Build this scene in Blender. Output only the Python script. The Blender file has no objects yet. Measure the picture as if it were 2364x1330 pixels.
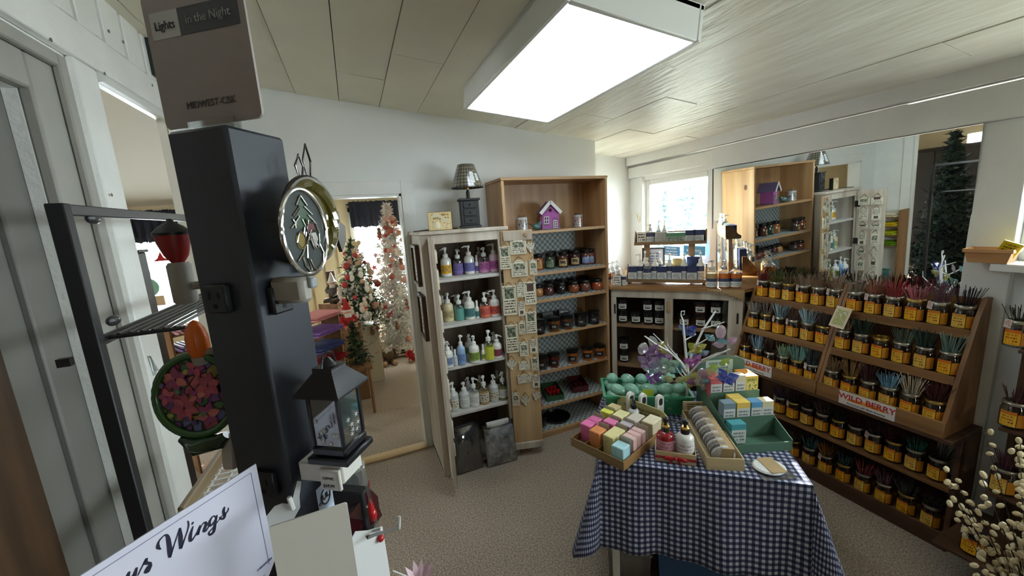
import bpy, bmesh, math, random
from mathutils import Vector, Matrix
random.seed(7)
C = bpy.context.scene.collection
SC = bpy.context.scene
PI = math.pi

# ------------------------------------------------------------------ camera
F_PX, CX, CY, EYE = 890.0, 1182.0, 665.0, 1.65
def _axes(vy=(812, 530), vx=(3450, 363)):
    ey = Vector((vy[0]-CX, -(vy[1]-CY), -F_PX)).normalized()
    ex = Vector((vx[0]-CX, -(vx[1]-CY), -F_PX))
    ex = (ex - ey*ex.dot(ey)).normalized()
    return Matrix((ex, ey, ex.cross(ey)))
ROT = _axes()                              # world = ROT @ camera
CAM = Vector((0, 0, EYE))
cam_d = bpy.data.cameras.new('camera'); cam = bpy.data.objects.new('camera', cam_d); C.objects.link(cam)
cam_d.sensor_width = 36; cam_d.lens = F_PX/2364*36; cam_d.clip_start = .02; cam_d.clip_end = 200
cam.matrix_world = Matrix.Translation(CAM) @ ROT.to_4x4()
SC.camera = cam

# ------------------------------------------------------------------ light
SC.view_settings.view_transform = 'Standard'; SC.view_settings.look = 'None'
SC.view_settings.gamma = 1; SC.view_settings.use_curve_mapping = False
SC.view_settings.exposure = 1.82
cy = SC.cycles
cy.max_bounces = 7; cy.diffuse_bounces = 4; cy.glossy_bounces = 4; cy.transmission_bounces = 4; cy.transparent_max_bounces = 10
cy.caustics_reflective = False; cy.caustics_refractive = False; cy.use_adaptive_sampling = True; cy.adaptive_threshold = .03; cy.use_denoising = True
SKY_STRENGTH, SUN_STRENGTH, LENS_STRENGTH = 7.8, 13.0, 1.35
w = bpy.data.worlds.new('sky'); SC.world = w; w.use_nodes = True
bg = w.node_tree.nodes['Background']; bg.inputs[0].default_value = (.88, .955, 1.0, 1); bg.inputs[1].default_value = SKY_STRENGTH
sun_d = bpy.data.lights.new('sun', 'SUN'); sun_d.energy = SUN_STRENGTH; sun_d.angle = .012; sun_d.color = (1, .95, .86)
sun = bpy.data.objects.new('sun', sun_d); C.objects.link(sun)
sun.rotation_euler = Vector((-1.13, -1.48, -1.0)).to_track_quat('-Z', 'Y').to_euler()
def portal(name, loc, normal, sx, sy):
    d = bpy.data.lights.new(name, 'AREA'); d.shape = 'RECTANGLE'; d.size = sx; d.size_y = sy; d.cycles.is_portal = True
    o = bpy.data.objects.new(name, d); C.objects.link(o); o.location = loc
    o.rotation_euler = Vector(normal).to_track_quat('-Z', 'Y').to_euler(); return o

# ------------------------------------------------------------------ pixel helpers (pixel of the photo -> point on a plane of the room)
def _ray(px, py): return ROT @ Vector((px-CX, -(py-CY), -F_PX))
def at_z(px, py, z): d = _ray(px, py); return CAM + d*((z-EYE)/d.z)
def at_x(px, py, x): d = _ray(px, py); return CAM + d*(x/d.x)
def at_y(px, py, y): d = _ray(px, py); return CAM + d*(y/d.y)
def ceil_z(x): return 2.484 - .112*(x+.367)

# ------------------------------------------------------------------ materials
MATS = {}
def _new(name):
    m = bpy.data.materials.new(name); m.use_nodes = True; nt = m.node_tree
    return m, nt, nt.nodes['Principled BSDF']
def srgb(c):
    f = lambda u: u/12.92 if u <= .04045 else ((u+.055)/1.055)**2.4
    return tuple(f(x/255) for x in c)
def mat(name, col, rough=.55, metal=0.0, var=0.0, scale=12.0, bump=0.0, bscale=None, stretch=(1,1,1), spec=.5, coat=0.0, trans=0.0, emit=0.0, alpha=1.0, col2=None, detail=4, sheen=0.0):
    """col in sRGB 0-255. var: noise mix to a darker col (or col2)."""
    if name in MATS: return MATS[name]
    m, nt, b = _new(name); c = srgb(col)
    b.inputs['Base Color'].default_value = (*c, 1); b.inputs['Roughness'].default_value = rough; b.inputs['Metallic'].default_value = metal
    b.inputs['Specular IOR Level'].default_value = spec; b.inputs['Coat Weight'].default_value = coat; b.inputs['Coat Roughness'].default_value = .06
    if trans: b.inputs['Transmission Weight'].default_value = trans
    if sheen: b.inputs['Sheen Weight'].default_value = sheen
    if alpha < 1: b.inputs['Alpha'].default_value = alpha
    if emit: b.inputs['Emission Color'].default_value = (*c, 1); b.inputs['Emission Strength'].default_value = emit
    if var or bump:
        tc = nt.nodes.new('ShaderNodeTexCoord'); mp = nt.nodes.new('ShaderNodeMapping'); mp.inputs['Scale'].default_value = stretch
        nt.links.new(tc.outputs['Object'], mp.inputs[0])
        nz = nt.nodes.new('ShaderNodeTexNoise'); nz.inputs['Scale'].default_value = scale; nz.inputs['Detail'].default_value = detail
        nt.links.new(mp.outputs[0], nz.inputs['Vector'])
        if var:
            d = srgb(col2) if col2 else tuple(x*(1-var) for x in c)
            rp = nt.nodes.new('ShaderNodeValToRGB'); rp.color_ramp.elements[0].position = .35; rp.color_ramp.elements[1].position = .68
            rp.color_ramp.elements[0].color = (*d, 1); rp.color_ramp.elements[1].color = (*c, 1)
            nt.links.new(nz.outputs['Fac'], rp.inputs[0]); nt.links.new(rp.outputs[0], b.inputs['Base Color'])
        if bump:
            nb = nz
            if bscale:
                nb = nt.nodes.new('ShaderNodeTexNoise'); nb.inputs['Scale'].default_value = bscale; nb.inputs['Detail'].default_value = 3
                nt.links.new(mp.outputs[0], nb.inputs['Vector'])
            bp = nt.nodes.new('ShaderNodeBump'); bp.inputs['Strength'].default_value = bump; bp.inputs['Distance'].default_value = .01
            nt.links.new(nb.outputs['Fac'], bp.inputs['Height']); nt.links.new(bp.outputs[0], b.inputs['Normal'])
    MATS[name] = m; return m
def wood(name, col, col2, axis='z', rough=.5, scale=9.0, bump=.15, coat=0.0):
    s = {'x': (.06, 1, 1), 'y': (1, .06, 1), 'z': (1, 1, .06)}[axis]
    return mat(name, col, rough, var=.3, scale=scale, col2=col2, stretch=tuple(k*1.6 for k in s), bump=bump, coat=coat, detail=6)
def clear(name, col=(255,255,255), gloss=.12, rough=.03, spread=0.0):
    """thin clear glass or plastic: transparent with a glossy film"""
    if name in MATS: return MATS[name]
    m = bpy.data.materials.new(name); m.use_nodes = True; nt = m.node_tree; nt.nodes.clear()
    out = nt.nodes.new('ShaderNodeOutputMaterial'); mx = nt.nodes.new('ShaderNodeMixShader')
    t = nt.nodes.new('ShaderNodeBsdfTransparent'); t.inputs[0].default_value = (*srgb(col), 1)
    g = nt.nodes.new('ShaderNodeBsdfGlossy'); g.inputs['Roughness'].default_value = rough
    lw = nt.nodes.new('ShaderNodeLayerWeight'); lw.inputs[0].default_value = .35
    mm = nt.nodes.new('ShaderNodeMath'); mm.operation = 'MULTIPLY_ADD'; mm.inputs[1].default_value = .55; mm.inputs[2].default_value = gloss
    nt.links.new(lw.outputs['Facing'], mm.inputs[0]); nt.links.new(mm.outputs[0], mx.inputs[0])
    last = t
    if spread:
        d = nt.nodes.new('ShaderNodeBsdfDiffuse'); d.inputs[0].default_value = (*srgb(col), 1)
        tl = nt.nodes.new('ShaderNodeBsdfTranslucent'); tl.inputs[0].default_value = (*srgb(col), 1)
        m1 = nt.nodes.new('ShaderNodeMixShader'); m1.inputs[0].default_value = .5
        nt.links.new(d.outputs[0], m1.inputs[1]); nt.links.new(tl.outputs[0], m1.inputs[2])
        m2 = nt.nodes.new('ShaderNodeMixShader'); m2.inputs[0].default_value = spread
        nt.links.new(t.outputs[0], m2.inputs[1]); nt.links.new(m1.outputs[0], m2.inputs[2]); last = m2
    nt.links.new(last.outputs[0], mx.inputs[1]); nt.links.new(g.outputs[0], mx.inputs[2]); nt.links.new(mx.outputs[0], out.inputs[0])
    MATS[name] = m; return m
def _math(nt, op, a, b=None):
    n = nt.nodes.new('ShaderNodeMath'); n.operation = op
    for i, v in enumerate((a, b)):
        if v is None: continue
        if isinstance(v, (int, float)): n.inputs[i].default_value = v
        else: nt.links.new(v, n.inputs[i])
    return n.outputs[0]
def printed(name, base, ink=(40,36,34), lines=6, top=None, top_at=.7, pic=None, pic_box=None, dens=.45, mx=.12, lo=.08, hi=.9, xs=9.0, rough=.5, edge=None, coat=0.0):
    """paper or glaze with printed lines (UV 0..1): optional colour band above top_at, optional picture patch"""
    if name in MATS: return MATS[name]
    m, nt, b = _new(name); b.inputs['Roughness'].default_value = rough; b.inputs['Coat Weight'].default_value = coat
    tc = nt.nodes.new('ShaderNodeTexCoord'); sp = nt.nodes.new('ShaderNodeSeparateXYZ'); nt.links.new(tc.outputs['UV'], sp.inputs[0])
    x, y = sp.outputs[0], sp.outputs[1]
    row = _math(nt, 'MULTIPLY', y, float(lines)); fr = _math(nt, 'FRACT', row); fl = _math(nt, 'FLOOR', row)
    cmb = nt.nodes.new('ShaderNodeCombineXYZ'); nt.links.new(_math(nt, 'MULTIPLY', x, xs), cmb.inputs[0]); nt.links.new(_math(nt, 'MULTIPLY', fl, 7.3), cmb.inputs[1])
    nz = nt.nodes.new('ShaderNodeTexNoise'); nz.inputs['Scale'].default_value = 1.6; nz.inputs['Detail'].default_value = 3; nt.links.new(cmb.outputs[0], nz.inputs['Vector'])
    k = _math(nt, 'GREATER_THAN', nz.outputs['Fac'], dens)
    for t in (_math(nt, 'LESS_THAN', fr, .55), _math(nt, 'GREATER_THAN', x, mx), _math(nt, 'LESS_THAN', x, 1-mx), _math(nt, 'GREATER_THAN', y, lo), _math(nt, 'LESS_THAN', y, hi)):
        k = _math(nt, 'MULTIPLY', k, t)
    col = None
    def mixc(fac, a, c):
        n = nt.nodes.new('ShaderNodeMix'); n.data_type = 'RGBA'; nt.links.new(fac, n.inputs['Factor'])
        for s, v in ((n.inputs['A'], a), (n.inputs['B'], c)):
            if isinstance(v, tuple): s.default_value = (*srgb(v), 1)
            else: nt.links.new(v, s)
        return n.outputs['Result']
    col = mixc(k, base, ink)
    if top: col = mixc(_math(nt, 'GREATER_THAN', y, top_at), col, top)
    if pic:
        x0, x1, y0, y1 = pic_box
        q = _math(nt, 'GREATER_THAN', x, x0)
        for t in (_math(nt, 'LESS_THAN', x, x1), _math(nt, 'GREATER_THAN', y, y0), _math(nt, 'LESS_THAN', y, y1)): q = _math(nt, 'MULTIPLY', q, t)
        n2 = nt.nodes.new('ShaderNodeTexNoise'); n2.inputs['Scale'].default_value = 7; n2.inputs['Detail'].default_value = 3; nt.links.new(tc.outputs['UV'], n2.inputs['Vector'])
        rp = nt.nodes.new('ShaderNodeValToRGB'); els = rp.color_ramp.elements
        for i, cc in enumerate(pic):
            p = .38 + .26*i/max(1, len(pic)-1)
            e = els[i] if i < 2 else els.new(p)
            e.position = p; e.color = (*srgb(cc), 1)
        nt.links.new(n2.outputs['Fac'], rp.inputs[0]); col = mixc(q, col, rp.outputs[0])
    if edge:
        e = _math(nt, 'MINIMUM', _math(nt, 'MINIMUM', x, _math(nt, 'SUBTRACT', 1.0, x)), _math(nt, 'MINIMUM', y, _math(nt, 'SUBTRACT', 1.0, y)))
        e = _math(nt, 'MULTIPLY', _math(nt, 'LESS_THAN', e, .085), _math(nt, 'GREATER_THAN', e, .06))
        col = mixc(e, col, edge)
    nt.links.new(col, b.inputs['Base Color'])
    MATS[name] = m; return m
def checks(name, ca, cb, cc, period, rough=.85, uv=True, gingham=True, axes=(0, 1), coat=0.0):
    """gingham (3 tones) or two-tone checker"""
    if name in MATS: return MATS[name]
    m, nt, b = _new(name); b.inputs['Roughness'].default_value = rough; b.inputs['Coat Weight'].default_value = coat
    tc = nt.nodes.new('ShaderNodeTexCoord'); sp = nt.nodes.new('ShaderNodeSeparateXYZ'); nt.links.new(tc.outputs['UV' if uv else 'Object'], sp.inputs[0])
    s = []
    for a in axes:
        f = _math(nt, 'FRACT', _math(nt, 'DIVIDE', sp.outputs[a], period)); s.append(_math(nt, 'GREATER_THAN', f, .5))
    if gingham: v = _math(nt, 'MULTIPLY', _math(nt, 'ADD', s[0], s[1]), .5)
    else: v = _math(nt, 'MULTIPLY', _math(nt, 'COMPARE', s[0], s[1]), 1.0)
    rp = nt.nodes.new('ShaderNodeValToRGB'); rp.color_ramp.interpolation = 'CONSTANT'; els = rp.color_ramp.elements
    els[0].position = 0; els[0].color = (*srgb(ca), 1); els[1].position = .4; els[1].color = (*srgb(cb), 1); e = els.new(.8); e.color = (*srgb(cc), 1)
    nt.links.new(v, rp.inputs[0]); nt.links.new(rp.outputs[0], b.inputs['Base Color'])
    nz = nt.nodes.new('ShaderNodeTexNoise'); nz.inputs['Scale'].default_value = 400; bp = nt.nodes.new('ShaderNodeBump'); bp.inputs['Strength'].default_value = .05
    nt.links.new(nz.outputs[0], bp.inputs['Height']); nt.links.new(bp.outputs[0], b.inputs['Normal'])
    MATS[name] = m; return m

# ------------------------------------------------------------------ mesh builder
class MB:
    def __init__(s): s.v = []; s.f = []; s.m = []; s.uv = {}
    def add(s, vs, fs, m=0, xf=None, uv=None):
        o = len(s.v)
        for p in vs:
            p = Vector(p); s.v.append(tuple(xf @ p) if xf else tuple(p))
        for i, f in enumerate(fs):
            s.f.append(tuple(o+k for k in f)); s.m.append(m)
            if uv: s.uv[len(s.f)-1] = [uv[k] for k in f]
        return s
    def box(s, x0, x1, y0, y1, z0, z1, m=0, b=0.0, xf=None):
        if b <= 0:
            vs = [(x, y, z) for x in (x0, x1) for y in (y0, y1) for z in (z0, z1)]
            return s.add(vs, [(0,1,3,2), (4,6,7,5), (0,4,5,1), (2,3,7,6), (0,2,6,4), (1,5,7,3)], m, xf)
        cx, cy, cz = (x0+x1)/2, (y0+y1)/2, (z0+z1)/2; X, Y, Z = abs(x1-x0)/2, abs(y1-y0)/2, abs(z1-z0)/2
        b = min(b, X*.49, Y*.49, Z*.49); vs = []; ix = {}
        for i in (-1, 1):
            for j in (-1, 1):
                for k in (-1, 1):
                    for a, p in enumerate(((i*X, j*(Y-b), k*(Z-b)), (i*(X-b), j*Y, k*(Z-b)), (i*(X-b), j*(Y-b), k*Z))):
                        ix[(i, j, k, a)] = len(vs); vs.append((p[0]+cx, p[1]+cy, p[2]+cz))
        g = lambda i, j, k, a: ix[(i, j, k, a)]; fs = []
        for q in (-1, 1):
            fs += [tuple(g(q, j, k, 0) for j, k in ((-1,-1), (1,-1), (1,1), (-1,1))), tuple(g(i, q, k, 1) for i, k in ((-1,-1), (1,-1), (1,1), (-1,1))), tuple(g(i, j, q, 2) for i, j in ((-1,-1), (1,-1), (1,1), (-1,1)))]
            for r in (-1, 1):
                fs += [(g(q, r, -1, 0), g(q, r, 1, 0), g(q, r, 1, 1), g(q, r, -1, 1)), (g(q, -1, r, 0), g(q, 1, r, 0), g(q, 1, r, 2), g(q, -1, r, 2)), (g(-1, q, r, 1), g(1, q, r, 1), g(1, q, r, 2), g(-1, q, r, 2))]
                for t in (-1, 1): fs.append((g(q, r, t, 0), g(q, r, t, 1), g(q, r, t, 2)))
        return s.add(vs, fs, m, xf)
    def lathe(s, prof, seg=16, m=0, xf=None, a0=0.0, a1=2*PI, uvs=False):
        full = abs(a1-a0-2*PI) < 1e-6; n = seg if full else seg+1; vs = []; uv = []; fs = []
        z0, z1 = prof[0][1], prof[-1][1]
        for r, z in prof:
            for k in range(n):
                a = a0+(a1-a0)*k/seg; vs.append((r*math.cos(a), r*math.sin(a), z)); uv.append((k/seg, (z-z0)/((z1-z0) or 1)))
        for i in range(len(prof)-1):
            for k in range(seg):
                k2 = (k+1) % n; fs.append((i*n+k, i*n+k2, (i+1)*n+k2, (i+1)*n+k))
        if full:
            if prof[0][0] > 1e-5: fs.append(tuple(range(n-1, -1, -1))) if prof[0][0] > 0 and s._cap0 else None
            if prof[-1][0] > 1e-5 and s._cap1: fs.append(tuple((len(prof)-1)*n+k for k in range(n)))
        fs = [f for f in fs if f]
        return s.add(vs, fs, m, xf, uv if uvs else None)
    _cap0 = True; _cap1 = True
    def open_lathe(s, *a, **k):
        s._cap0 = s._cap1 = False; s.lathe(*a, **k); s._cap0 = s._cap1 = True; return s
    def tube(s, pts, r, seg=6, m=0, xf=None, cap=True):
        pts = [Vector(p) for p in pts]; n = len(pts); vs = []; fs = []; up = Vector((.13, .31, .94))
        for i, p in enumerate(pts):
            d = (pts[min(i+1, n-1)]-pts[max(i-1, 0)]).normalized()
            if abs(d.dot(up)) > .96: up = Vector((.94, .13, .31))
            a = d.cross(up).normalized(); bb = d.cross(a); rr = r[i] if isinstance(r, (list, tuple)) else r
            for k in range(seg):
                t = 2*PI*k/seg; vs.append(p+a*(rr*math.cos(t))+bb*(rr*math.sin(t)))
        for i in range(n-1):
            for k in range(seg): fs.append((i*seg+k, i*seg+(k+1) % seg, (i+1)*seg+(k+1) % seg, (i+1)*seg+k))
        if cap: fs += [tuple(range(seg-1, -1, -1)), tuple((n-1)*seg+k for k in range(seg))]
        return s.add(vs, fs, m, xf)
    def prism(s, poly, d0, d1, m=0, xf=None, uvs=False):
        """poly in (x, z); depth along y from d0 to d1"""
        n = len(poly); vs = [(p[0], d0, p[1]) for p in poly]+[(p[0], d1, p[1]) for p in poly]
        fs = [tuple(range(n)), tuple(range(2*n-1, n-1, -1))]+[(i, i+n, (i+1) % n+n, (i+1) % n) for i in range(n)]
        uv = None
        if uvs:
            xs = [p[0] for p in poly]; zs = [p[1] for p in poly]
            uv = [((p[0]-min(xs))/(max(xs)-min(xs)), (p[1]-min(zs))/(max(zs)-min(zs))) for p in poly]*2
        return s.add(vs, fs, m, xf, uv)
    def ell(s, c, r, seg=12, rings=8, m=0, xf=None):
        if isinstance(r, (int, float)): r = (r, r, r)
        vs = [(c[0], c[1], c[2]-r[2])]; fs = []
        for i in range(1, rings):
            t = PI*i/rings
            for k in range(seg):
                a = 2*PI*k/seg; vs.append((c[0]+r[0]*math.sin(t)*math.cos(a), c[1]+r[1]*math.sin(t)*math.sin(a), c[2]-r[2]*math.cos(t)))
        vs.append((c[0], c[1], c[2]+r[2])); L = len(vs)-1
        for k in range(seg):
            k2 = (k+1) % seg; fs.append((0, 1+k2, 1+k)); fs.append((L, 1+(rings-2)*seg+k, 1+(rings-2)*seg+k2))
            for i in range(rings-2): fs.append((1+i*seg+k, 1+i*seg+k2, 1+(i+1)*seg+k2, 1+(i+1)*seg+k))
        return s.add(vs, fs, m, xf)
    def quad(s, p0, p1, p2, p3, m=0, xf=None):
        return s.add([p0, p1, p2, p3], [(0, 1, 2, 3)], m, xf, [(0,0), (1,0), (1,1), (0,1)])
    def mesh(s, name, mats, smooth=True, fix=True):
        me = bpy.data.meshes.new(name); me.from_pydata(s.v, [], s.f)
        if not isinstance(mats, (list, tuple)): mats = [mats]
        for k in mats: me.materials.append(k)
        if s.uv:
            l = me.uv_layers.new(name='UVMap')
            for p in me.polygons:
                u = s.uv.get(p.index)
                if u:
                    for li, q in zip(p.loop_indices, u): l.data[li].uv = q
        if any(s.m): me.polygons.foreach_set('material_index', s.m)
        if fix and not s.uv:
            bm = bmesh.new(); bm.from_mesh(me); bmesh.ops.recalc_face_normals(bm, faces=bm.faces); bm.to_mesh(me); bm.free()
        if smooth:
            me.polygons.foreach_set('use_smooth', [True]*len(me.polygons)); me.set_sharp_from_angle(angle=.65)
        me.update(); return me
    def build(s, name, mats, parent=None, loc=(0,0,0), rot=(0,0,0), smooth=True):
        return link(name, s.mesh(name, mats, smooth), parent, loc, rot)
def link(name, me, parent=None, loc=(0,0,0), rot=(0,0,0), scale=None):
    o = bpy.data.objects.new(name, me); C.objects.link(o); o.location = loc; o.rotation_euler = rot
    if scale: o.scale = scale if isinstance(scale, tuple) else (scale,)*3
    if parent: o.parent = parent
    return o
def tag(o, label=None, cat=None, group=None, kind=None):
    if label: o['label'] = label
    if cat: o['category'] = cat
    if group: o['group'] = group
    if kind: o['kind'] = kind
    return o
def thing(name, label, cat, loc=(0,0,0), rz=0.0, group=None, rot=None):
    o = bpy.data.objects.new(name, None); C.objects.link(o); o.location = loc; o.rotation_euler = rot or (0, 0, rz); o.empty_display_size = .05
    return tag(o, label, cat, group)
def struct(o, label, cat): return tag(o, label, cat, kind='structure')
CACHE = {}
def cached(key, fn):
    if key not in CACHE: CACHE[key] = fn()
    return CACHE[key]
def RZ(a): return Matrix.Rotation(a, 4, 'Z')
def RX(a): return Matrix.Rotation(a, 4, 'X')
def RY(a): return Matrix.Rotation(a, 4, 'Y')
def T(x, y, z): return Matrix.Translation((x, y, z))
def text_mesh(s, size, m, extrude=.0004, shear=0.0, align='CENTER', bold=0.0):
    cu = bpy.data.curves.new('lettering', 'FONT'); cu.body = s; cu.size = size; cu.extrude = extrude; cu.shear = shear; cu.offset = bold
    cu.align_x = align; cu.align_y = 'CENTER'; cu.resolution_u = 3
    o = bpy.data.objects.new('lettering', cu); C.objects.link(o)
    me = bpy.data.meshes.new_from_object(o.evaluated_get(bpy.context.evaluated_depsgraph_get()))
    bpy.data.objects.remove(o); bpy.data.curves.remove(cu)
    me.materials.clear(); me.materials.append(m); return me
def rpoly(w, h, r, n=3, x=0.0, z=0.0):
    """rounded rectangle outline in (x, z), centred on x"""
    p = []
    for cx, cz, a in ((w/2-r, h-r, 0), (-w/2+r, h-r, 90), (-w/2+r, r, 180), (w/2-r, r, 270)):
        for k in range(n+1):
            t = math.radians(a+90*k/n); p.append((x+cx+r*math.cos(t), z+cz+r*math.sin(t)))
    return p
NTH = ['first', 'second', 'third', 'fourth', 'fifth', 'sixth', 'seventh', 'eighth', 'ninth', 'tenth', 'eleventh', 'twelfth', 'thirteenth', 'fourteenth', 'fifteenth', 'sixteenth', 'seventeenth', 'eighteenth', 'nineteenth', 'twentieth', 'twenty-first', 'twenty-second', 'twenty-third']
ORD = ['leftmost', 'second', 'third', 'fourth', 'fifth', 'sixth', 'seventh', 'eighth', 'ninth', 'tenth', 'eleventh', 'twelfth', 'thirteenth', 'fourteenth']
# ================================================================== THE SETTING
BY, RX_, LX, RY_ = 2.75, 2.58, -.75, 3.16           # back wall y, right wall x, left wall x, recess wall y
M_wall = mat('white_wall_paint', (226, 227, 224), .6, var=.05, scale=3, bump=.06, bscale=90)
M_trim = mat('white_trim_paint', (226, 226, 222), .42, var=.07, scale=5, bump=.12, bscale=40)
M_trimL = mat('white_board_paint', (238, 237, 232), .4, var=.08, scale=6, bump=.25, bscale=60)
M_ceil = mat('whitewashed_plank', (242, 240, 228), .33, var=.2, scale=9, col2=(226, 222, 208), stretch=(1.5, .3, 1), bump=.5, bscale=24, detail=6)
M_ceilL = mat('beige_plank', (234, 228, 208), .5, var=.06, scale=4, bump=.12, bscale=30)
M_cream = mat('cream_panelling', (222, 206, 172), .6, var=.08, scale=4)
M_dark = mat('dark_gap', (52, 46, 40), .9)
M_gap = mat('plank_gap', (84, 77, 66), .9)
M_carpet = mat('speckled_carpet', (232, 212, 190), .95, var=.5, scale=120, col2=(152, 132, 112), bump=.9, bscale=420, detail=5, sheen=.2)
M_thr = wood('pale_wood_strip', (222, 196, 150), (186, 150, 104), 'x')
MIRROR = mat('mirror_silver', (236, 240, 238), .012, 1.0)
GLASS = clear('window_glass', (246, 250, 250), .03)

def bx(name, x0, x1, y0, y1, z0, z1, m, label=None, cat=None, parent=None, b=0.0):
    o = MB().box(x0, x1, y0, y1, z0, z1, b=b).build(name, m, parent)
    if label: struct(o, label, cat)
    return o
struct(MB().box(-5, 2.8, -3.2, 5.2, -.06, 0).build('floor', M_carpet), 'brown speckled carpet floor of the shop', 'floor')
def multi(name, boxes, m, label, cat):
    b = MB()
    for k in boxes: b.box(*k)
    return struct(b.build(name, m), label, cat)
DX0, DX1, DZ = -.45, .335, 1.866
multi('wall_back', [(LX, DX0, BY, BY+.1, 0, 2.7), (DX1, 1.894, BY, BY+.1, 0, 2.7), (DX0, DX1, BY, BY+.1, DZ, 2.7), (1.82, 1.894, BY+.1, RY_+.1, 0, 2.7)], M_wall, 'plain white back wall with the open doorway', 'wall')
multi('wall_recess', [(1.80, 2.7, RY_, RY_+.1, 0, 2.7)], M_wall, 'short white recess wall behind the corner counter', 'wall')
W1 = (2.235, 2.965, 1.19, 1.93); W2 = (-1.8, .70, 1.345, 1.95)
multi('wall_right', [(RX_, RX_+.1, -3.2, 3.26, 0, W1[2]), (RX_, RX_+.1, W1[1], 3.26, W1[2], 2.7), (RX_, RX_+.1, W2[1], W1[0], W1[2], 2.7), (RX_, RX_+.1, W2[0], W2[1], W1[2], W2[2]),
     (RX_, RX_+.1, -3.2, W2[0], W1[2], 2.7), (RX_, RX_+.1, W1[0], W1[1], W1[3], 2.7), (RX_, RX_+.1, W2[0], W2[1], W2[3], 2.7)], M_wall, 'white right wall with windows and the big mirror', 'wall')
LD = (1.82, 2.39, 2.21)
multi('wall_left_front', [(LX-.1, LX, -3.2, .55, 0, 2.75)], mat('bounce_cut_brown', (92, 72, 54), .6, var=.2, scale=6), 'unseen left wall beside the camera, made dark brown to cut bounce light', 'wall')  # unseen stretch of wall, split off and darkened to soak up bounce light
multi('wall_left', [(LX-.03, LX, .55, .6, 0, 2.75), (LX-.03, LX, 1.46, LD[0], 0, 2.75), (LX-.03, LX, .6, 1.46, 2.06, 2.75), (LX-.03, LX, LD[1], BY+.1, 0, 2.75), (LX-.03, LX, LD[0], LD[1], LD[2], 2.75), (LX-.03, LX+.0, BY, BY+.1, 0, 2.75)], M_trimL, 'white boarded left wall close to the camera', 'wall')
FW = (1.1, 1.5, 1.1, 1.9)
multi('wall_front', [(LX-.1, FW[0], -3.2, -3.1, 0, 2.75), (FW[1], 2.7, -3.2, -3.1, 0, 2.75), (FW[0], FW[1], -3.2, -3.1, 0, FW[2]), (FW[0], FW[1], -3.2, -3.1, FW[3], 2.75)], mat('bounce_cut_brown', (92, 72, 54), .6, var=.2, scale=6), 'unseen front wall behind the camera, made dark brown to cut bounce light', 'wall')  # out of view; dark brown chosen to keep light off the table front
# ceiling: planks along y, stepping down to the right wall
ce = struct(MB().add([(-.9, -3.2, ceil_z(-.9)+.03), (2.72, -3.2, ceil_z(2.72)+.03), (2.72, 3.3, ceil_z(2.72)+.03), (-.9, 3.3, ceil_z(-.9)+.03),
    (-.9, -3.2, ceil_z(-.9)+.09), (2.72, -3.2, ceil_z(2.72)+.09), (2.72, 3.3, ceil_z(2.72)+.09), (-.9, 3.3, ceil_z(-.9)+.09)],
    [(0,1,2,3), (4,7,6,5), (0,4,5,1), (1,5,6,2), (2,6,7,3), (3,7,4,0)]).build('ceiling', M_gap), 'sloping ceiling of whitewashed planks', 'ceiling')
rnd = random.Random(3)
x = -.445-.235*2
while x < 2.6:
    xa, xb = x+.0018, x+.235-.0018
    cuts = [-3.2]+sorted(rnd.uniform(-2.4, 3.0) for _ in range(3))+[3.25]
    cuts = [c for i, c in enumerate(cuts) if i == 0 or i == len(cuts)-1 or (c-cuts[i-1] > .5 and cuts[-1]-c > .4)]
    for a, b in zip(cuts, cuts[1:]):
        dz = rnd.uniform(-.003, .003); a2, b2 = a+.0015, b-.0015
        xe0, xe1 = max(xa, LX-.05), min(xb, RX_+.05)
        if xe1 <= xe0+.02: continue
        vs = []
        for X in (xe0, xe1):
            for Y in (a2, b2):
                for Z in (0, .035): vs.append((X, Y, ceil_z(X)+Z+dz))
        bmx = MB().add(vs, [(0,1,3,2), (4,6,7,5), (0,4,5,1), (2,3,7,6), (0,2,6,4), (1,5,7,3)])
        bmx.build('plank', M_ceil if xa > .95 else M_ceilL, ce, smooth=False)
    x += .235
# right wall beam and window head boards
struct(MB().box(RX_-.06, RX_, -3.1, 3.15, 2.085, 2.2, b=.004).build('trim_1', M_trim), 'upper painted beam along the right wall under the ceiling', 'trim')
struct(MB().box(RX_-.035, RX_, 2.19, 3.15, 1.965, 2.065, b=.004).build('trim_2', M_trim), 'white head board above the small window', 'trim')
struct(MB().box(RX_-.05, RX_, -3.1, 2.185, 1.93, 2.075, b=.004).build('trim_3', M_trim), 'white painted beam above the big wall mirror', 'trim')
struct(MB().box(RX_-.03, RX_, 2.14, 2.2, 1.0, 1.965, b=.003).build('trim_4', M_trim), 'white upright board between window and mirror', 'trim')
struct(MB().box(RX_-.03, RX_, .70, .84, 0.2, 1.93, b=.003).build('trim_5', M_trim), 'white upright wall board right of the mirror', 'trim')
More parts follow.
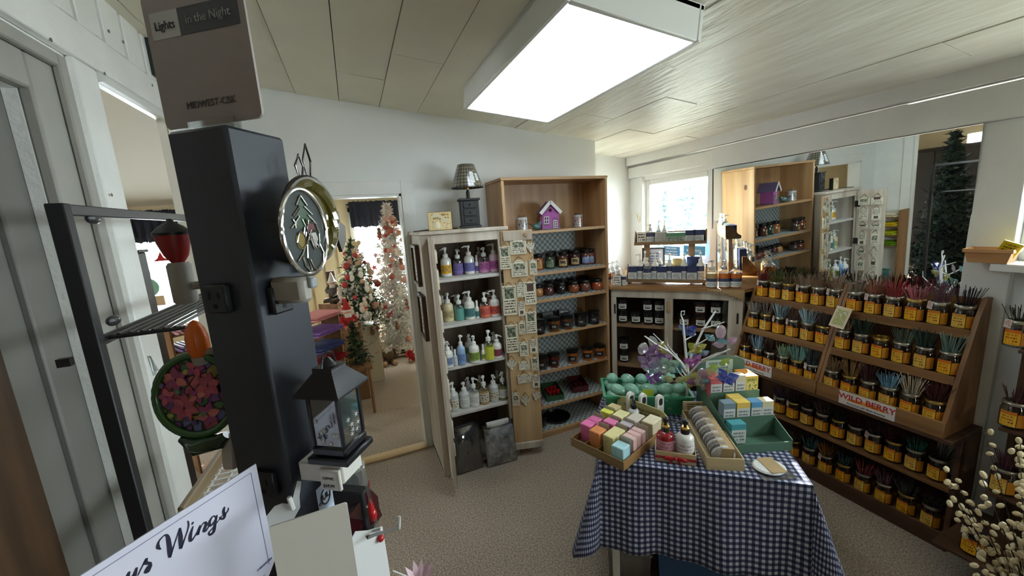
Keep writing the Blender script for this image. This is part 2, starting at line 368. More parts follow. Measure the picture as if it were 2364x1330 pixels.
# windows
def window(n, y0, y1, z0, z1, label, sash=True):
    w = thing('window_%d' % n, label, 'window', (RX_, (y0+y1)/2, z0)); w['kind'] = 'structure'
    W, H = (y1-y0)/2, z1-z0
    f = MB()
    for a, b, c, d in ((-W, -W+.045, 0, H), (W-.045, W, 0, H), (-W+.045, W-.045, 0, .05), (-W+.045, W-.045, H-.045, H)): f.box(.02, .085, a, b, c, d, b=.003)
    f.build('window_frame', M_trim, w)
    MB().box(.05, .056, -W+.045, W-.045, .05, H-.045).build('pane', GLASS, w)
    return w
window(1, *W1, 'bright window over the corner counter')
window(2, *W2, 'long window above the sill with the wooden basket')
bx('window_sill', RX_-.13, RX_+.09, W2[0]-.03, W2[1]+.03, W2[2]-.035, W2[2]-.001, M_trim, 'white window sill carrying the wooden berry basket', 'sill', b=.004)
bx('window_sill', RX_-.03, RX_+.04, W1[0]-.02, W1[1]+.02, W1[2]-.03, W1[2]-.001, M_trim, 'narrow white sill of the bright corner window', 'sill', b=.003)
struct(MB().box(RX_-.025, RX_, 2.965, 3.04, 1.16, 1.965, b=.003).build('trim_6', M_trim), 'white casing board left of the corner window', 'trim')
w3 = thing('window_3', 'unseen window behind the camera, added to let in daylight', 'window', ((FW[0]+FW[1])/2, -3.15, FW[2])); w3['kind'] = 'structure'  # invented window out of view, put in as an extra daylight source
f = MB(); W, H = (FW[1]-FW[0])/2, FW[3]-FW[2]
for a, b, c, d in ((-W, -W+.05, 0, H), (W-.05, W, 0, H), (-W+.05, W-.05, 0, .05), (-W+.05, W-.05, H-.05, H), (-.03, .03, .05, H-.05)): f.box(a, b, -.03, .03, c, d)
f.build('window_frame', M_trim, w3); MB().box(-W+.05, -.03, -.003, .003, .05, H-.05).build('pane', GLASS, w3); MB().box(.03, W-.05, -.003, .003, .05, H-.05).build('pane', GLASS, w3)
portal('window_portal', (RX_+.1, (W1[0]+W1[1])/2, (W1[2]+W1[3])/2), (-1, 0, 0), W1[1]-W1[0], W1[3]-W1[2])
portal('window_portal', (RX_+.1, (W2[0]+W2[1])/2, (W2[2]+W2[3])/2), (-1, 0, 0), W2[1]-W2[0], W2[3]-W2[2])
portal('window_portal', ((FW[0]+FW[1])/2, -3.2, (FW[2]+FW[3])/2), (0, 1, 0), FW[1]-FW[0], FW[3]-FW[2])
# back doorway casing
dt = MB()
dt.box(DX1, DX1+.085, BY-.018, BY, 0, DZ+.085, b=.003); dt.box(DX0-.085, DX0, BY-.018, BY, 0, DZ+.085, b=.003); dt.box(DX0, DX1, BY-.018, BY, DZ, DZ+.085, b=.003)
dt.box(DX1-.015, DX1, BY-.01, BY+.11, 0, DZ); dt.box(DX0, DX0+.015, BY-.01, BY+.11, 0, DZ); dt.box(DX0, DX1, BY-.01, BY+.11, DZ-.015, DZ)
struct(dt.build('trim_7', M_trim), 'white casing around the doorway to the Christmas room', 'trim')
struct(MB().box(DX0, DX1, BY-.03, BY+.06, 0, .014, b=.004).build('trim_8', M_thr), 'pale wooden threshold strip in the doorway', 'trim')
struct(MB().box(.43, 1.89, BY-.014, BY, 0, .09).build('baseboard_back', M_trim), 'white baseboard along the back wall', 'baseboard')
# left wall: casings, boards with wide gaps above, door
lt = MB()
lt.box(LX, LX+.022, LD[0]-.12, LD[0], 0, LD[2]+.02, b=.004); lt.box(LX, LX+.022, LD[1], LD[1]+.1, 0, LD[2]+.02, b=.004)
lt.box(LX, LX+.028, -.6, BY-.02, LD[2]+.02, LD[2]+.145, b=.004)
t9 = struct(lt.build('trim_9', M_trimL), 'white boards framing the narrow left doorway', 'trim')
for px, py in ((118, 92), (252, 72), (285, 97), (242, 170), (352, 197), (350, 245), (167, 230), (220, 450), (258, 450)):
    q = at_x(px, py, LX+.029); MB().ell(tuple(q), (.002, .005, .006), 7, 5).build('nail', mat('dull_nail', (120, 116, 110), .5, .5), t9)
bd = MB().box(LX-.03, LX+.004, LD[0]-.012, LD[0]+.004, 0, LD[2]); bd.box(LX-.03, LX+.004, LD[1]-.004, LD[1]+.012, 0, LD[2])
bd.tube([(LX+.022, LD[0], LD[2]), (LX+.022, LD[1], LD[2])], .018, 8); bd.tube([(LX+.022, LD[1], LD[2]), (LX+.022, LD[1], 0)], .014, 8)
struct(bd.build('trim_10', M_trim), 'rounded glossy edge moulding of the left doorway', 'trim')
y = -.55; k = 0
while y < 2.7:
    struct(MB().box(LX, LX+.026, y, min(y+.13, 2.72), LD[2]+.147, 2.6, b=.003).build('trim_%d' % (30+k), M_trimL), NTH[k]+' painted vertical board from the front, high on the left wall', 'trim'); k += 1
    y += .155
dl = thing('door_1', 'white panelled door with thick casing at the left edge', 'door', (LX, 1.2, 0)); dl['kind'] = 'structure'
d = MB(); d.box(0, .03, .26, .40, 0, 2.19, b=.006); d.box(0, .03, -.6, .26, 2.06, 2.19, b=.006); d.box(.03, .05, .36, .40, 0, 2.19, b=.006); d.box(.03, .05, -.6, .36, 2.15, 2.19, b=.006)
M_doorg = mat('dark_grey_door', (112, 110, 104), .55, var=.08, scale=8)  # door panel and casing coloured darker than the boards beside them
d.build('door_frame', mat('grey_casing', (160, 158, 150), .5, var=.1, scale=8), dl)
MB().box(-.062, -.031, -.62, .30, 0, 2.10).build('door_panel', M_doorg, dl)
MB().box(-.035, -.015, .13, .22, 0, 2.06, b=.008).build('stile', M_doorg, dl)
M_brown = wood('brown_stained_wood', (84, 60, 38), (50, 33, 20), 'z')
MB().box(-.032, .016, -.6, -.03, 0, 1.5, b=.004).build('wood_panel', M_brown, dl)
# mirror on the right wall
mi = thing('wall_mirror', 'large frameless mirror on the right wall above the incense jars', 'mirror', (RX_-.006, 1.505, 1.0), rot=(0, -.033, 0))
MB().box(-.006, 0, -.67, .67, 0, .925).build('mirror_glass', MIRROR, mi)
MB().box(-.008, 0, .67, .677, 0, .925).build('edge_strip', mat('black_rubber', (22, 22, 22), .5), mi)
# ceiling light
M_lens = mat('prismatic_lens', (226, 240, 246), .35, emit=LENS_STRENGTH)
_nt = M_lens.node_tree; _tc = _nt.nodes.new('ShaderNodeTexCoord'); _sp = _nt.nodes.new('ShaderNodeSeparateXYZ'); _nt.links.new(_tc.outputs['Object'], _sp.inputs[0])
_w = _math(_nt, 'COSINE', _math(_nt, 'MULTIPLY', _sp.outputs[0], 2*PI/.17)); _e = _math(_nt, 'MULTIPLY_ADD', _w, .09*LENS_STRENGTH); _e.node.inputs[2].default_value = LENS_STRENGTH
_nt.links.new(_e, _nt.nodes['Principled BSDF'].inputs['Emission Strength'])
lf = thing('ceiling_light', 'rectangular fluorescent ceiling light with white metal frame', 'light', (.912, 1.6, ceil_z(.912)-.0))
sl = math.atan(.112)
xf = RY(sl)
M_enamel = mat('white_enamel', (224, 224, 218), .35)
f = MB(); LW, LL = .262, .545
for a in ((-LW, -LW+.018, -LL, LL), (LW-.018, LW, -LL, LL), (-LW+.018, LW-.018, -LL, -LL+.018), (-LW+.018, LW-.018, LL-.018, LL)): f.box(a[0], a[1], a[2], a[3], -.118, -.004, b=.003, xf=xf)
f.box(-LW, LW, -LL, LL, -.02, -.004, xf=xf)
f.build('housing', M_enamel, lf)
MB().box(-LW+.018, LW-.018, -LL+.018, LL-.018, -.112, -.106, xf=xf).build('diffuser', M_lens, lf)
r = MB()
for k in range(41):
    xx = -LW+.024+(2*LW-.048)*k/40; r.box(xx-.0016, xx+.0016, -LL+.02, LL-.02, -.1145, -.1125, xf=xf)
rr = r.build('ribs', mat('lens_rib', (236, 240, 242), .3, emit=LENS_STRENGTH*.9), lf); rr['kind'] = 'stuff'
# back room shell (Christmas room) and left room
multi('wall_far', [(-5, -2.2, 5, 5.1, 0, 2.6), (-1.35, -.02, 5, 5.1, 0, 2.6), (.86, 1.5, 5, 5.1, 0, 2.6), (-2.2, -1.35, 5, 5.1, 0, .72), (-2.2, -1.35, 5, 5.1, 1.9, 2.6), (-.02, .86, 5, 5.1, 0, .62), (-.02, .86, 5, 5.1, 1.9, 2.6)], M_cream, 'cream panelled far wall of the Christmas room', 'wall')
multi('wall_far_right', [(1.3, 1.4, BY+.1, 5.1, 0, 2.6)], M_cream, 'cream side wall of the Christmas room', 'wall')
LW3 = (2.05, 3.3, 1.15, 2.1)
multi('wall_far_left', [(-4.6, -4.5, .5, LW3[0], 0, 2.7), (-4.6, -4.5, LW3[1], 5.1, 0, 2.7), (-4.6, -4.5, LW3[0], LW3[1], 0, LW3[2]), (-4.6, -4.5, LW3[0], LW3[1], LW3[3], 2.7)], M_cream, 'far left wall of the neighbouring room', 'wall')
multi('wall_side_near', [(-4.6, LX-.03, .45, .55, 0, 2.7)], M_cream, 'near wall of the neighbouring room on the left', 'wall')
struct(MB().add([(-4.6, .55, 2.7), (1.4, .55, 2.7), (1.4, 2.86, 2.56), (-4.6, 2.86, 2.56), (1.4, 5.1, 1.98), (-4.6, 5.1, 1.98)], [(3, 2, 4, 5)]).build('ceiling_far', mat('grey_beige_ceiling', (196, 190, 176), .7)), 'sloping grey ceiling of the Christmas room', 'ceiling')
struct(MB().box(-4.6, LX-.03, .55, 2.86, 2.6, 2.66).build('ceiling_side', mat('grey_beige_ceiling', (196, 190, 176), .7)), 'flat ceiling of the neighbouring left room', 'ceiling')
for n, (xa, xb, za) in ((4, (-.02, .86, .62)), (5, (-2.2, -1.35, .72))):
    wn = thing('window_%d' % n, 'tall Christmas room window behind the trees' if n == 4 else 'side room window seen through the left doorway', 'window', ((xa+xb)/2, 5.0, za)); wn['kind'] = 'structure'
    W = (xb-xa)/2; f = MB()
    for a, b, c, d in ((-W, -W+.05, 0, 1.9-za), (W-.05, W, 0, 1.9-za), (-W, W, 0, .05), (-W, W, 1.85-za, 1.9-za)): f.box(a, b, -.02, .06, c, d)
    f.build('window_frame', M_trim, wn); MB().box(-W+.05, W-.05, .02, .026, .05, 1.85-za).build('pane', GLASS, wn)
    portal('window_portal', ((xa+xb)/2, 5.1, (za+1.9)/2), (0, -1, 0), xb-xa, 1.9-za)
# ================================================================== WHITEWASHED CABINET, PINE BOOKCASE
M_ww = mat('whitewashed_wood', (205, 196, 182), .6, var=.3, scale=8, col2=(168, 152, 134), stretch=(1.6, 1.6, .12), bump=.2, detail=6)
M_wwin = mat('cabinet_inside_wood', (136, 116, 100), .7, var=.3, scale=8, stretch=(1.6, 1.6, .12), bump=.2)
M_pine = wood('golden_pine', (200, 162, 116), (170, 128, 86), 'z', .42)
M_pinex = wood('golden_pine_shelf', (194, 156, 112), (164, 124, 84), 'x', .42)
M_black = mat('black_iron', (24, 23, 23), .4)
M_door = wood('blond_wood', (202, 172, 130), (176, 142, 100), 'z', .5)
CY0, CY1, CTOP = 2.33, 2.735, 1.61; CXA, CXB = .367, .913
SH = (1.31, 1.015, .735, .41)
cab = thing('display_cabinet', 'whitewashed open cabinet full of lotion bottles', 'cabinet', (0, 0, 0))
f = MB(); f.box(CXA, CXA+.022, CY0+.02, CY1, 0, CTOP-.022, b=.002); f.box(CXB-.022, CXB, CY0+.02, CY1, 0, CTOP-.022, b=.002); f.box(CXA, CXB, CY0+.02, CY1, .02, .045); f.build('body', M_ww, cab)
MB().box(CXA-.012, CXB+.012, CY0-.012, CY1, CTOP-.022, CTOP, b=.004).build('top_board', M_ww, cab)
f = MB(); f.box(CXA, CXA+.055, CY0, CY0+.02, 0, CTOP-.022, b=.003); f.box(CXB-.06, CXB, CY0, CY0+.02, 0, CTOP-.022, b=.003); f.box(CXA+.055, CXB-.06, CY0, CY0+.02, CTOP-.08, CTOP-.022, b=.003); f.build('face_frame', M_ww, cab)
xs = [CXA+.022, .485, .70, CXB-.022]
for a, b in zip(xs, xs[1:]): MB().box(a+.002, b-.002, CY1-.02, CY1-.006, .045, CTOP-.022).build('plank', M_wwin, cab)
for z in SH: MB().box(CXA+.022, CXB-.022, CY0+.02, CY1-.02, z-.02, z, b=.003).build('shelf', mat('worn_white_shelf', (206, 202, 196), .6, var=.15, scale=14), cab)
# left door, swung out towards the room and seen nearly edge on
LDP0, LDP1 = Vector((.418, 2.325, 0)), Vector((.392, 2.105, 0))
def door_frame_m(P0, P1):
    d = (P1-P0); L = d.length; a = math.atan2(d.y, d.x); return L, a
L, a = door_frame_m(LDP0, LDP1)
ld = link('door', MB().box(0, L, -.011, .011, .06, 1.575, b=.003).mesh('door', M_ww), cab, LDP0, (0, 0, a))
for z in (.25, 1.05, 1.42): MB().box(-.012, .03, .011, .016, z, z+.06, b=.002).build('hinge', M_black, ld)
# right door, folded back across the bookcase
RDP0, RDP1 = Vector((.868, 2.312, 0)), Vector((1.066, 2.262, 0))
L2, a2 = door_frame_m(RDP0, RDP1)
rd = link('door', MB().box(0, L2, 0, .018, .06, 1.58, b=.003).mesh('door', M_door), cab, RDP0, (0, 0, a2))
MB().box(.012, L2-.004, -.012, .0, 1.515, 1.578, b=.004).build('rail', M_ww, rd); MB().box(.0, L2, -.014, .0, .06, .11, b=.004).build('rail', M_ww, rd)
MB().tube([(.155, -.014, 1.55), (.155, -.022, 1.55)], .011, 10).build('knob', M_pine, rd)
for z in (.22, 1.25): MB().box(CXB-.055, CXB-.04, CY0-.004, CY0, z, z+.07, b=.001).build('hinge', M_black, cab)
for z in (.36, 1.19): MB().box(CXA+.04, CXA+.053, CY0-.006, CY0, z, z+.075, b=.002).build('hinge', M_black, cab)
def at_line(px, py, P0, P1):
    n = Vector((-(P1-P0).y, (P1-P0).x, 0)); d = _ray(px, py); return CAM+d*((P0-CAM).dot(n)/d.dot(n))
# framed pictures on the cabinet's left side
M_frame = wood('walnut_frame', (92, 66, 44), (58, 38, 24), 'z')
for i, (za, zb, ya) in enumerate(((1.27, 1.53, 2.42), (.93, 1.22, 2.36))):
    p = thing('picture_frame', ('upper' if i == 0 else 'lower')+' small framed picture on the cabinet side by the doorway', 'picture', (CXA, ya, za), group='framed pictures on the cabinet side')
    H, Wd = zb-za, .2
    f = MB()
    for q in ((0, Wd, 0, .022), (0, Wd, H-.022, H), (0, .022, .022, H-.022), (Wd-.022, Wd, .022, H-.022)): f.box(-.026, -.001, q[0], q[1], q[2], q[3], b=.003)
    f.build('frame', M_frame, p); MB().quad((-.012, .022, .022), (-.012, Wd-.022, .022), (-.012, Wd-.022, H-.022), (-.012, .022, H-.022)).build('print', printed('framed_print', (214, 204, 182), (90, 80, 66), 9, pic=((150,140,110), (190,180,150)), pic_box=(.2, .8, .45, .85)), p)
# ------------------------------------------------------------------ bottles
M_pump = mat('white_pump_plastic', (238, 238, 234), .35, coat=.3)
M_clearb = clear('clear_bottle_plastic', (232, 236, 238), .10, .06)
def bottle_body(r, h, square=False):
    hb = h*.66
    return [(r*.9, 0), (r, .004), (r, hb*.8), (r*.93, hb*.88), (r*.72, hb*.95), (r*.42, hb), (r*.4, hb+h*.035)], hb
def bottle(loc, h, r, liquid, lab, label, group, kind='pump', rz=None, fill=1.0, cat='bottle', ink=(60,50,60), pumpm=None, labh=(.16, .62), name='lotion_bottle', body_label=None, arc=1.25):
    face = math.atan2(CAM.y-loc[1], CAM.x-loc[0])
    t = thing(name, label, cat, loc, face if rz is None else rz, group)
    prof, hb = bottle_body(r, h)
    def mk():
        b = MB()
        if fill >= 1: b.lathe(prof, 16)
        else:
            zf = hb*.86*fill
            lo = [(q, z) for q, z in prof if z <= zf]+[(r, zf)]
            hi = [(r*1.001, zf)]+[(q, z) for q, z in prof if z > zf]
            b.lathe(lo, 16); b._cap0 = False; b.lathe(hi, 16, m=1); b._cap0 = True
        return b.mesh('body', [liquid, M_clearb])
    link('body', cached(('bt', r, h, fill, liquid.name), mk), t)
    if lab:
        z0, z1 = hb*labh[0], hb*labh[1]
        link('label', cached(('bl', r, z0, z1, lab.name, arc), lambda: MB().open_lathe([(r+.0007, z0), (r+.0007, z1)], 10, a0=-arc, a1=arc, uvs=True).mesh('label', lab)), t)
    zt = hb+h*.035
    def pump():
        b = MB(); q = r*.5
        if kind == 'cap': b.lathe([(q, zt-.012), (q, h-.004), (q*.85, h)], 12); return b.mesh('pump', pumpm or M_pump)
        b.lathe([(q, zt-.012), (q, zt+.012), (q*.5, zt+.016), (q*.34, zt+.02), (q*.34, h-.018)], 12)
        b.lathe([(q*.62, h-.018), (q*.7, h-.004), (q*.5, h)], 12)
        if kind == 'pump': b.tube([(0, 0, h-.007), (r*.75, 0, h-.006), (r*1.25, 0, h-.012)], [.0055, .0045, .003], 6)
        else: b.box(-.01, .016, -.006, .006, h-.016, h-.003, b=.002)
        return b.mesh('pump', pumpm or M_pump)
    po = link('pump' if kind != 'cap' else 'cap', cached(('bp', r, h, kind, (pumpm or M_pump).name), pump), t)
    if kind != 'cap': po.rotation_euler = (0, 0, random.uniform(-1.4, 1.4))
    return t
def liq(name, col, rough=.22): return mat('liquid_'+name, col, rough, coat=.6)
def lb(name, col, **k): return printed('bottle_label_'+name, col, k.pop('ink', (70, 60, 80)), k.pop('lines', 7), **k)
LQ = {k: liq(k, v) for k, v in dict(white=(226,224,216), yellow=(222,190,110), purple=(120,96,150), pink=(206,150,186), palepink=(222,192,206), cream=(214,200,164), teal=(96,158,146), coral=(206,116,92), blue=(150,178,214), lime=(196,196,70), green=(150,170,90), clear=(196,198,196), amber=(178,150,96), olive=(126,122,78), red=(150,22,28), orange=(196,104,40)).items()}
LB = {k: lb(k, v) for k, v in dict(yellow=(236,182,40), violet=(118,104,176), blue=(120,120,190), pink=(204,110,176), cream=(206,186,130), teal=(70,132,130), coral=(222,96,70), paleblue=(140,160,196), green=(140,168,52), maroon=(150,60,80), sky=(120,160,216)).items()}
LB['rooster'] = printed('bottle_label_rooster', (226,220,206), (110,80,60), 4, pic=((120,86,60), (214,206,190), (200,190,170)), pic_box=(.05, .95, .05, .6))
LB['white'] = printed('bottle_label_white', (230,230,226), (150,150,150), 8)
CG = 'lotion bottles in the whitewashed cabinet'
SN = ['top', 'second', 'third', 'lowest']
def cab_bottle(s, px, py, top, liquid, lab, desc, kind='pump', fill=1.0, back=0.0, rw=None):
    z = SH[s]+.0005; p = at_z(px, py, z)
    if back: d = Vector((p.x, p.y, 0)).normalized(); p = p+d*back
    p.y = min(max(p.y, CY0+.04), CY1-.06); p.x = min(max(p.x, CXA+.05), CXB-.055)
    q = at_y(px, top, p.y); h = max(.07, min(q.z-z, .21))*1.03; r = rw or min(.0345, h*.205)
    h = round(h, 2); r = round(r, 3)
    bottle(p, h, r, LQ[liquid], LB[lab] if lab else None, desc+' on the %s cabinet shelf' % SN[s], CG, kind, fill=fill)
cab_bottle(0, 1032, 638, 571, 'white', 'yellow', 'white pump bottle with a bright yellow label')
cab_bottle(0, 1024, 630, 575, 'white', 'yellow', 'half-hidden white pump bottle at the far left', back=.1)
cab_bottle(0, 1059, 634, 577, 'purple', 'violet', 'dark purple pump bottle', fill=.8)
cab_bottle(0, 1085, 632, 569, 'white', 'blue', 'white pump bottle with a blue-violet label')
cab_bottle(0, 1102, 630, 591, 'white', 'violet', 'small lilac-labelled travel bottle', 'cap', rw=.014)
cab_bottle(0, 1108, 625, 572, 'pink', 'pink', 'rear pink pump bottle half hidden', back=.09)
cab_bottle(0, 1119, 629, 571, 'pink', 'pink', 'clear pink pump bottle', fill=.75)
cab_bottle(0, 1142, 627, 564, 'palepink', 'pink', 'pale pink pump bottle at the right end')
cab_bottle(1, 1037, 741, 678, 'cream', 'cream', 'cream pump bottle with a tan label')
cab_bottle(1, 1025, 735, 682, 'cream', 'cream', 'half-hidden cream pump bottle at the far left', back=.1)
cab_bottle(1, 1062, 738, 681, 'teal', None, 'clear teal pump bottle without visible label', fill=.85)
cab_bottle(1, 1055, 730, 681, 'teal', None, 'rear teal pump bottle', back=.12, fill=.85)
cab_bottle(1, 1086, 736, 672, 'white', 'teal', 'white pump bottle with a teal label')
cab_bottle(1, 1077, 728, 675, 'white', 'teal', 'rear white pump bottle behind the teal label', back=.11)
cab_bottle(1, 1103, 734, 695, 'white', 'teal', 'small teal-labelled travel bottle', 'cap', rw=.014)
cab_bottle(1, 1121, 732, 676, 'coral', 'coral', 'coral red clear pump bottle', fill=.85)
cab_bottle(1, 1143, 729, 671, 'white', 'coral', 'white pump bottle with a coral label')
cab_bottle(1, 1132, 724, 671, 'coral', 'coral', 'rear coral pump bottle', back=.1)
cab_bottle(2, 1036, 846, 788, 'white', 'paleblue', 'white pump bottle with a pale blue label')
cab_bottle(2, 1053, 844, 806, 'clear', 'white', 'small clear travel bottle with white label', 'cap', rw=.013)
cab_bottle(2, 1046, 838, 800, 'clear', 'white', 'rear small clear travel bottle', 'cap', rw=.013, back=.08)
cab_bottle(2, 1067, 841, 773, 'blue', 'sky', 'tall pale blue spray bottle', 'spray', rw=.027)
cab_bottle(2, 1097, 836, 776, 'white', 'green', 'white pump bottle with an apple green label')
cab_bottle(2, 1086, 830, 772, 'white', 'green', 'rear white pump bottle behind the green label', back=.1)
cab_bottle(2, 1119, 833, 794, 'white', 'green', 'small green-labelled travel bottle', 'cap', rw=.013)
cab_bottle(2, 1132, 830, 764, 'lime', None, 'clear lime yellow spray bottle', 'spray', fill=.8)
cab_bottle(2, 1142, 824, 768, 'lime', None, 'rear lime yellow spray bottle', 'spray', back=.09, fill=.8)
cab_bottle(2, 1153, 828, 772, 'white', 'maroon', 'pump bottle with a maroon label')
cab_bottle(3, 1049, 946, 881, 'clear', 'rooster', 'rooster-labelled pump bottle at the left end')
cab_bottle(3, 1041, 938, 883, 'clear', 'rooster', 'rear rooster-labelled pump bottle', back=.1)
cab_bottle(3, 1074, 939, 881, 'clear', 'white', 'clear pump bottle with grey print', 'spray')
cab_bottle(3, 1084, 930, 872, 'clear', 'white', 'rear clear pump bottle', back=.1)
cab_bottle(3, 1096, 935, 873, 'white', 'white', 'frosted white pump bottle', fill=.85)
cab_bottle(3, 1119, 930, 868, 'amber', 'rooster', 'amber pump bottle with rustic label', 'spray', fill=.85)
cab_bottle(3, 1110, 922, 866, 'amber', 'rooster', 'rear amber pump bottle', 'spray', back=.1)
cab_bottle(3, 1141, 924, 867, 'clear', 'rooster', 'clear pump bottle with a pale flower label')
cab_bottle(3, 1162, 920, 860, 'olive', 'white', 'olive pump bottle at the right end', fill=.9)
cab_bottle(3, 1152, 914, 858, 'olive', 'white', 'rear olive pump bottle', back=.1)
# ------------------------------------------------------------------ garden plaques on the doors
PLM = [printed('plaque_glaze_a', (222,214,190), (70,62,50), 11, pic=((34,44,38), (86,96,74), (150,150,130)), pic_box=(.16, .84, .56, .9), hi=.5, edge=(96,84,66), coat=.3),
       printed('plaque_glaze_b', (224,216,194), (74,64,52), 9, pic=((60,70,90), (120,120,90), (180,176,150)), pic_box=(.14, .86, .42, .8), hi=.38, edge=(104,92,72), coat=.3),
       printed('plaque_glaze_c', (220,212,190), (60,54,48), 7, edge=(110,98,78), coat=.3, dens=.5),
       printed('plaque_glaze_d', (222,214,190), (60,50,44), 9, pic=((50,36,34), (96,66,58), (60,50,50)), pic_box=(.2, .8, .58, .92), hi=.52, edge=(90,80,64), coat=.3),
       printed('plaque_glaze_e', (222,214,192), (60,50,44), 8, pic=((40,36,34), (110,96,80)), pic_box=(.25, .75, .12, .36), lo=.42, coat=.3, edge=(112,100,80))]
M_jute = mat('brown_jute_cord', (92, 66, 42), .9)
def plaque_poly(w, h, shape):
    if shape == 'arch':
        p = rpoly(w, h*.84, min(w, h)*.06); top = [(w/2*math.cos(t)*.93, h*.84+h*.16*math.sin(t)) for t in [PI*k/8 for k in range(1, 8)]]
        q = [(w/2, h*.8)]+[(w/2*.96, h*.84)]+top+[(-w/2*.96, h*.84), (-w/2, h*.8)]+[(x, z) for x, z in rpoly(w, h*.84, w*.05)[8:]]
        return q
    if shape == 'heart':
        P = []
        for k in range(28):
            t = 2*PI*k/28; P.append((w/2*(math.sin(t)**3), h*.56+h*.0345*(13*math.cos(t)-5*math.cos(2*t)-2*math.cos(3*t)-math.cos(4*t))*.9))
        return P
    return rpoly(w, h, min(w, h)*.07)
def plaque(loc, rz, w, h, shape, mi, label, group, tilt=0.0, cord=.03):
    t = thing('garden_plaque', label, 'plaque', loc, rz, group, rot=(0, tilt, rz))
    MB().prism(plaque_poly(w, h, shape), -.009, 0, uvs=True).build('plaque_body', PLM[mi], t)
    zt = h*(.84 if shape == 'heart' else (.86 if shape == 'arch' else .93)); wx = w*.36
    MB().tube([(-wx, -.0105, zt), (-wx*.3, -.004, h+cord*.7), (0, -.003, h+cord), (wx*.3, -.004, h+cord*.7), (wx, -.0105, zt)], .0016, 5).build('cord', M_jute, t)
    b = MB()
    for s in (-1, 1): b.ell((s*wx, -.011, zt), .003, 6, 4)
    b.build('knot', M_black, t)
    return t
PG = 'garden plaques on the right cabinet door'
PL = [((1155,1179.5,568.5,621), 'rect', 0, 'tall plaque with green picture at the door top left'), ((1178.5,1215,550.7,586.4), 'arch', 1, 'arched plaque with landscape picture hanging topmost'), ((1215,1234,556,586), 'heart', 2, 'small heart plaque beside the topmost arched one'),
 ((1181,1218,600,638), 'arch', 1, 'second arched plaque with blue flower picture'), ((1222.7,1239.6,599.5,633.4), 'rect', 1, 'small plaque at the door edge beside the second arched one'),
 ((1162.5,1194.5,658.7,726.4), 'rect', 0, 'largest tall plaque with dark picture above big lettering'), ((1193.6,1211.4,652,685), 'rect', 2, 'small plaque with two hearts in the door middle'), ((1212,1238.7,650,702), 'rect', 3, 'plaque with brown picture over bold lettering'),
 ((1196.4,1212.4,696,728), 'rect', 4, 'small narrow plaque with a flourish at its foot'), ((1215,1238.7,719,768), 'rect', 0, 'plaque with green meadow picture at the door edge'), ((1198,1213,740.5,770.6), 'rect', 1, 'small plaque with bluish picture'),
 ((1169,1198,749,812.6), 'rect', 0, 'tall plaque with two standing stones picture'), ((1200,1220,788.6,821), 'rect', 1, 'small plaque with round emblem in the middle'), ((1223.5,1240,783,814), 'rect', 4, 'small plaque with flower foot near the door edge'),
 ((1171,1193.4,828,856), 'heart', 2, 'heart plaque below the tall left plaque'), ((1198,1222,834,852.5), 'rect', 2, 'wide plaque with small green picture'), ((1227,1243.8,824.7,853), 'rect', 0, 'small plaque with brown picture at the lower edge'),
 ((1195.6,1227,864,882.6), 'rect', 2, 'wide plaque hanging slightly crooked'), ((1229.5,1246,864.5,893), 'rect', 4, 'small plaque with dark tree figure'), ((1183.6,1199.4,906,935), 'rect', 1, 'lowest small rectangular plaque'),
 ((1203,1224,912,937.4), 'heart', 2, 'lowest heart plaque in the door middle'), ((1225,1245,902,926), 'heart', 2, 'tilted heart plaque at the lower door edge')]
nrm = Vector(((RDP1-RDP0).y, -(RDP1-RDP0).x, 0)).normalized()
for (x0, x1, y0, y1), shp, mi_, lab in PL:
    A = at_line((x0+x1)/2, y1, RDP0, RDP1); Bq = at_line((x0+x1)/2, y0, RDP0, RDP1)
    wl = (at_line(x1, (y0+y1)/2, RDP0, RDP1)-at_line(x0, (y0+y1)/2, RDP0, RDP1)); wd = math.hypot(wl.x, wl.y); 
    A = A+nrm*.0015
    plaque((A.x, A.y, A.z), a2, wd, max(.02, Bq.z-A.z), shp, mi_, lab, PG, tilt=(-.05 if 'crooked' in lab else (.3 if 'tilted' in lab else 0)), cord=.022)
PG2 = 'garden plaques on the left cabinet door'
n2 = Vector((-(LDP1-LDP0).y, (LDP1-LDP0).x, 0)).normalized()
rows = [('arch', .085, .075, 'c'), ('rect', .07, .11, 'l'), ('rect', .075, .045, 'r'), ('rect', .06, .125, 'c'), ('heart', .065, .07, 'r'), ('rect', .055, .1, 'l'), ('rect', .065, .12, 'r'), ('heart', .06, .065, 'l'), ('rect', .06, .11, 'c'), ('rect', .055, .08, 'r')]
z = 1.52
for i, (shp, wd, h, side) in enumerate(rows):
    for sd in (.06, .158):
        zz = z-h-.01; c = LDP0+(LDP1-LDP0).normalized()*sd+n2*.0125
        plaque((c.x, c.y, zz), a+PI, wd, h, shp, (i+int(sd*20)) % 5, '%s plaque from the top in the %s column of the inner left door' % (NTH[i], 'hinge' if sd < .1 else 'outer'), PG2)
    z -= h+.04
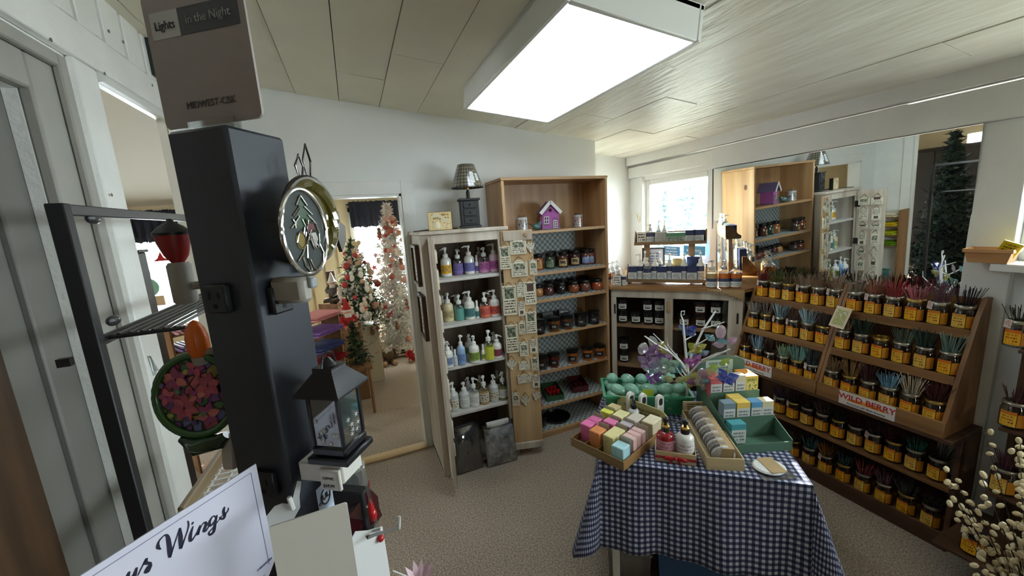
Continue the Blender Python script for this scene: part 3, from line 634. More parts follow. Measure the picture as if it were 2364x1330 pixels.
# things on the cabinet: lamp and box sign
M_charc = mat('charcoal_paint', (48, 49, 51), .5, var=.1, scale=20)
lp = at_z(1108, 521, CTOP); lp = Vector((.735, 2.52, CTOP+.0005))
lamp = thing('table_lamp', 'checked-shade lamp with small charcoal drawer chest base', 'lamp', lp, -.16)
b = MB(); b.box(-.068, .068, -.058, .058, .004, .018, b=.003); b.box(-.06, .06, -.05, .05, .018, .178, b=.003); b.box(-.07, .07, -.06, .06, .178, .192, b=.005); b.build('chest', M_charc, lamp)
for k in range(3):
    dr = MB().box(-.042, .042, -.058, -.049, .03+.05*k, .072+.05*k, b=.004).build('drawer', M_charc, lamp)
    MB().ell((0, -.063, .051+.05*k), .0055, 8, 6).build('knob', M_black, dr)
MB().lathe([(.012, .192), (.012, .235), (.008, .24), (.008, .262)], 10).build('stem', M_black, lamp)
MB().lathe([(.010, .25), (.012, .262), (.008, .275)], 10).build('socket', mat('brass', (196, 160, 84), .3, 1), lamp)
M_shade = checks('checked_shade', (178,164,132), (104,96,78), (44,42,38), .021, coat=.6, rough=.5)
def cone(b, r0, z0, r1, z1, seg=32):
    vs = []; uv = []; fs = []
    for k in range(seg+1):
        t = 2*PI*k/seg; vs += [(r0*math.cos(t), r0*math.sin(t), z0), (r1*math.cos(t), r1*math.sin(t), z1)]; uv += [(t*.085, z0), (t*.085, z1)]
    for k in range(seg): fs.append((2*k, 2*k+2, 2*k+3, 2*k+1))
    return b.add(vs, fs, 0, None, uv)
sh = cone(MB(), .105, .262, .053, .405).build('shade', M_shade, lamp)
for R_, Z_ in ((.105, .262), (.053, .405)): MB().tube([(R_*math.cos(t), R_*math.sin(t), Z_) for t in [2*PI*k/24 for k in range(25)]], .0025, 5).build('shade_rim', M_charc, sh)
cone(MB(), .107, .260, .0555, .407).build('plastic_wrap', clear('wrap_film', (240,242,244), .10, .12), sh)
b = MB()
for a0_, z0_, z1_, wd in ((-1.45, .285, .355, .32), (-1.0, .30, .345, .28)):
    vs = []
    for q in (a0_, a0_+wd/2, a0_+wd):
        for zz in (z0_, z1_): rr_ = .1085-(zz-.26)*.36; vs.append((rr_*math.cos(q), rr_*math.sin(q), zz))
    b.add(vs, [(0, 2, 3, 1), (2, 4, 5, 3)], 0, None, [(0,0), (0,1), (.5,0), (.5,1), (1,0), (1,1)])
b.build('price_sheet', printed('price_sheet_paper', (232,234,234), (150,150,150), 8), sh)
sg = thing('box_sign', 'small cream box sign with banner and jug picture on the cabinet', 'sign', (.525, 2.475, CTOP+.0005), -.22)
MB().box(-.075, .075, -.015, .02, 0, .115, b=.002).build('block', M_black, sg)
MB().quad((-.073, -.0155, .002), (.073, -.0155, .002), (.073, -.0155, .113), (-.073, -.0155, .113)).build('print', printed('jug_print', (222,196,140), (150,116,70), 5, pic=((214,188,136), (232,216,176), (170,140,90)), pic_box=(.06, .94, .06, .62), lo=.6), sg)
b = MB(); pts = [(-.055+.11*k/14, -.0165, .078+.018*math.sin(k/14*2*PI*.8)) for k in range(15)]
for k in range(14): b.quad((pts[k][0], -.017, pts[k][2]-.011), (pts[k+1][0], -.017, pts[k+1][2]-.011), (pts[k+1][0], -.017, pts[k+1][2]+.011), (pts[k][0], -.017, pts[k][2]+.011))
b.build('banner', mat('banner_cream', (214, 206, 176), .7), sg)
b = MB(); b.lathe([(.014, 0), (.019, .01), (.018, .026), (.011, .035), (.012, .042)], 12, xf=T(-.018, -.0165, .012) @ Matrix.Scale(.12, 4, (0, 1, 0))); b.build('jug', mat('jug_cream', (230, 220, 190), .6), sg)
tag(MB().tube([(.64, 2.5, CTOP+.006), (.6, 2.56, CTOP+.005), (.62, 2.62, CTOP+.005), (.52, 2.64, CTOP+.005), (.44, 2.6, CTOP+.005), (.40, 2.45, CTOP+.005), (.345, 2.4, CTOP+.004)], .004, 6).build('lamp_cord', mat('brown_cord', (70, 50, 38), .6)), 'brown lamp cord lying on the cabinet top', 'cord')
# ------------------------------------------------------------------ bags in front of the cabinet
M_film = clear('bag_film', (235, 238, 240), .16, .08)
def pillow(w, h, d, nx=8, nz=8, seed=0, bulge=.35):
    r = random.Random(seed); vs = []; fs = []
    for side in (-1, 1):
        for j in range(nz+1):
            for i in range(nx+1):
                u, v = i/nx*2-1, j/nz*2-1; k = (1-abs(u)**3.0)*(1-abs(v)**3.0)
                vs.append((u*w/2*(1-.03*(1-abs(v))), side*(d/2*(bulge+(1-bulge)*k)*(k > 0 or 1))+r.uniform(-.004, .004)*(k > 0), (v+1)*h/2))
    n = (nx+1)*(nz+1)
    for s in (0, 1):
        for j in range(nz):
            for i in range(nx):
                q = s*n+j*(nx+1)+i; fs.append((q, q+1, q+nx+2, q+nx+1))
    for i in range(nx): fs += [(i, i+1, n+i+1, n+i), (nz*(nx+1)+i, nz*(nx+1)+i+1, n+nz*(nx+1)+i+1, n+nz*(nx+1)+i)]
    for j in range(nz): q = j*(nx+1); fs += [(q, q+nx+1, n+q+nx+1, n+q), (q+nx, q+2*nx+1, n+q+2*nx+1, n+q+nx)]
    return vs, fs
for i, (pa, pb, hh, col, col2, lab) in enumerate((((1052, 1104), (1120, 1082), .27, (70,67,66), (46,44,44), 'clear plastic bag with folded dark grey throw, standing on the carpet'), ((1128, 1085), (1198, 1065), .25, (206,206,206), (120,120,122), 'clear plastic bag with mottled silver fleece leaning on the cabinet'))):
    A = at_z(*pa, 0); Bq = at_z(*pb, 0); c = (A+Bq)/2; wd = (Bq-A).length; ang = math.atan2((Bq-A).y, (Bq-A).x)
    t = thing('bagged_throw', lab, 'bag', (c.x, c.y+.03, .004), ang, rot=(-.17, 0, ang))
    vs, fs = pillow(wd*.94, hh, .07, seed=i); MB().add(vs, fs).build('throw', mat('throw_%d' % i, col, .8, var=.4, scale=26 if i else 8, col2=col2, bump=.6, bscale=60), t)
    vs, fs = pillow(wd, hh+.03, .082, seed=i+5); MB().add(vs, fs).build('plastic_bag', M_film, t)
    MB().box(-wd*.36, wd*.36, -.012, .012, hh+.012, hh+.045, b=.002).build('header_card', printed('bag_header', (220,220,216), (60,60,60), 3) if i else mat('bag_header_dark', (40,38,38), .5), t)
# ------------------------------------------------------------------ pine bookcase
BX0, BX1, BF, BB, BT = .935, 1.765, 2.42, 2.745, 1.922
BS = (1.562, 1.266, 1.07, .815, .53, .255, .05)
bk = thing('bookcase', 'tall golden pine bookcase with checked lining, holding jar candles', 'bookcase')
for s_, (xa, xb) in enumerate(((BX0, BX0+.02), (BX1-.02, BX1))): MB().box(xa, xb, BF, BB, 0, BT-.02, b=.002).build('side_panel', M_pine, bk)
MB().box(BX0-.004, BX1+.004, BF-.004, BB, BT-.02, BT, b=.003).build('top_board', M_pinex, bk)
M_lin = checks('checked_lining', (196,202,200), (128,140,142), (128,140,142), .046, uv=False, gingham=False, axes=(0, 2), rough=.6)
M_lin2 = checks('checked_shelf_paper', (196,202,200), (128,140,142), (128,140,142), .046, uv=False, gingham=False, axes=(0, 1), rough=.5)
for i, z in enumerate(BS):
    sh = MB().box(BX0+.02, BX1-.02, BF+.004, BB-.015, z-.02, z, b=.002).build('shelf', M_pinex, bk)
    if i > 0: MB().box(BX0+.022, BX1-.022, BF+.02, BB-.018, z, z+.0012).build('shelf_paper', M_lin2, sh)
MB().box(BX0+.02, BX1-.02, BB-.015, BB-.008, .03, BT-.02).build('back_board', M_pine, bk)
MB().box(BX0+.024, BX1-.1, BB-.018, BB-.0155, .05, 1.54).build('lining', M_lin, bk)
MB().box(BX0+.02, BX1-.02, BF+.01, BF+.025, 0, .03).build('plinth', M_pinex, bk)
b = MB()
for y_, z_ in ((2.52, .72), (2.61, 1.18), (2.5, 1.75)): b.lathe([(.0, 0), (.012, .0008), (.016, .0002)], 10, xf=T(BX1, y_, z_) @ RY(PI/2) @ Matrix.Scale(1.6, 4, (1, 0, 0)))
b.build('knot', mat('pine_knot', (92, 54, 28), .5), bk)
# candles
M_lid = mat('black_lid', (20, 19, 19), .3, coat=.3)
def candle(kind, loc, col, lab, label, group, d=.074, h=.11, glass=None, rz=None):
    face = math.atan2(CAM.y-loc[1], CAM.x-loc[0]) if rz is None else rz
    t = thing('jar_candle', label, 'candle', loc, face, group); r = d/2; wax = mat('wax_%d_%d_%d' % col, col, .16, coat=.9)
    if kind == 'tall': pr = [(r*.9, 0), (r, .006), (r, h*.62), (r*.82, h*.72), (r*.7, h*.76)]; ld_ = [(r*.76, h*.74), (r*.8, h*.76), (r*.8, h*.86), (r*.9, h*.88), (r*.9, h*.94), (r*.6, h*.985), (0, h)]
    elif kind == 'squat': pr = [(r*.66, 0), (r*.9, h*.1), (r, h*.33), (r*.9, h*.58), (r*.74, h*.68)]; ld_ = [(r*.72, h*.66), (r*.82, h*.7), (r*.82, h*.82), (r*.86, h*.84), (r*.8, h*.93), (0, h)]
    else: pr = [(r*.9, 0), (r*.94, .004), (r, h*.82)]; ld_ = [(r*1.04, h*.8), (r*1.06, h*.84), (r*1.06, h*.97), (r*.9, h), (0, h)]
    link('jar', cached(('cj', kind, d, h, wax.name), lambda: MB().lathe(pr, 16).mesh('jar', wax)), t)
    link('lid', cached(('cl', kind, d, h), lambda: MB().lathe(ld_, 16).mesh('lid', M_lid)), t)
    if lab:
        z0, z1 = (h*.12, h*.5) if kind != 'tumbler' else (h*.2, h*.6)
        q = r+.0008 if kind != 'squat' else r*1.0
        if kind == 'squat': z0, z1 = h*.2, h*.5
        link('label', cached(('cb', kind, d, h, lab.name), lambda: MB().open_lathe([(q, z0), (q, z1)], 8, a0=-.75, a1=.75, uvs=True).mesh('label', lab)), t)
    return t
CL = {'tan': printed('candle_label_tan', (206,176,120), (60,44,30), 4, pic=((40,40,46), (90,80,60)), pic_box=(.15, .85, .4, .85), hi=.4), 'blue': printed('candle_label_blue', (140,160,200), (40,50,80), 4, pic=((70,96,150), (190,200,220)), pic_box=(.1, .9, .35, .9), hi=.35),
      'green': printed('candle_label_green', (120,132,110), (30,40,30), 4), 'orange': printed('candle_label_orange', (206,160,90), (80,50,30), 4), 'wht': printed('candle_print', (30,28,28), (200,200,196), 4, mx=.3, lo=.3, hi=.7)}
BG = ['', 'tall jar candles on the upper bookcase shelf', 'squat jar candles on the bookcase', 'dark tumbler candles on the bookcase', 'amber tumbler candles on the bookcase']
BN = {1: 'the shelf below the birdhouse', 2: 'the squat candle shelf', 3: 'the dark tumbler shelf', 4: 'the amber tumbler shelf'}
def shelf_candle(s, px, py, kind, col, lab, desc, back=0.0, **k):
    z = BS[s]+.0016; p = at_z(px, py, z)
    if back: p = p+Vector((p.x, p.y, 0)).normalized()*back
    p.y = min(max(p.y, BF+.045), BB-.065); p.x = min(p.x, BX1-.06); candle(kind, p, col, lab, desc+', on '+BN[s], BG[s], **k)
for px, py, col, lab, ds in ((1243, 623, (150,84,40), 'orange', 'amber tall jar candle half behind the door'), (1270, 620, (44,58,40), 'green', 'dark green tall jar candle'), (1300, 617, (88,44,34), 'tan', 'brown tall jar candle with crow label'), (1328, 613, (66,30,32), 'tan', 'maroon tall jar candle with tan label'), (1353, 610, (92,50,42), 'blue', 'brown tall jar candle with blue label'), (1379, 607, (110,58,48), 'blue', 'brown blue-labelled tall jar candle at the right end')):
    shelf_candle(1, px, py, 'tall', col, CL[lab], ds, d=.080, h=.124)
for px, py, ds in ((1256, 614, 'rear tall jar between amber and green'), (1287, 610, 'rear tall jar between green and brown'), (1314, 607, 'rear tall jar between brown and maroon'), (1342, 604, 'rear tall jar near the right end')): shelf_candle(1, px, py, 'tall', (60,40,36), None, ds, back=.09, d=.080, h=.124)
for px, py, col, ds in ((1242, 684, (190,130,70), 'honey squat jar candle half behind the door'), (1267, 681, (88,44,44), 'dusky red squat jar candle'), (1295, 678, (34,20,20), 'almost black squat jar candle'), (1325, 675, (140,72,36), 'amber brown squat jar candle'), (1351, 672, (112,62,48), 'brown squat jar candle beside the orange one'), (1379, 669, (160,72,40), 'orange squat jar candle at the right end')): shelf_candle(2, px, py, 'squat', col, None, ds, d=.086, h=.094)
for px, py, ds in ((1255, 672, 'rear squat jar at the left'), (1282, 669, 'rear squat jar left of centre'), (1310, 666, 'rear squat jar right of centre'), (1340, 662, 'rear squat jar at the right'), (1368, 660, 'rear squat jar in the right corner')): shelf_candle(2, px, py, 'squat', (50,34,30), None, ds, back=.1, d=.086, h=.094)
for px, py, col, ds in ((1246, 770, (30,26,24), 'dark tumbler candle half behind the door'), (1281, 764, (120,72,30), 'amber tumbler candle among dark ones'), (1312, 759, (96,58,30), 'brown tumbler candle in the middle'), (1344, 753, (42,36,34), 'charcoal tumbler candle right of the middle'), (1376, 748, (36,32,32), 'charcoal tumbler candle at the right end')): shelf_candle(3, px, py, 'tumbler', col, CL['wht'], ds, d=.094, h=.102)
for px, py, col, ds in ((1251, 850, (60,36,22), 'dark brown tumbler candle half behind the door'), (1279, 845, (104,30,26), 'red tumbler candle'), (1322, 836, (160,90,32), 'leftmost bright amber tumbler candle'), (1356, 829, (168,92,30), 'middle bright amber tumbler candle'), (1384, 824, (172,94,28), 'bright amber tumbler candle at the right end')): shelf_candle(4, px, py, 'tumbler', col, CL['wht'], ds, d=.092, h=.106)
for s_, kd, dd, hh_ in ((1, 'tall', .080, .124), (2, 'squat', .086, .094)):
    for k, (x_, c_) in enumerate(((.985, (120,60,36)), (1.07, (70,50,40)))): candle(kd, (x_+.01*(s_-1), 2.50, BS[s_]+.0016), c_, CL['tan'] if s_ == 1 else None, ['far left', 'inner left'][k]+' jar behind the open door, on '+BN[s_], BG[s_], d=dd, h=hh_)
for i, (px, py) in enumerate(((1262, 752), (1298, 746))):
    p = at_z(px, py, BS[3]); p.y = 2.62; t = thing('gift_box', ('left' if i == 0 else 'right')+' black square box propped behind the dark tumblers', 'box', (p.x+.02, p.y, BS[3]+.002), group='black boxes on the bookcase', rot=(-.2, .05*(i*2-1), -.1))
    MB().box(-.045, .045, -.02, .02, 0, .105, b=.003).build('carton', mat('black_card', (38,37,38), .4), t); MB().box(-.032, .032, -.0215, -.02, .014, .09, b=.0005).build('box_window', mat('smoky_film', (66,64,66), .12), t)
# top shelf: birdhouse, bird, mugs
Z0 = BS[0]+.0005
M_purple = mat('purple_paint', (150, 92, 168), .6, var=.12, scale=20); M_pinkp = mat('orchid_paint', (176, 96, 172), .6, var=.1, scale=20); M_wht = mat('white_paint', (226, 222, 220), .6)
bh = thing('birdhouse', 'purple wooden birdhouse with white-edged roof', 'birdhouse', (1.355, 2.57, Z0), -.30)
MB().prism([(-.062, .006), (.062, .006), (.062, .115), (0, .185), (-.062, .115)], -.055, .055).build('house_body', M_pinkp, bh)
MB().box(-.07, .07, -.062, .062, 0, .008, b=.002).build('base_board', mat('lavender_base', (132,118,150), .6), bh)
for s in (-1, 1):
    rf = MB().box(0, .112, -.078, .078, 0, .010, b=.002, xf=T(0, 0, .196) @ (RY(.83) if s > 0 else Matrix.Scale(-1, 4, (1,0,0)) @ RY(.83))).build('roof_panel', mat('lilac_roof', (124,110,150), .6), bh)
    MB().box(0, .112, -.082, -.078, -.012, .011, xf=T(0, 0, .196) @ (RY(.83) if s > 0 else Matrix.Scale(-1, 4, (1,0,0)) @ RY(.83))).build('bargeboard', M_wht, rf)
MB().lathe([(.012, 0), (.012, .002), (0, .002)], 14, xf=T(0, -.055, .135) @ RX(PI/2)).build('entrance_hole', mat('dark_hole', (60, 10, 26), .8), bh)
def bh_win(x, z, w_, h_, arch=False):
    wq = MB().box(x-w_/2, x+w_/2, -.0585, -.055, z, z+h_).build('window' if not arch else 'door', M_wht, bh)
    b = MB()
    for i in (0, 1):
        for j in ((0, 1) if not arch else (0, 1, 2)):
            n = 2 if not arch else 3; b.box(x-w_/2+.004+i*(w_/2-.002), x-w_/2+w_/2-.002+i*(w_/2-.002), -.0592, -.0585, z+.004+j*(h_-.004)/n, z+(j+1)*(h_-.004)/n)
    b.build('pane', mat('dark_pane', (86,60,96), .4), wq)
bh_win(-.03, .04, .036, .052); bh_win(.033, .008, .03, .054, True)
b = MB().box(.014, .018, -.0595, -.055, .008, .07); b.box(.048, .052, -.0595, -.055, .008, .07); b.tube([(.033+.017*math.cos(t), -.057, .066+.012*math.sin(t)) for t in [PI*k/8 for k in range(9)]], .003, 5); b.build('door_surround', mat('slate_grey', (112,112,120), .6), bh)
MB().box(-.05, -.012, -.0615, -.055, .03, .038).build('window_box', mat('slate_grey', (112,112,120), .6), bh)
MB().box(-.0645, -.062, -.03, .03, .045, .095).build('side_window', M_wht, bh)
def mug(loc, lab, w_, h_, matp, group=None):
    t = thing('wrapped_mug', lab, 'mug', loc, math.atan2(CAM.y-loc[1], CAM.x-loc[0]))
    MB().lathe([(w_*.46, 0), (w_*.5, .004), (w_*.5, h_), (w_*.46, h_), (w_*.45, .01), (0, .008)], 18).build('cup', M_wht, t)
    MB().open_lathe([(w_*.505, h_*.06), (w_*.505, h_*.96)], 14, a0=-1.4, a1=1.4, uvs=True).build('picture', matp, t)
    MB().lathe([(w_*.54, .0), (w_*.55, h_*.8), (w_*.5, h_*1.06), (w_*.3, h_*1.12), (w_*.36, h_*1.2)], 10).build('cellophane', clear('wrap_film', (240,242,244), .10, .12), t)
mug((1.11, 2.52, Z0), 'white mug with rooster picture wrapped in cellophane', .085, .095, printed('rooster_glaze', (222,220,212), (130,120,110), 3, pic=((70,80,84), (216,212,204), (170,130,96)), pic_box=(.1, .9, .1, .9)))
mug((1.60, 2.57, Z0), 'white mug with red apple picture wrapped in cellophane', .072, .09, printed('apple_glaze', (226,222,214), (140,130,120), 3, pic=((160,50,44), (222,216,206), (190,120,100)), pic_box=(.1, .9, .15, .85)))
bd_ = thing('bird_figurine', 'small teal ceramic bird figurine beside the birdhouse', 'figurine', (1.225, 2.515, Z0), .3)
M_tealc = mat('teal_ceramic', (74, 112, 112), .25, coat=.6)
b = MB().ell((0, 0, .026), (.036, .024, .024), 12, 8); b.ell((.03, 0, .045), .016, 10, 7); b.add([(-.03, -.008, .03), (-.03, .008, .03), (-.075, .01, .052), (-.075, -.01, .052), (-.03, 0, .02)], [(0,1,2,3), (0,3,4), (1,4,2), (2,4,3)]); b.build('bird_body', M_tealc, bd_)
MB().add([(.043, -.004, .046), (.043, .004, .046), (.058, 0, .044), (.043, 0, .05)], [(0,1,2), (0,2,3), (1,3,2)]).build('beak', mat('horn_beak', (150,130,80), .4), bd_)
MB().lathe([(.016, 0), (.02, .002), (.008, .008)], 10).build('foot', M_tealc, bd_)
# lower shelves: trays, tapers, plate
Z5, Z6 = BS[5]+.0016, BS[6]+.0016
def taper(name, loc, d_, L_, r, m, label, group, cat='candle'):
    d_ = Vector(d_).normalized(); loc = Vector(loc)
    o = MB().tube([(0,0,0), d_*L_*.9, d_*L_], [r, r*.75, r*.25], 8).build(name, m, None, loc); tag(o, label, cat, group); return o
for k, (x_, col) in enumerate(((1.09, (220,130,30)), (1.115, (206,140,60)), (1.14, (214,110,30)))): taper('taper_candle', (x_, 2.50, Z5+.012), (.1, .25, 1), .16, .009, mat('wax_taper_%d' % k, col, .35), ['left', 'middle', 'right'][k]+' orange taper candle standing behind the red cloth', 'orange tapers on the low bookcase shelf')
rc = thing('red_cloth', 'crumpled red cloth bundle on the low bookcase shelf', 'cloth', (1.13, 2.475, Z5))
b = MB(); rn = random.Random(4)
for k in range(7): b.ell((rn.uniform(-.05, .05), rn.uniform(-.02, .02), .02+.004*k), (.035, .02, .02), 8, 6, xf=RZ(rn.uniform(0, 3)))
b.build('folds', mat('red_satin', (190, 26, 26), .45), rc)
def tray(loc, rz, w_, d_, h_, m, label, rot=None):
    t = thing('open_tray', label, 'tray', loc, rz, rot=rot); f = MB()
    f.box(-w_/2, w_/2, -d_/2, d_/2, 0, .004); f.box(-w_/2, -w_/2+.004, -d_/2, d_/2, .004, h_); f.box(w_/2-.004, w_/2, -d_/2, d_/2, .004, h_); f.box(-w_/2+.004, w_/2-.004, -d_/2, -d_/2+.004, .004, h_); f.box(-w_/2+.004, w_/2-.004, d_/2-.004, d_/2, .004, h_)
    f.build('tray_box', m, t); return t
tray((1.30, 2.555, Z5+.02), -.15, .14, .18, .045, mat('green_card', (52, 92, 62), .5), 'green card tray of red votive candles', rot=(.22, 0, -.15))
for k in range(6):
    i, j = k % 3, k//3
    tag(MB().lathe([(.013, 0), (.015, .004), (.015, .03), (.004, .034)], 10).build('votive_candle', mat('red_wax', (176, 20, 34), .25, coat=.5), None, (1.265+.035*i, 2.52+.05*j, Z5+.03+.011*j), (.22, 0, 0)), 'red votive candle in the green tray, %s row, %s' % (('front', 'back')[j], ('left', 'centre', 'right')[i]), 'candle', 'red votives in the green tray')
tray((1.545, 2.57, Z5+.02), -.2, .13, .16, .05, mat('maroon_card', (92, 30, 34), .5), 'dark maroon card tray on the low bookcase shelf', rot=(.2, 0, -.2))
for k in range(4): tag(MB().lathe([(.014, 0), (.016, .004), (.016, .03), (.004, .034)], 10).build('votive_candle', mat('maroon_wax', (84, 20, 26), .3, coat=.4), None, (1.513+.04*(k % 2), 2.55+.05*(k//2), Z5+.03+.010*(k//2)), (.2, 0, 0)), 'maroon votive candle in the maroon tray, %s row, %s' % (('front', 'back')[k//2], ('left', 'right')[k % 2]), 'candle', 'maroon votives in the maroon tray')
tag(MB().lathe([(.0, .004), (.09, .004), (.098, .012), (.105, .024), (.108, .024), (.1, .008), (.085, 0), (0, 0)], 28).build('candle_plate', mat('black_glaze', (18, 18, 20), .25), None, (1.34, 2.56, Z6)), 'round black plate on the bookcase floor', 'plate')
vs, fs = pillow(.13, .09, .08, 6, 6, 9, .5); tag(MB().add(vs, fs).build('black_bag', mat('black_bag_film', (24, 24, 26), .25), None, (1.14, 2.5, Z6), (.2, 0, .3)), 'crumpled black plastic bag on the bookcase floor', 'bag')
# ================================================================== CORNER COUNTER
KA, KB = Vector((1.79, 2.43, 0)), Vector((2.375, 1.77, 0)); KL = (KB-KA).length; KD = (KB-KA)/KL; KN = Vector((-KD.y, KD.x, 0)); KZ = 1.095
KANG = math.atan2(KD.y, KD.x)
def kpt(px, py, v=0.0): return at_line(px, py, KA+KN*v, KB+KN*v)
def kuv(p): q = Vector((p[0], p[1], 0))-KA; return q.dot(KD), q.dot(KN)
def kw(u, v, z): p = KA+KD*u+KN*v; return Vector((p.x, p.y, z))
M_counter = wood('counter_wood', (176, 132, 86), (136, 94, 56), 'x', .45)
kc = thing('corner_cabinet', 'whitewashed diagonal corner cabinet with wooden top under the window', 'cabinet', KA, KANG)
def kl(x_, y_): u, v = kuv((x_, y_)); return (u, v)
out = [kl(1.79, 2.43), kl(2.375, 1.77), kl(2.57, 1.77), kl(2.57, 3.15), kl(1.90, 3.15), kl(1.90, 2.74), kl(1.79, 2.74)]
def slab(b, poly, z0, z1, m=0):
    n = len(poly); return b.add([(x, y, z0) for x, y in poly]+[(x, y, z1) for x, y in poly], [tuple(range(n-1, -1, -1)), tuple(range(n, 2*n))]+[(i, (i+1) % n, (i+1) % n+n, i+n) for i in range(n)], m)
slab(MB(), [(-.005, -.02), (KL+.005, -.02)]+out[2:6]+[kl(1.785, 2.74)], KZ-.022, KZ).build('counter_top', M_counter, kc)
u1, u2 = kuv(kpt(1423, 750))[0], kuv(kpt(1534, 750))[0]; u3, u4 = kuv(kpt(1553, 750))[0], kuv(kpt(1680, 750))[0]
zr = kpt(1480, 688).z
f = MB()
for a_, b_ in ((0, u1), (u2, u3), (u4, KL)): f.box(a_, b_, 0, .02, 0, zr, b=.002)
f.box(0, KL, 0, .02, zr, KZ-.022, b=.002); f.box(0, KL, 0, .02, 0, .07)
f.build('face_frame', M_ww, kc)
zs1, zs2 = kpt(1480, 752, .02).z, kpt(1450, 842, .02).z
inner = [(.01, .02), (KL-.01, .02), (KL-.01+.1, .13), kl(2.56, 2.3), kl(2.3, 2.72), kl(1.95, 2.72), kl(1.83, 2.72)]
for z in (zs1, zs2, .09): slab(MB(), [(.01, .021), (KL-.01, .021), (KL+.06, .1), (KL*.5+.15, .42), (KL*.5-.2, .42), (-.12, .2)], z-.018, z).build('shelf', mat('cabinet_shelf_wood', (150, 118, 86), .6, var=.2, scale=9), kc)
f = MB(); f.box(-.13, KL+.1, .43, .44, .05, KZ-.03); f.box(-.01, .0, .02, .43, .02, KZ-.03, xf=RZ(.0)); f.box(KL, KL+.01, .02, .43, .02, KZ-.03); f.box(u2+.01, u3-.01, .02, .30, .07, zr)
f.build('carcass', M_wwin, kc)
for u_, z_ in ((.028, zr-.13), (KL-.03, zr-.16)):
    h_ = MB().box(u_-.006, u_+.006, -.004, 0, z_, z_+.075, b=.002); h_.build('hinge', M_black, kc)
MB().box((u2+u3)/2-.008, (u2+u3)/2+.008, -.012, 0, zr-.10, zr-.02, b=.004).build('turn_button', M_pine, kc)
# scalloped bracket board at the right end
sc_ = [(0, 0), (.2, -.0)]; 
pts = [(-.02, .0)]+[(.2, .0), (.2, -.075)]+[(.2-.22*k/12, -.075+.06*math.sin(PI/2*k/12)+.004*(k % 2)) for k in range(1, 13)]
brk = thing('scalloped_board', 'scalloped wooden bracket board hung at the counter corner', 'board', kw(KL-.2, -.022, KZ-.004), KANG)
MB().prism(pts, -.012, 0).build('board', wood('tan_board', (176,148,108), (146,116,78), 'x'), brk)
b = MB()
for k in range(12):
    p0 = pts[3+k]; b.ell((p0[0]-.002, -.013, p0[1]+.006), .0035, 6, 4)
b.build('stitches', mat('dark_stitch', (96, 74, 46), .7), brk)['kind'] = 'stuff'
# black jars in the cabinet
KG = 'black labelled jars in the corner cabinet'
LBW = printed('white_jar_label', (214,212,204), (36,34,34), 5, pic=((30,28,28), (38,36,36)), pic_box=(.2, .8, .22, .48), lo=.55, hi=.85)
def kjar(px, py, z, lab, v=None, col=(38,36,36)):
    p = at_z(px, py, z); u, vv = kuv(p); vv = min(max(vv, .07), .2) if v is None else v; u = kuv(kpt(px, py, vv))[0]
    q = kw(u, vv, z); candle('tumbler', q, col, LBW, lab, KG, d=.086, h=.098, rz=math.atan2(CAM.y-q.y, CAM.x-q.x))
Za, Zb = zs1+.0006, zs2+.0006
for px, n in ((1438, 'leftmost'), (1468, 'second'), (1497, 'third'), (1522, 'fourth')): kjar(px, 745, Za, n+' black jar on the left bay shelf, lower layer', .09)
for px, n in ((1437, 'leftmost'), (1495, 'middle'), (1522, 'rightmost')): kjar(px, 716, Za+.099, n+' black jar stacked on top in the left bay', .09)
kjar(1441, 836, Zb, 'black jar at the bottom of the low left stack', .09); kjar(1440, 806, Zb+.099, 'black jar on top of the low left stack', .09)
for px, n, c in ((1579, 'single brown', (58,32,28)), (1617, 'middle brown', (64,34,28)), (1652, 'rightmost black', (38,36,36))): kjar(px, 755, Za, n+' jar on the right bay shelf, lower layer', .09, c)
for px, n, c in ((1616, 'brown', (64,34,28)), (1652, 'black', (38,36,36))): kjar(px, 726, Za+.099, n+' jar stacked on top in the right bay', .09, c)
# ------------------------------------------------------------------ stepped display on the counter
M_disp = wood('display_wood', (150, 122, 92), (112, 86, 60), 'x', .55)
ds = thing('stepped_display', 'rustic wooden two-tier display in front of the window', 'display', KA, KANG)
ua, ub = kuv(kpt(1446, 655, .10))[0], kuv(kpt(1632, 655, .10))[0]; DV0, DV1 = .09, .20
f = MB(); f.box(ua, ub, DV0, DV1, KZ+.022, KZ+.034, b=.002); f.box(ua+.01, ua+.03, DV0+.01, DV1, KZ, KZ+.022); f.box(ub-.03, ub-.01, DV0+.01, DV1, KZ, KZ+.022); f.box(ua, ub, DV0-.006, DV0, KZ+.02, KZ+.045, b=.001)
f.build('lower_tray', M_disp, ds)
for u_ in (ua, ub-.01): MB().prism([(DV0, KZ+.034), (DV1, KZ+.034), (DV1, KZ+.15), (DV1-.03, KZ+.15)], 0, .01, xf=T(u_, 0, 0) @ Matrix(((0,1,0,0), (1,0,0,0), (0,0,1,0), (0,0,0,1)))).build('end_board', M_disp, ds)
V2 = .21; zt = kpt(1548, 561, V2).z; uc, ud = kuv(kpt(1464, 560, V2))[0], kuv(kpt(1632, 555, V2))[0]
f = MB(); f.box(uc, ud, V2, V2+.1, zt-.012, zt, b=.002); f.box(uc, ud, V2-.006, V2, zt-.012, zt+.012, b=.001); f.box(uc, ud, V2+.09, V2+.1, zt, zt+.085)
f.build('upper_tray', M_disp, ds)
for u_ in (uc, ud-.01): MB().prism([(V2, zt), (V2+.1, zt), (V2+.1, zt+.095), (V2+.06, zt+.095)], 0, .01, xf=T(u_, 0, 0) @ Matrix(((0,1,0,0), (1,0,0,0), (0,0,1,0), (0,0,0,1)))).build('end_board', M_disp, ds)
for u_ in (uc+.09, ud-.10): MB().box(u_-.022, u_+.022, V2+.04, V2+.07, KZ, zt-.012, b=.002).build('post', M_disp, ds)
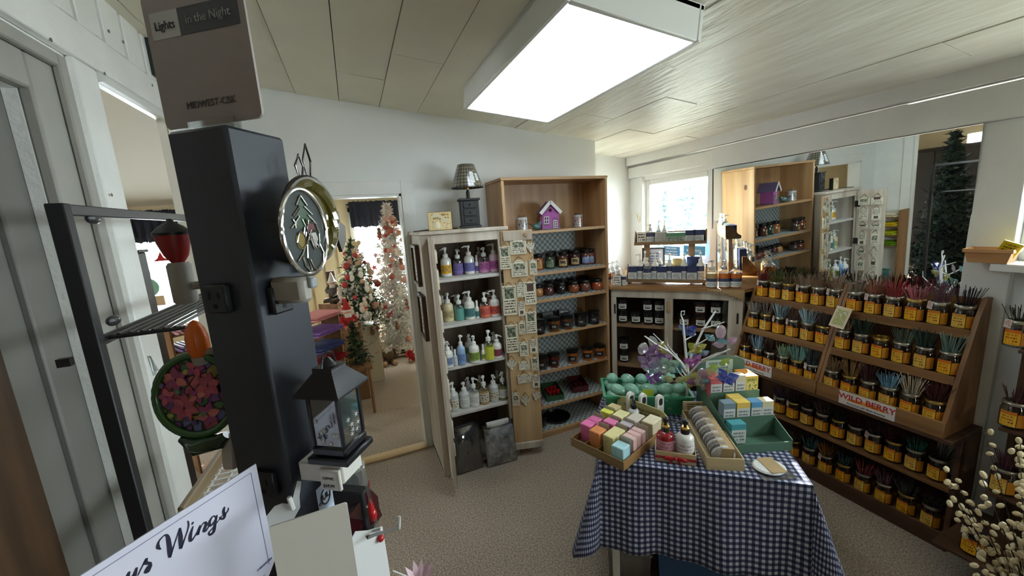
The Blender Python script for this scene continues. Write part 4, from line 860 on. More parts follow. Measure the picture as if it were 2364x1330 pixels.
DN = printed('navy_box_print', (222,222,216), (110,116,130), 9, top=(52,60,96), top_at=.56, lo=.08, hi=.5)
DT = mat('navy_box_top', (58, 68, 108), .35)
DBX = lambda w_, h_, d_, m1, m2: MB().box(-w_/2, w_/2, 0, d_, 0, h_, m=1, b=.001).quad((-w_/2+.001, -.0004, .001), (w_/2-.001, -.0004, .001), (w_/2-.001, -.0004, h_-.001), (-w_/2+.001, -.0004, h_-.001)).mesh('carton', [m1, m2])
NB = printed('bottle_label_navyband', (216,218,214), (120,124,136), 9, top=(58,64,96), top_at=.62, hi=.55)
DG = 'toiletries on the two-tier window display'
zf = KZ+.0345
def dbox(px, w_, h_, v, z, lab, m1=None, m2=None, g=DG):
    u = kuv(kpt(px, 640, v))[0]; q = kw(u, v, z); o = thing('soap_carton', lab, 'box', q, KANG, g); link('carton', DBX(w_, h_, .05, m1 or DN, m2 or DT), o); return o
def dbot(px, h_, r_, v, z, lab, liquid='white', lab_m=None, kind='pump', fill=1.0, g=DG):
    u = kuv(kpt(px, 640, v))[0]; return bottle(kw(u, v, z), h_, r_, LQ[liquid], lab_m or NB, lab, g, kind, fill=fill, labh=(.05, .8), name='soap_bottle', arc=1.4)
for px, n in ((1460, 'leftmost'), (1528, 'second'), (1562, 'third'), (1597, 'fourth')): dbox(px, .066, .105, .105, zf, n+' navy and white soap carton on the lower display tray')
for px, n in ((1477, 'leftmost'), (1512, 'second'), (1545, 'third'), (1579, 'fourth'), (1616, 'rightmost')): dbot(px, .20, .026, .135, zf, n+' tall white lotion bottle in the lower display tray', 'white')
dbot(1494, .17, .031, .125, zf, 'round clear soap bottle with navy label in the lower display tray', 'clear', fill=.9)
for px, n, c in ((1487, 'left', 'white'), (1520, 'right', 'clear')): dbot(px+2, .215, .024, .178, zf, n+' rear pump bottle in the lower display tray', c)
dbox(1564, .07, .16, .152, zf, 'yellow floral carton at the back of the lower tray', mat('yellow_carton', (214,190,130), .5), mat('yellow_carton', (214,190,130), .5)); dbox(1602, .1, .17, .162, zf, 'wide navy carton at the back of the lower tray', DT, DT)
zt2 = zt+.0005
dbox(1481, .07, .085, V2+.02, zt2, 'small white carton at the left of the upper display tray', printed('white_l_carton', (226,224,216), (50,46,44), 4), mat('brown_carton', (90,70,56), .5))
dbot(1501, .15, .034, V2+.045, zt2, 'dome-shaped amber soap bottle in the upper display tray', 'amber', fill=.9)
dbox(1525, .085, .085, V2+.02, zt2, 'ribboned grey gift carton in the upper display tray', printed('gift_carton', (196,194,188), (150,146,140), 6), mat('gift_carton_side', (190,188,182), .5))
for px, n in ((1520, 'left'), (1533, 'right')): dbot(px, .17, .018, V2+.082, zt2, n+' white bottle rising behind the ribboned carton', 'white')
o = dbox(1558, .14, .075, V2+.02, zt2, 'green and white net bag of soaps in the upper display tray', printed('green_net', (170,180,166), (90,110,90), 5, top=(96,150,110), top_at=.6), mat('green_net_side', (120,160,130), .5))
for px, n in ((1592, 'left'), (1611, 'right')): dbox(px, .07, .09, V2+.02, zt2, n+' navy soap carton in the upper display tray')
# amber hand soaps at the right, small things at the left of the counter
for k, px in enumerate((1643, 1671, 1698)):
    p = at_z(px, 663, KZ); u, v = kuv(p); q = kw(min(u, KL+.02), max(v, .04), KZ+.0005); bottle(q, .19, .036, LQ['amber' if k == 0 else 'orange'], NB, ORD[k]+' amber hand soap bottle on the counter right of the display', 'amber hand soaps on the counter', fill=.92, labh=(.05, .52), name='soap_bottle', pumpm=M_clearb)
for k, (px, v) in enumerate(((1404, .11), (1414, .19), (1425, .26))):
    q = kw(kuv(kpt(px, 640, v))[0], v, KZ+.0005); q.x = max(q.x, 1.84); q.y = min(q.y, 2.7)
    bottle(q, .17, .030, LQ['orange' if k == 0 else 'clear'], NB, ['front', 'middle', 'rear'][k]+' pump bottle beside the bookcase on the counter', 'pump bottles at the counter left end', fill=.9, labh=(.05, .5), name='soap_bottle', pumpm=M_clearb)
o = dbox(1424, .062, .075, .035, KZ+.0005, 'small white carton with black letter at the counter left end', printed('white_l_carton', (226,224,216), (50,46,44), 4), mat('brown_carton', (90,70,56), .5), g=None)
dbot(1440, .13, .018, .06, KZ+.0005, 'slim white tube bottle beside the small carton', 'white', kind='cap', g=None)
# sign holder and blue window cards
sh_ = thing('sign_holder', 'clear upright sign holder with printed sheet behind the bottles', 'sign', kw(kuv(kpt(1508, 600, .26))[0], .26, KZ+.0005), KANG)
H_ = kpt(1508, 572, .26).z-KZ
MB().box(-.085, .085, .006, .012, 0, H_, b=.002).build('acrylic', mat('grey_frame', (70,74,86), .4), sh_); MB().quad((-.07, .0055, .012), (.07, .0055, .012), (.07, .0055, H_-.012), (-.07, .0055, H_-.012)).build('sheet', printed('info_sheet', (206,214,234), (96,110,160), 12), sh_)
MB().box(-.06, .06, .0, .03, 0, .006).build('foot', mat('grey_frame', (70,74,86), .4), sh_)
M_bluec = mat('blue_card', (58, 134, 198), .5); M_lett = mat('white_lettering', (240, 244, 248), .6)
for i, (px0, px1, py0, py1, lines) in enumerate(((1531, 1570, 570, 589, ('NEW LOOK!', 'same feel good', 'natural goodness')), (1578, 1628, 569, 587, ('*', '& LOTION CO.')))):
    X = RX_-.034; a_, b_ = at_x(px0, py1, X), at_x(px1, py0, X)
    t = thing('window_card', ('left' if i == 0 else 'right')+' blue card with white lettering below the window', 'sign', (X, (a_.y+b_.y)/2, (a_.z+b_.z)/2), -PI/2)
    w_, h_ = abs(b_.y-a_.y), abs(b_.z-a_.z)
    MB().box(-w_/2, w_/2, 0, .002, -h_/2, h_/2).build('card', M_bluec, t)
    for k, s_ in enumerate(lines): link('lettering', text_mesh(s_, h_*(.30 if i else .26), M_lett), t, (0, -.001, h_*(.28-.3*k)), (PI/2, 0, 0))
hk = thing('antler_hook', 'small pale antler-shaped hook on the window casing', 'hook', at_x(1477, 505, RX_-.028)); 
MB().tube([(0, 0, -.03), (-.012, .006, 0), (-.014, .02, .03), (-.01, .04, .05), (-.006, .06, .06)], [.008, .009, .006, .004, .002], 7).tube([(-.012, .006, 0), (-.016, -.012, .03), (-.01, -.02, .045)], [.006, .004, .002], 6).build('antler', mat('bone', (206,196,172), .5), hk)
# ================================================================== INCENSE RACKS
M_rack = wood('rack_wood', (150, 108, 66), (116, 78, 44), 'z', .5)
M_racky = wood('rack_wood_rail', (158, 116, 72), (122, 84, 48), 'y', .5)
M_dkwood = wood('dark_shelf_wood', (92, 62, 40), (58, 38, 24), 'y', .55)
M_jar = clear('jar_glass', (214, 208, 200), .07, .04)
M_band = mat('tin_band', (190, 186, 172), .3, 1.0)
M_bandg = mat('gold_tin_band', (196, 168, 96), .3, 1.0)
LAB_I = [printed('incense_label_%d' % k, c, (150, 70, 10), 5, top=t, top_at=.78, mx=.14, dens=.5, hi=.72) for k, (c, t) in enumerate((((236,176,28), (216,110,20)), ((232,184,56), (206,120,30)), ((226,190,84), (216,150,60))))]
LAB_S = mat('incense_label_side', (206, 132, 26), .5)
TAGM = printed('price_tag_print', (228,220,214), (170,60,60), 5, mx=.1)
def stick_mesh(key, col, n, hgt, seed):
    def mk():
        r = random.Random(seed); b = MB()
        for k in range(n):
            a = r.uniform(0, 2*PI); q = .024*math.sqrt(r.random()); lean = r.uniform(.4, 1.5)
            x0, y0 = q*math.cos(a), q*math.sin(a); h = hgt*r.uniform(.82, 1.05); ex = x0*lean*1.2+r.uniform(-.006, .006); ey = y0*lean*1.2+r.uniform(-.006, .006)
            mid = .095; x1, y1 = x0*.9, y0*.9
            b.tube([(x0*.8, y0*.8, .006), (x1, y1, mid)], .0012, 3, m=0, cap=False); b.tube([(x1, y1, mid), (x0+ex, y0+ey, mid+h)], [.0012, .0013], 3, m=1, cap=True)
        return b.mesh('incense_sticks', [mat('bamboo_stick', (74, 46, 34), .8), mat('incense_%d_%d_%d' % col, col, .9)], smooth=False)
    return cached(key, mk)
def ring(z0, z1, r):
    b = MB(); b.lathe([(r*.92, z0), (r, z0+.001), (r, z0+(z1-z0)*.4), (r*1.03, z0+(z1-z0)*.5), (r, z0+(z1-z0)*.6), (r, z1-.001), (r*.9, z1), (r*.88, z1-.003), (r*.88, z0)], 20); return b
IG = {}
def incense_jar(loc, face, col, hgt, lk, label, group, tagged=False, gold=False, n=26, seed=0):
    t = thing('incense_jar', label, 'jar', loc, face, group)
    link('glass', cached('ij_glass', lambda: MB().open_lathe([(.0, .001), (.033, .001), (.037, .005), (.0375, .075), (.034, .088), (.031, .094), (.031, .108)], 18).mesh('glass', M_jar)), t)
    link('band', cached('ij_band%d' % gold, lambda: ring(.096, .112, .0345).mesh('band', M_bandg if gold else M_band)), t)
    link('label', cached('ij_label%d' % lk, lambda: MB().open_lathe([(.0385, .012), (.0385, .066), (.0383, .074)], 8, a0=-.62, a1=.62, uvs=True).mesh('label', LAB_I[lk])), t)
    link('side_label', cached('ij_side', lambda: MB().open_lathe([(.0382, .012), (.0382, .066)], 5, a0=.68, a1=1.4).mesh('side_label', LAB_S)), t)
    if n:
        s_ = link('incense_sticks', stick_mesh((col, round(hgt, 3), n, seed % 3), col, n, hgt, seed % 3+11), t, rot=(0, 0, seed*1.7)); s_['kind'] = 'stuff'
    if tagged: link('price_tag', cached('ij_tag', lambda: MB().quad((.037, -.016, .078), (.037, .014, .078), (.034, .014, .112), (.034, -.016, .112)).mesh('price_tag', TAGM)), t, rot=(0, 0, -.5))
    return t
FACE = PI-.15
ROWS = {
 'left rack top row': (2.475, 1.04, 1.705, -.0825, [(110,30,34), (84,96,44), (96,92,62), (150,130,112), (120,98,80), (150,124,104)], (0, 3, 5), 'LT'),
 'left rack middle row': (2.40, .84, 1.705, -.0825, [(176,168,160), (130,118,110), (150,184,196), (92,66,58), (160,190,200), (60,52,52)], (2, 3), 'LM'),
 'left rack bottom row': (2.33, .625, 1.70, -.0805, [(70,46,36), (150,176,196), (70,44,34), (140,168,140), (120,168,160), (54,74,84)], (5,), 'LB'),
 'right rack top row': (2.475, 1.04, 1.195, -.081, [(150,140,128), (160,92,76), (176,52,66), (196,104,124), (110,76,92), (46,34,40)], (1, 4), 'RT'),
 'right rack middle row': (2.40, .84, 1.195, -.081, [(168,150,124), (40,62,50), (176,150,110), (92,110,96), (44,72,66), (120,150,140)], (), 'RM'),
 'right rack bottom row': (2.33, .625, 1.195, -.0805, [(140,110,76), (150,116,74), (70,34,34), (124,176,206), (196,184,160), (76,26,28)], (), 'RB')}
kk = 0
for rn_, (x_, z_, y_, dy, cols, tags, cd) in ROWS.items():
    for i, col in enumerate(cols):
        if rn_ == 'left rack bottom row' and i == 0 and False: continue
        h_ = .095 if i % 3 else .08
        n_ = 34
        if rn_ == 'right rack middle row' and i == 2: n_ = 0
        incense_jar((x_, y_+dy*i, z_+.0006), FACE, col, h_, (kk*7+i) % 3, '%s incense jar from the left in the %s' % (ORD[i], rn_), 'incense jars in the '+rn_, i in tags, gold=(kk+i) % 4 == 2, n=n_, seed=kk*6+i)
    kk += 1
def rack(y0, y1, label):
    t = thing('incense_rack', label, 'rack', (0, 0, .585)); zb = .585
    prof = [(2.285, 0), (2.553, 0), (2.553, .60), (2.50, .60), (2.455, .52), (2.285, .06)]
    for y_ in (y0, y1-.016): MB().add([(p[0], y_, p[1]) for p in prof]+[(p[0], y_+.016, p[1]) for p in prof], [tuple(range(6)), tuple(range(11, 5, -1))]+[(i, (i+1) % 6, (i+1) % 6+6, i+6) for i in range(6)]).build('side_panel', M_rack, t)
    for z_, xa, xb, rail in ((.625, 2.287, 2.55, .035), (.84, 2.36, 2.55, .03), (1.04, 2.435, 2.55, .03)):
        MB().box(xa, xb, y0+.016, y1-.016, z_-zb-.012, z_-zb, b=.001).build('shelf', M_racky, t)
    MB().box(2.277, 2.288, y0+.0, y1-.0, .0, .075, b=.002).build('front_rail', M_racky, t)
    for z_, xa in ((.84, 2.357), (1.04, 2.432)): MB().box(xa-.006, xa, y0+.016, y1-.016, z_-zb-.03, z_-zb+.012, b=.001).build('step_rail', M_racky, t)
    MB().box(2.545, 2.553, y0+.016, y1-.016, 0, .59).build('back_board', M_rack, t)
    return t
M_banner = mat('banner_white', (222, 216, 214), .5); M_red = mat('banner_red', (188, 30, 26), .6); M_or = mat('banner_orange', (230, 150, 60), .6); M_ink = mat('dark_ink', (40, 36, 36), .7)
for y0, y1, ya, yb, lab in ((1.245, 1.755, 1.74, 1.49, 'left three-tier wooden incense rack on the low shelf'), (.735, 1.242, 1.13, .90, 'right three-tier wooden incense rack on the low shelf')):
    t = rack(y0, y1, lab)
    bn = MB().box(2.2745, 2.2768, yb, ya, .002, .073).build('banner', M_banner, t)
    yc = (ya+yb)/2
    MB().add([(2.2742, yc+.085*math.cos(a_)*(1 if k else 1), .028+.02*math.sin(a_)) for k, a_ in enumerate([PI*j/10 for j in range(11)])], [tuple(range(11))]).build('sunburst', M_or, bn)
    for s_, sz, zz, m_ in (('WILD BERRY', .041, .046, M_red), ('America\'s #1 Best Incense', .015, .014, M_ink)):
        link('lettering', text_mesh(s_, sz, m_, bold=.0006 if m_ is M_red else 0), bn, (2.2738, yc, zz), (PI/2, 0, -PI/2))
# show card leaning between the racks
p = at_x(1935, 740, 2.40); sc_ = thing('show_card', 'small framed picture card leaning between the two incense racks', 'card', at_x(1930, 756, 2.342), rot=(.12, .355, 0)); 
MB().box(-.003, .0, -.036, .036, 0, .115).build('card', mat('card_white', (222,206,186), .5), sc_); MB().quad((-.0035, .03, .008), (-.0035, -.03, .008), (-.0035, -.03, .107), (-.0035, .03, .107)).build('print', printed('field_print', (206,196,150), (120,110,80), 4, pic=((190,170,60), (150,160,100), (210,214,214)), pic_box=(.08, .92, .1, .9)), sc_)
# low unit
lu = thing('incense_shelf_unit', 'low dark wooden shelf unit carrying the incense racks', 'shelf unit')
f = MB()
for y_ in (.705, 1.745): f.box(2.375, 2.565, y_, y_+.02, 0, .565, b=.002)
f.build('end_panels', M_dkwood, lu)['kind'] = 'stuff'
MB().box(2.28, 2.565, .705, 1.765, .565, .584, b=.002).build('top_board', M_dkwood, lu)
MB().box(2.375, 2.565, .725, 1.745, .29, .309, b=.002).build('shelf', M_racky, lu); MB().box(2.375, 2.565, .725, 1.745, .04, .059, b=.002).build('shelf', M_racky, lu); MB().box(2.365, 2.375, .705, 1.765, 0, .085, b=.002).build('plinth', M_dkwood, lu); MB().box(2.555, 2.563, .725, 1.745, .06, .565).build('back_board', M_dkwood, lu)
LOWC = {.31: ('upper', [(84,70,110), (40,36,36), (58,44,40), (120,96,104), (34,44,34), (84,20,26), (60,44,44), (74,20,26), (56,120,110), (34,30,30)]), .06: ('lower', [(44,36,34), (52,46,44), (56,96,100), (140,92,40), (44,74,78), (150,60,60), (120,80,84), (60,60,66), (44,34,32)])}
for z_, (nm, cols) in LOWC.items():
    n = len(cols)
    for i, col in enumerate(cols):
        y_ = .785+.0815*(n-1-i) if nm == 'upper' else .785+.0905*(n-1-i)
        incense_jar((2.425, y_, z_+.0006), FACE, col, .075, (i*5+1) % 3, '%s incense jar from the left on the %s low shelf' % (ORD[i], nm), 'incense jars on the %s low shelf' % nm, (nm == 'upper' and i in (0, 1, 6)) or (nm == 'lower' and i == 3), gold=i % 3 == 1, seed=i+40)
# third rack at the right edge of the picture
r3 = thing('incense_stand', 'dark wooden stand of incense jars at the right picture edge', 'rack')
f3 = lambda z0, xa: MB().box(xa, 2.56, .12, .60, z0-.014, z0, b=.002).build('shelf', M_dkwood, r3)
SZ3 = []
for px, py, xj in ((2345, 800, 2.42), (2335, 985, 2.36), (2312, 1135, 2.34), (2245, 1275, 2.2)):
    q = at_x(px, py, xj); SZ3.append(q)
MB().box(2.50, 2.56, .60, .62, 0, 1.16, b=.003).build('side_panel', M_dkwood, r3); MB().box(2.54, 2.56, .0, .60, 0, 1.1).build('back_board', M_dkwood, r3)
for i, q in enumerate(SZ3):
    yy = max(.2, min(q.y, .55)); MB().box(q.x-.045, 2.54, .05, .60, q.z-.014, q.z, b=.002).build('shelf', M_dkwood, r3) if i < 3 else MB().box(q.x-.06, 2.54, .05, .70-.02, max(.0, q.z-.014), max(q.z, .014), b=.002).build('shelf', M_dkwood, r3)
    incense_jar((q.x, q.y, max(q.z, .014)+.0006), FACE, ((40,44,36), (70,24,28), (84,40,50), (60,30,34))[i], .075, i % 3, ['top', 'upper middle', 'lower middle', 'bottom'][i]+' incense jar on the stand at the right picture edge', 'incense jars at the right edge', i in (0, 3), seed=i+70)
# basket on the sill
bs = thing('berry_basket', 'thin wooden berry basket on the right window sill', 'basket', (RX_-.09, .742, W2[2]), .05); bs.scale = (.7, .68, .75)
M_ven = wood('veneer', (206, 158, 108), (176, 126, 80), 'y', .55)
def tap(b, x0, x1, y0, y1, z0, z1, k, th):
    P = lambda s, z: [(-s*x1, -s*y1, z), (s*x1, -s*y1, z), (s*x1, s*y1, z), (-s*x1, s*y1, z)]
    o0, o1, i0, i1 = P(k, z0), P(1, z1), [(p[0]*(1-th/x1), p[1]*(1-th/y1), z0+th) for p in P(k, z0)], [(p[0]*(1-th/x1), p[1]*(1-th/y1), z1) for p in P(1, z1)]
    b.add(o0+o1+i0+i1, [(3,2,1,0), (8,9,10,11)]+[(i, (i+1) % 4, (i+1) % 4+4, i+4) for i in range(4)]+[((i+1) % 4+8, i+8, i+12, (i+1) % 4+12) for i in range(4)]+[(i+4, (i+1) % 4+4, (i+1) % 4+12, i+12) for i in range(4)]); return b
tap(MB(), 0, .075, 0, .10, 0, .075, .8, .003).build('sides', M_ven, bs)
f = MB()
for q in ((-.078, -.075, -.103, .103), (.075, .078, -.103, .103), (-.075, .075, -.103, -.1), (-.075, .075, .1, .103)): f.box(q[0], q[1], q[2], q[3], .058, .079, b=.001)
f.build('rim', M_ven, bs)
yc_ = thing('yellow_packet', 'yellow printed packet sticking out of the berry basket', 'packet', (RX_-.085, .715, W2[2]+.016), rot=(.45, -.45, 0)); yc_.scale = (.8, .8, .8)
MB().box(-.004, .004, -.035, .035, 0, .11, b=.001).build('packet', mat('yellow_card', (222, 196, 30), .35, coat=.4), yc_)
MB().quad((-.0045, .032, .02), (-.0045, -.032, .02), (-.0045, -.032, .105), (-.0045, .032, .105)).build('print', printed('yellow_print', (226,200,34), (120,100,30), 5), yc_)
tw = thing('wire_twig', 'bare twig lying on the window sill beside the basket', 'twig', (RX_-.03, .45, W2[2]+.002))
MB().tube([(0, .14, .13), (0, .08, .15), (0, 0, .14), (.0, -.12, .17)], .0015, 4).tube([(0, .1, .0), (.01, .05, .04), (0, 0, .14)], .0015, 4).tube([(0, .12, .05), (0, .0, .06), (0, -.1, .08)], .0015, 4).build('twig', mat('twig_brown', (90,80,80), .8), tw)
# berry spray bottom right
bsz = at_z(2330, 1330, .45); sp = thing('berry_spray', 'bunch of dry twigs with cream berries in the bottom right corner', 'dried plant', (bsz.x+.08, bsz.y-.05, 0))
rn_ = random.Random(5); tw_ = MB(); be = MB()
for k in range(95):
    a_ = rn_.uniform(0, 2*PI); s_ = rn_.uniform(.03, .24); h_ = rn_.uniform(.42, .84)
    e = Vector((s_*math.cos(a_), s_*math.sin(a_), h_)); m_ = Vector((e.x*.35, e.y*.35, h_*.6)); tw_.tube([(0, 0, .2), m_, e], [.0025, .002, .001], 4)
    for j in range(9):
        q = m_.lerp(e, .1+.9*j/8)+Vector((rn_.uniform(-.016, .016), rn_.uniform(-.016, .016), rn_.uniform(-.01, .01))); be.ell((0, 0, 0), (.008, .008, .0115), 7, 5, xf=T(*q) @ Matrix.Rotation(rn_.uniform(0, 1.4), 4, Vector((rn_.uniform(-1, 1), rn_.uniform(-1, 1), .1))))
tw_.build('twigs', mat('dark_twig', (56,46,36), .8), sp)['kind'] = 'stuff'; be.build('berries', mat('cream_berry', (214, 196, 156), .4), sp)['kind'] = 'stuff'
MB().lathe([(.09, 0), (.1, .02), (.085, .25), (.075, .25), (.08, .02), (0, .02)], 18).build('crock', mat('dark_crock', (44,36,30), .5), sp)
# ================================================================== TABLE WITH GINGHAM CLOTH
TZ = .66; TO = Vector((.81, 1.20, 0)); E1 = Vector((.787, -.617, 0)); E2 = Vector((.617, .787, 0)); TW, TD = .738, .72; TANG = math.atan2(E1.y, E1.x)
def tw_(a_, b_, z=TZ+.003): p = TO+E1*a_+E2*b_; return Vector((p.x, p.y, z))
M_leg = mat('white_leg_paint', (206, 202, 192), .5); 
tb = thing('display_table', 'square table under the blue gingham cloth', 'table', TO, TANG)
MB().box(.01, TW-.01, .01, TD-.01, TZ-.03, TZ-.002, b=.004).build('tabletop', M_leg, tb)
for a_ in (.06, TW-.06):
    for b_ in (.06, TD-.06): MB().tube([(a_, b_, TZ-.03), (a_, b_, .0)], [.02, .016], 8).build('leg', M_leg, tb)
M_ging = checks('blue_gingham', (174,176,184), (70,74,104), (22,23,50), .0225)
def cloth():
    b = MB(); OH = .375; N = 12; step = .03
    def axis(Lx): 
        s_ = [-OH+OH*k/14 for k in range(14)]+[Lx*k/24 for k in range(25)]+[Lx+OH*k/14 for k in range(1, 15)]; return s_
    A, B = axis(TW), axis(TD); ix = {}; vs = []; uv = []
    for i, s_ in enumerate(A):
        for j, t_ in enumerate(B):
            da = -s_ if s_ < 0 else (s_-TW if s_ > TW else 0); db = -t_ if t_ < 0 else (t_-TD if t_ > TD else 0)
            sa = -1 if s_ < 0 else 1; sb = -1 if t_ < 0 else 1; ca = min(max(s_, 0), TW); cb = min(max(t_, 0), TD)
            if da == 0 and db == 0: p = (ca, cb, TZ+.001)
            elif da > 0 and db > 0:
                r = max(da, db)*.72+.28*math.hypot(da, db)*.9; th = math.atan2(db, da); out = r*(.10+.30*math.sin(2*th)**2)+.015*math.sin(6*th)*r/OH
                z = TZ-math.sqrt(max(0, r*r-out*out)); p = (ca+sa*out*math.cos(th), cb+sb*out*math.sin(th), z)
            else:
                r = da or db; q = t_ if da else s_; out = r*.10+.016*(r/OH)*math.sin(q*17+(1 if da else 0))+.008*(r/OH)*math.sin(q*41+2)
                out = max(out, .003); z = TZ-math.sqrt(r*r-out*out) if r > out else TZ
                z += .03*(r/OH)*(s_/TW-.6)*(-1 if db and sb < 0 else 0)
                p = (ca+(sa*out if da else 0), cb+(sb*out if db else 0), z)
            ix[(i, j)] = len(vs); vs.append(p); uv.append((s_, t_))
    fs = [(ix[(i, j)], ix[(i+1, j)], ix[(i+1, j+1)], ix[(i, j+1)]) for i in range(len(A)-1) for j in range(len(B)-1)]
    b.add(vs, fs, 0, None, uv); return b
co = link('tablecloth', cloth().mesh('tablecloth', M_ging), None, TO, (0, 0, TANG)); tag(co, 'blue and white gingham cloth draped over the square table', 'tablecloth')
md = co.modifiers.new('thickness', 'SOLIDIFY'); md.thickness = .002; md.offset = 1
# bins under the table
def bin_(name, label, c, ang, w_, d_, h_, m, k=.86, lip=.008, th=.004):
    t = thing(name, label, 'bin', c, ang)
    b = MB(); P = lambda s, z, e=0: [(-s*w_/2-e, -s*d_/2-e, z), (s*w_/2+e, -s*d_/2-e, z), (s*w_/2+e, s*d_/2+e, z), (-s*w_/2-e, s*d_/2+e, z)]
    o0, o1, i0, i1 = P(k, 0), P(1, h_), P(k, th, -th), P(1, h_, -th)
    b.add(o0+o1+i0+i1, [(3,2,1,0), (8,9,10,11)]+[(i, (i+1) % 4, (i+1) % 4+4, i+4) for i in range(4)]+[((i+1) % 4+8, i+8, i+12, (i+1) % 4+12) for i in range(4)])
    b.build('walls', m, t)
    r = MB(); o, i_ = P(1, h_, lip), P(1, h_, -th); o2 = P(1, h_-.012, lip)
    r.add(o+i_+o2, [(i, (i+1) % 4, (i+1) % 4+4, i+4) for i in range(4)]+[(i+8, (i+1) % 4+8, (i+1) % 4, i) for i in range(4)]); r.build('rim', m, t); return t
bin_('storage_bin', 'dark blue plastic bin under the gingham table', tw_(.40, .16, .001), TANG, .34, .24, .27, mat('blue_bin_plastic', (30, 70, 110), .4), .92)
bin_('storage_bin', 'clear plastic box of parcels under the table left side', tw_(.115, .2, .001), TANG, .18, .26, .2, clear('grey_box_plastic', (196,200,190), .12, .2), .95)
pc = thing('parcel', 'pale wrapped parcel inside the clear box under the table', 'parcel', tw_(.115, .2, .007), TANG+.2); MB().box(-.05, .05, -.08, .08, 0, .1, b=.012).build('wrap', mat('parcel_paper', (160,158,140), .7, var=.3, scale=20), pc)
ZT = TZ+.0035
# ------------------------------------------------------------------ soap tray
M_traywood = wood('gilt_tray_wood', (150, 120, 76), (112, 86, 50), 'x', .45); M_kraft = mat('kraft_card', (176, 150, 108), .7, var=.1, scale=20)
SA = math.radians(-70); st = thing('soap_tray', 'flat wooden tray of unwrapped soap bars on the table corner', 'tray', (.98, 1.285, ZT), SA)
f = MB(); f.box(-.125, .125, -.175, .175, 0, .006)
f.build('tray_floor', M_traywood, st)
for q in ((-.13, .13, -.18, -.175), (-.13, .13, .175, .18)): MB().box(*q, 0, .04, b=.001).build('tray_wall', M_traywood, st)
for q in ((-.13, -.125, -.175, .175), (.125, .13, -.175, .175)): MB().box(*q, 0, .04, b=.001).build('tray_wall', wood('tray_wood_y', (156,118,70), (116,82,46), 'y', .45), st)
for k in (-.0625, 0, .0625): MB().box(k-.0015, k+.0015, -.175, .175, .006, .034).build('divider', M_traywood, st)
hd = MB().prism([(-.13, 0), (.13, 0), (.13, .075), (.10, .10), (-.10, .105), (-.13, .10)], .181, .186).build('header_card', mat('olive_card', (176, 166, 112), .6), st)
link('lettering', text_mesh('WAVERTREE & LONDON', .0165, M_ink), hd, (0, .1805, .07), (PI/2, 0, 0)); link('lettering', text_mesh('triple milled soap', .010, M_ink), hd, (0.02, .1805, .052), (PI/2, 0, 0))
LANES = [[('pink', (224,116,168), .05, .10), ('rose pink', (214,110,160), .103, .145), ('bright yellow', (226,222,96), .20, .235), ('tan', (206,188,140), .25, .30)],
         [('orange and white', (222,140,86), .03, .085), ('magenta pink', (226,120,170), .13, .175), ('pale lime', (216,208,150), .20, .27)],
         [('pale yellow', (222,210,150), .04, .13), ('lilac grey', (186,174,184), .16, .195), ('grey striped', (196,186,170), .21, .29)],
         [('blue and white', (170,212,220), .008, .06), ('blush pink', (228,190,184), .085, .115), ('second blush pink', (226,184,180), .118, .148), ('third blush pink', (222,180,176), .151, .181), ('cream', (222,210,176), .24, .32)]]
for li, lane in enumerate(LANES):
    xc = -.094+.0625*li
    for nm, col, d0, d1 in lane:
        o = thing('soap_bar', '%s soap bar in the %s lane of the wooden tray' % (nm, ['left', 'second', 'third', 'right'][li]), 'soap', st.matrix_basis @ Vector((0,0,0)), 0, 'soap bars in the wooden tray')
        o.location = Vector((.98, 1.285, ZT+.0065))+(RZ(SA) @ Vector((xc, -.175+(d0+d1)/2, 0))); o.rotation_euler = (0, 0, SA)
        MB().box(-.027, .027, -(d1-d0)/2, (d1-d0)/2, 0, .082 if nm != 'blue and white' else .075, b=.003).build('bar', mat('soap_%d_%d_%d' % col, col, .35, var=.10, scale=30, stretch=(3, 3, .4)), o)
    for yd in ((.155, .24), (.10, .185), (.142, .20), (.07, .195))[li]: MB().box(xc-.026, xc+.026, -.175+yd, -.175+yd+.0012, .006, .10).build('name_card', clear('name_card_film', (214,206,190), .08, .3, .55), st)
# ------------------------------------------------------------------ lotion gift set
G = (at_z(1515, 1062, ZT)+at_z(1605, 1078, ZT))/2; GA = math.radians(-42); e_w = Vector((math.cos(GA), math.sin(GA), 0)); e_d = Vector((-e_w.y, e_w.x, 0)); GC = G+e_d*.04
gt = thing('gift_tray', 'small pale wood tray tied with red ribbon', 'tray', (GC.x, GC.y, ZT), GA)
M_palew = wood('pale_tray_wood', (206, 186, 148), (180, 156, 114), 'x', .5)
MB().box(-.075, .075, -.04, .04, 0, .005).build('tray_floor', M_palew, gt)
for q in ((-.075, .075, -.04, -.036), (-.075, .075, .036, .04), (-.075, -.071, -.036, .036), (.071, .075, -.036, .036)): MB().box(*q, .005, .045, b=.001).build('tray_wall', M_palew, gt)
M_rib = mat('red_ribbon', (170, 16, 24), .3, coat=.3)
b = MB(); b.box(-.077, .077, -.0425, -.0405, .016, .026)
for s_ in (-1, 1): b.ell((s_*.02, -.046, .026), (.02, .005, .009), 10, 6, xf=T(0,0,0) @ RY(.2*s_)); b.box(-.004, .004, -.046, -.044, -.03, .0, xf=T(s_*.008, 0, .026) @ RY(-.35*s_))
b.ell((0, -.047, .024), .007, 8, 6); b.build('ribbon', M_rib, gt)
M_goldp = mat('gold_collar', (206, 170, 96), .25, 1.0)
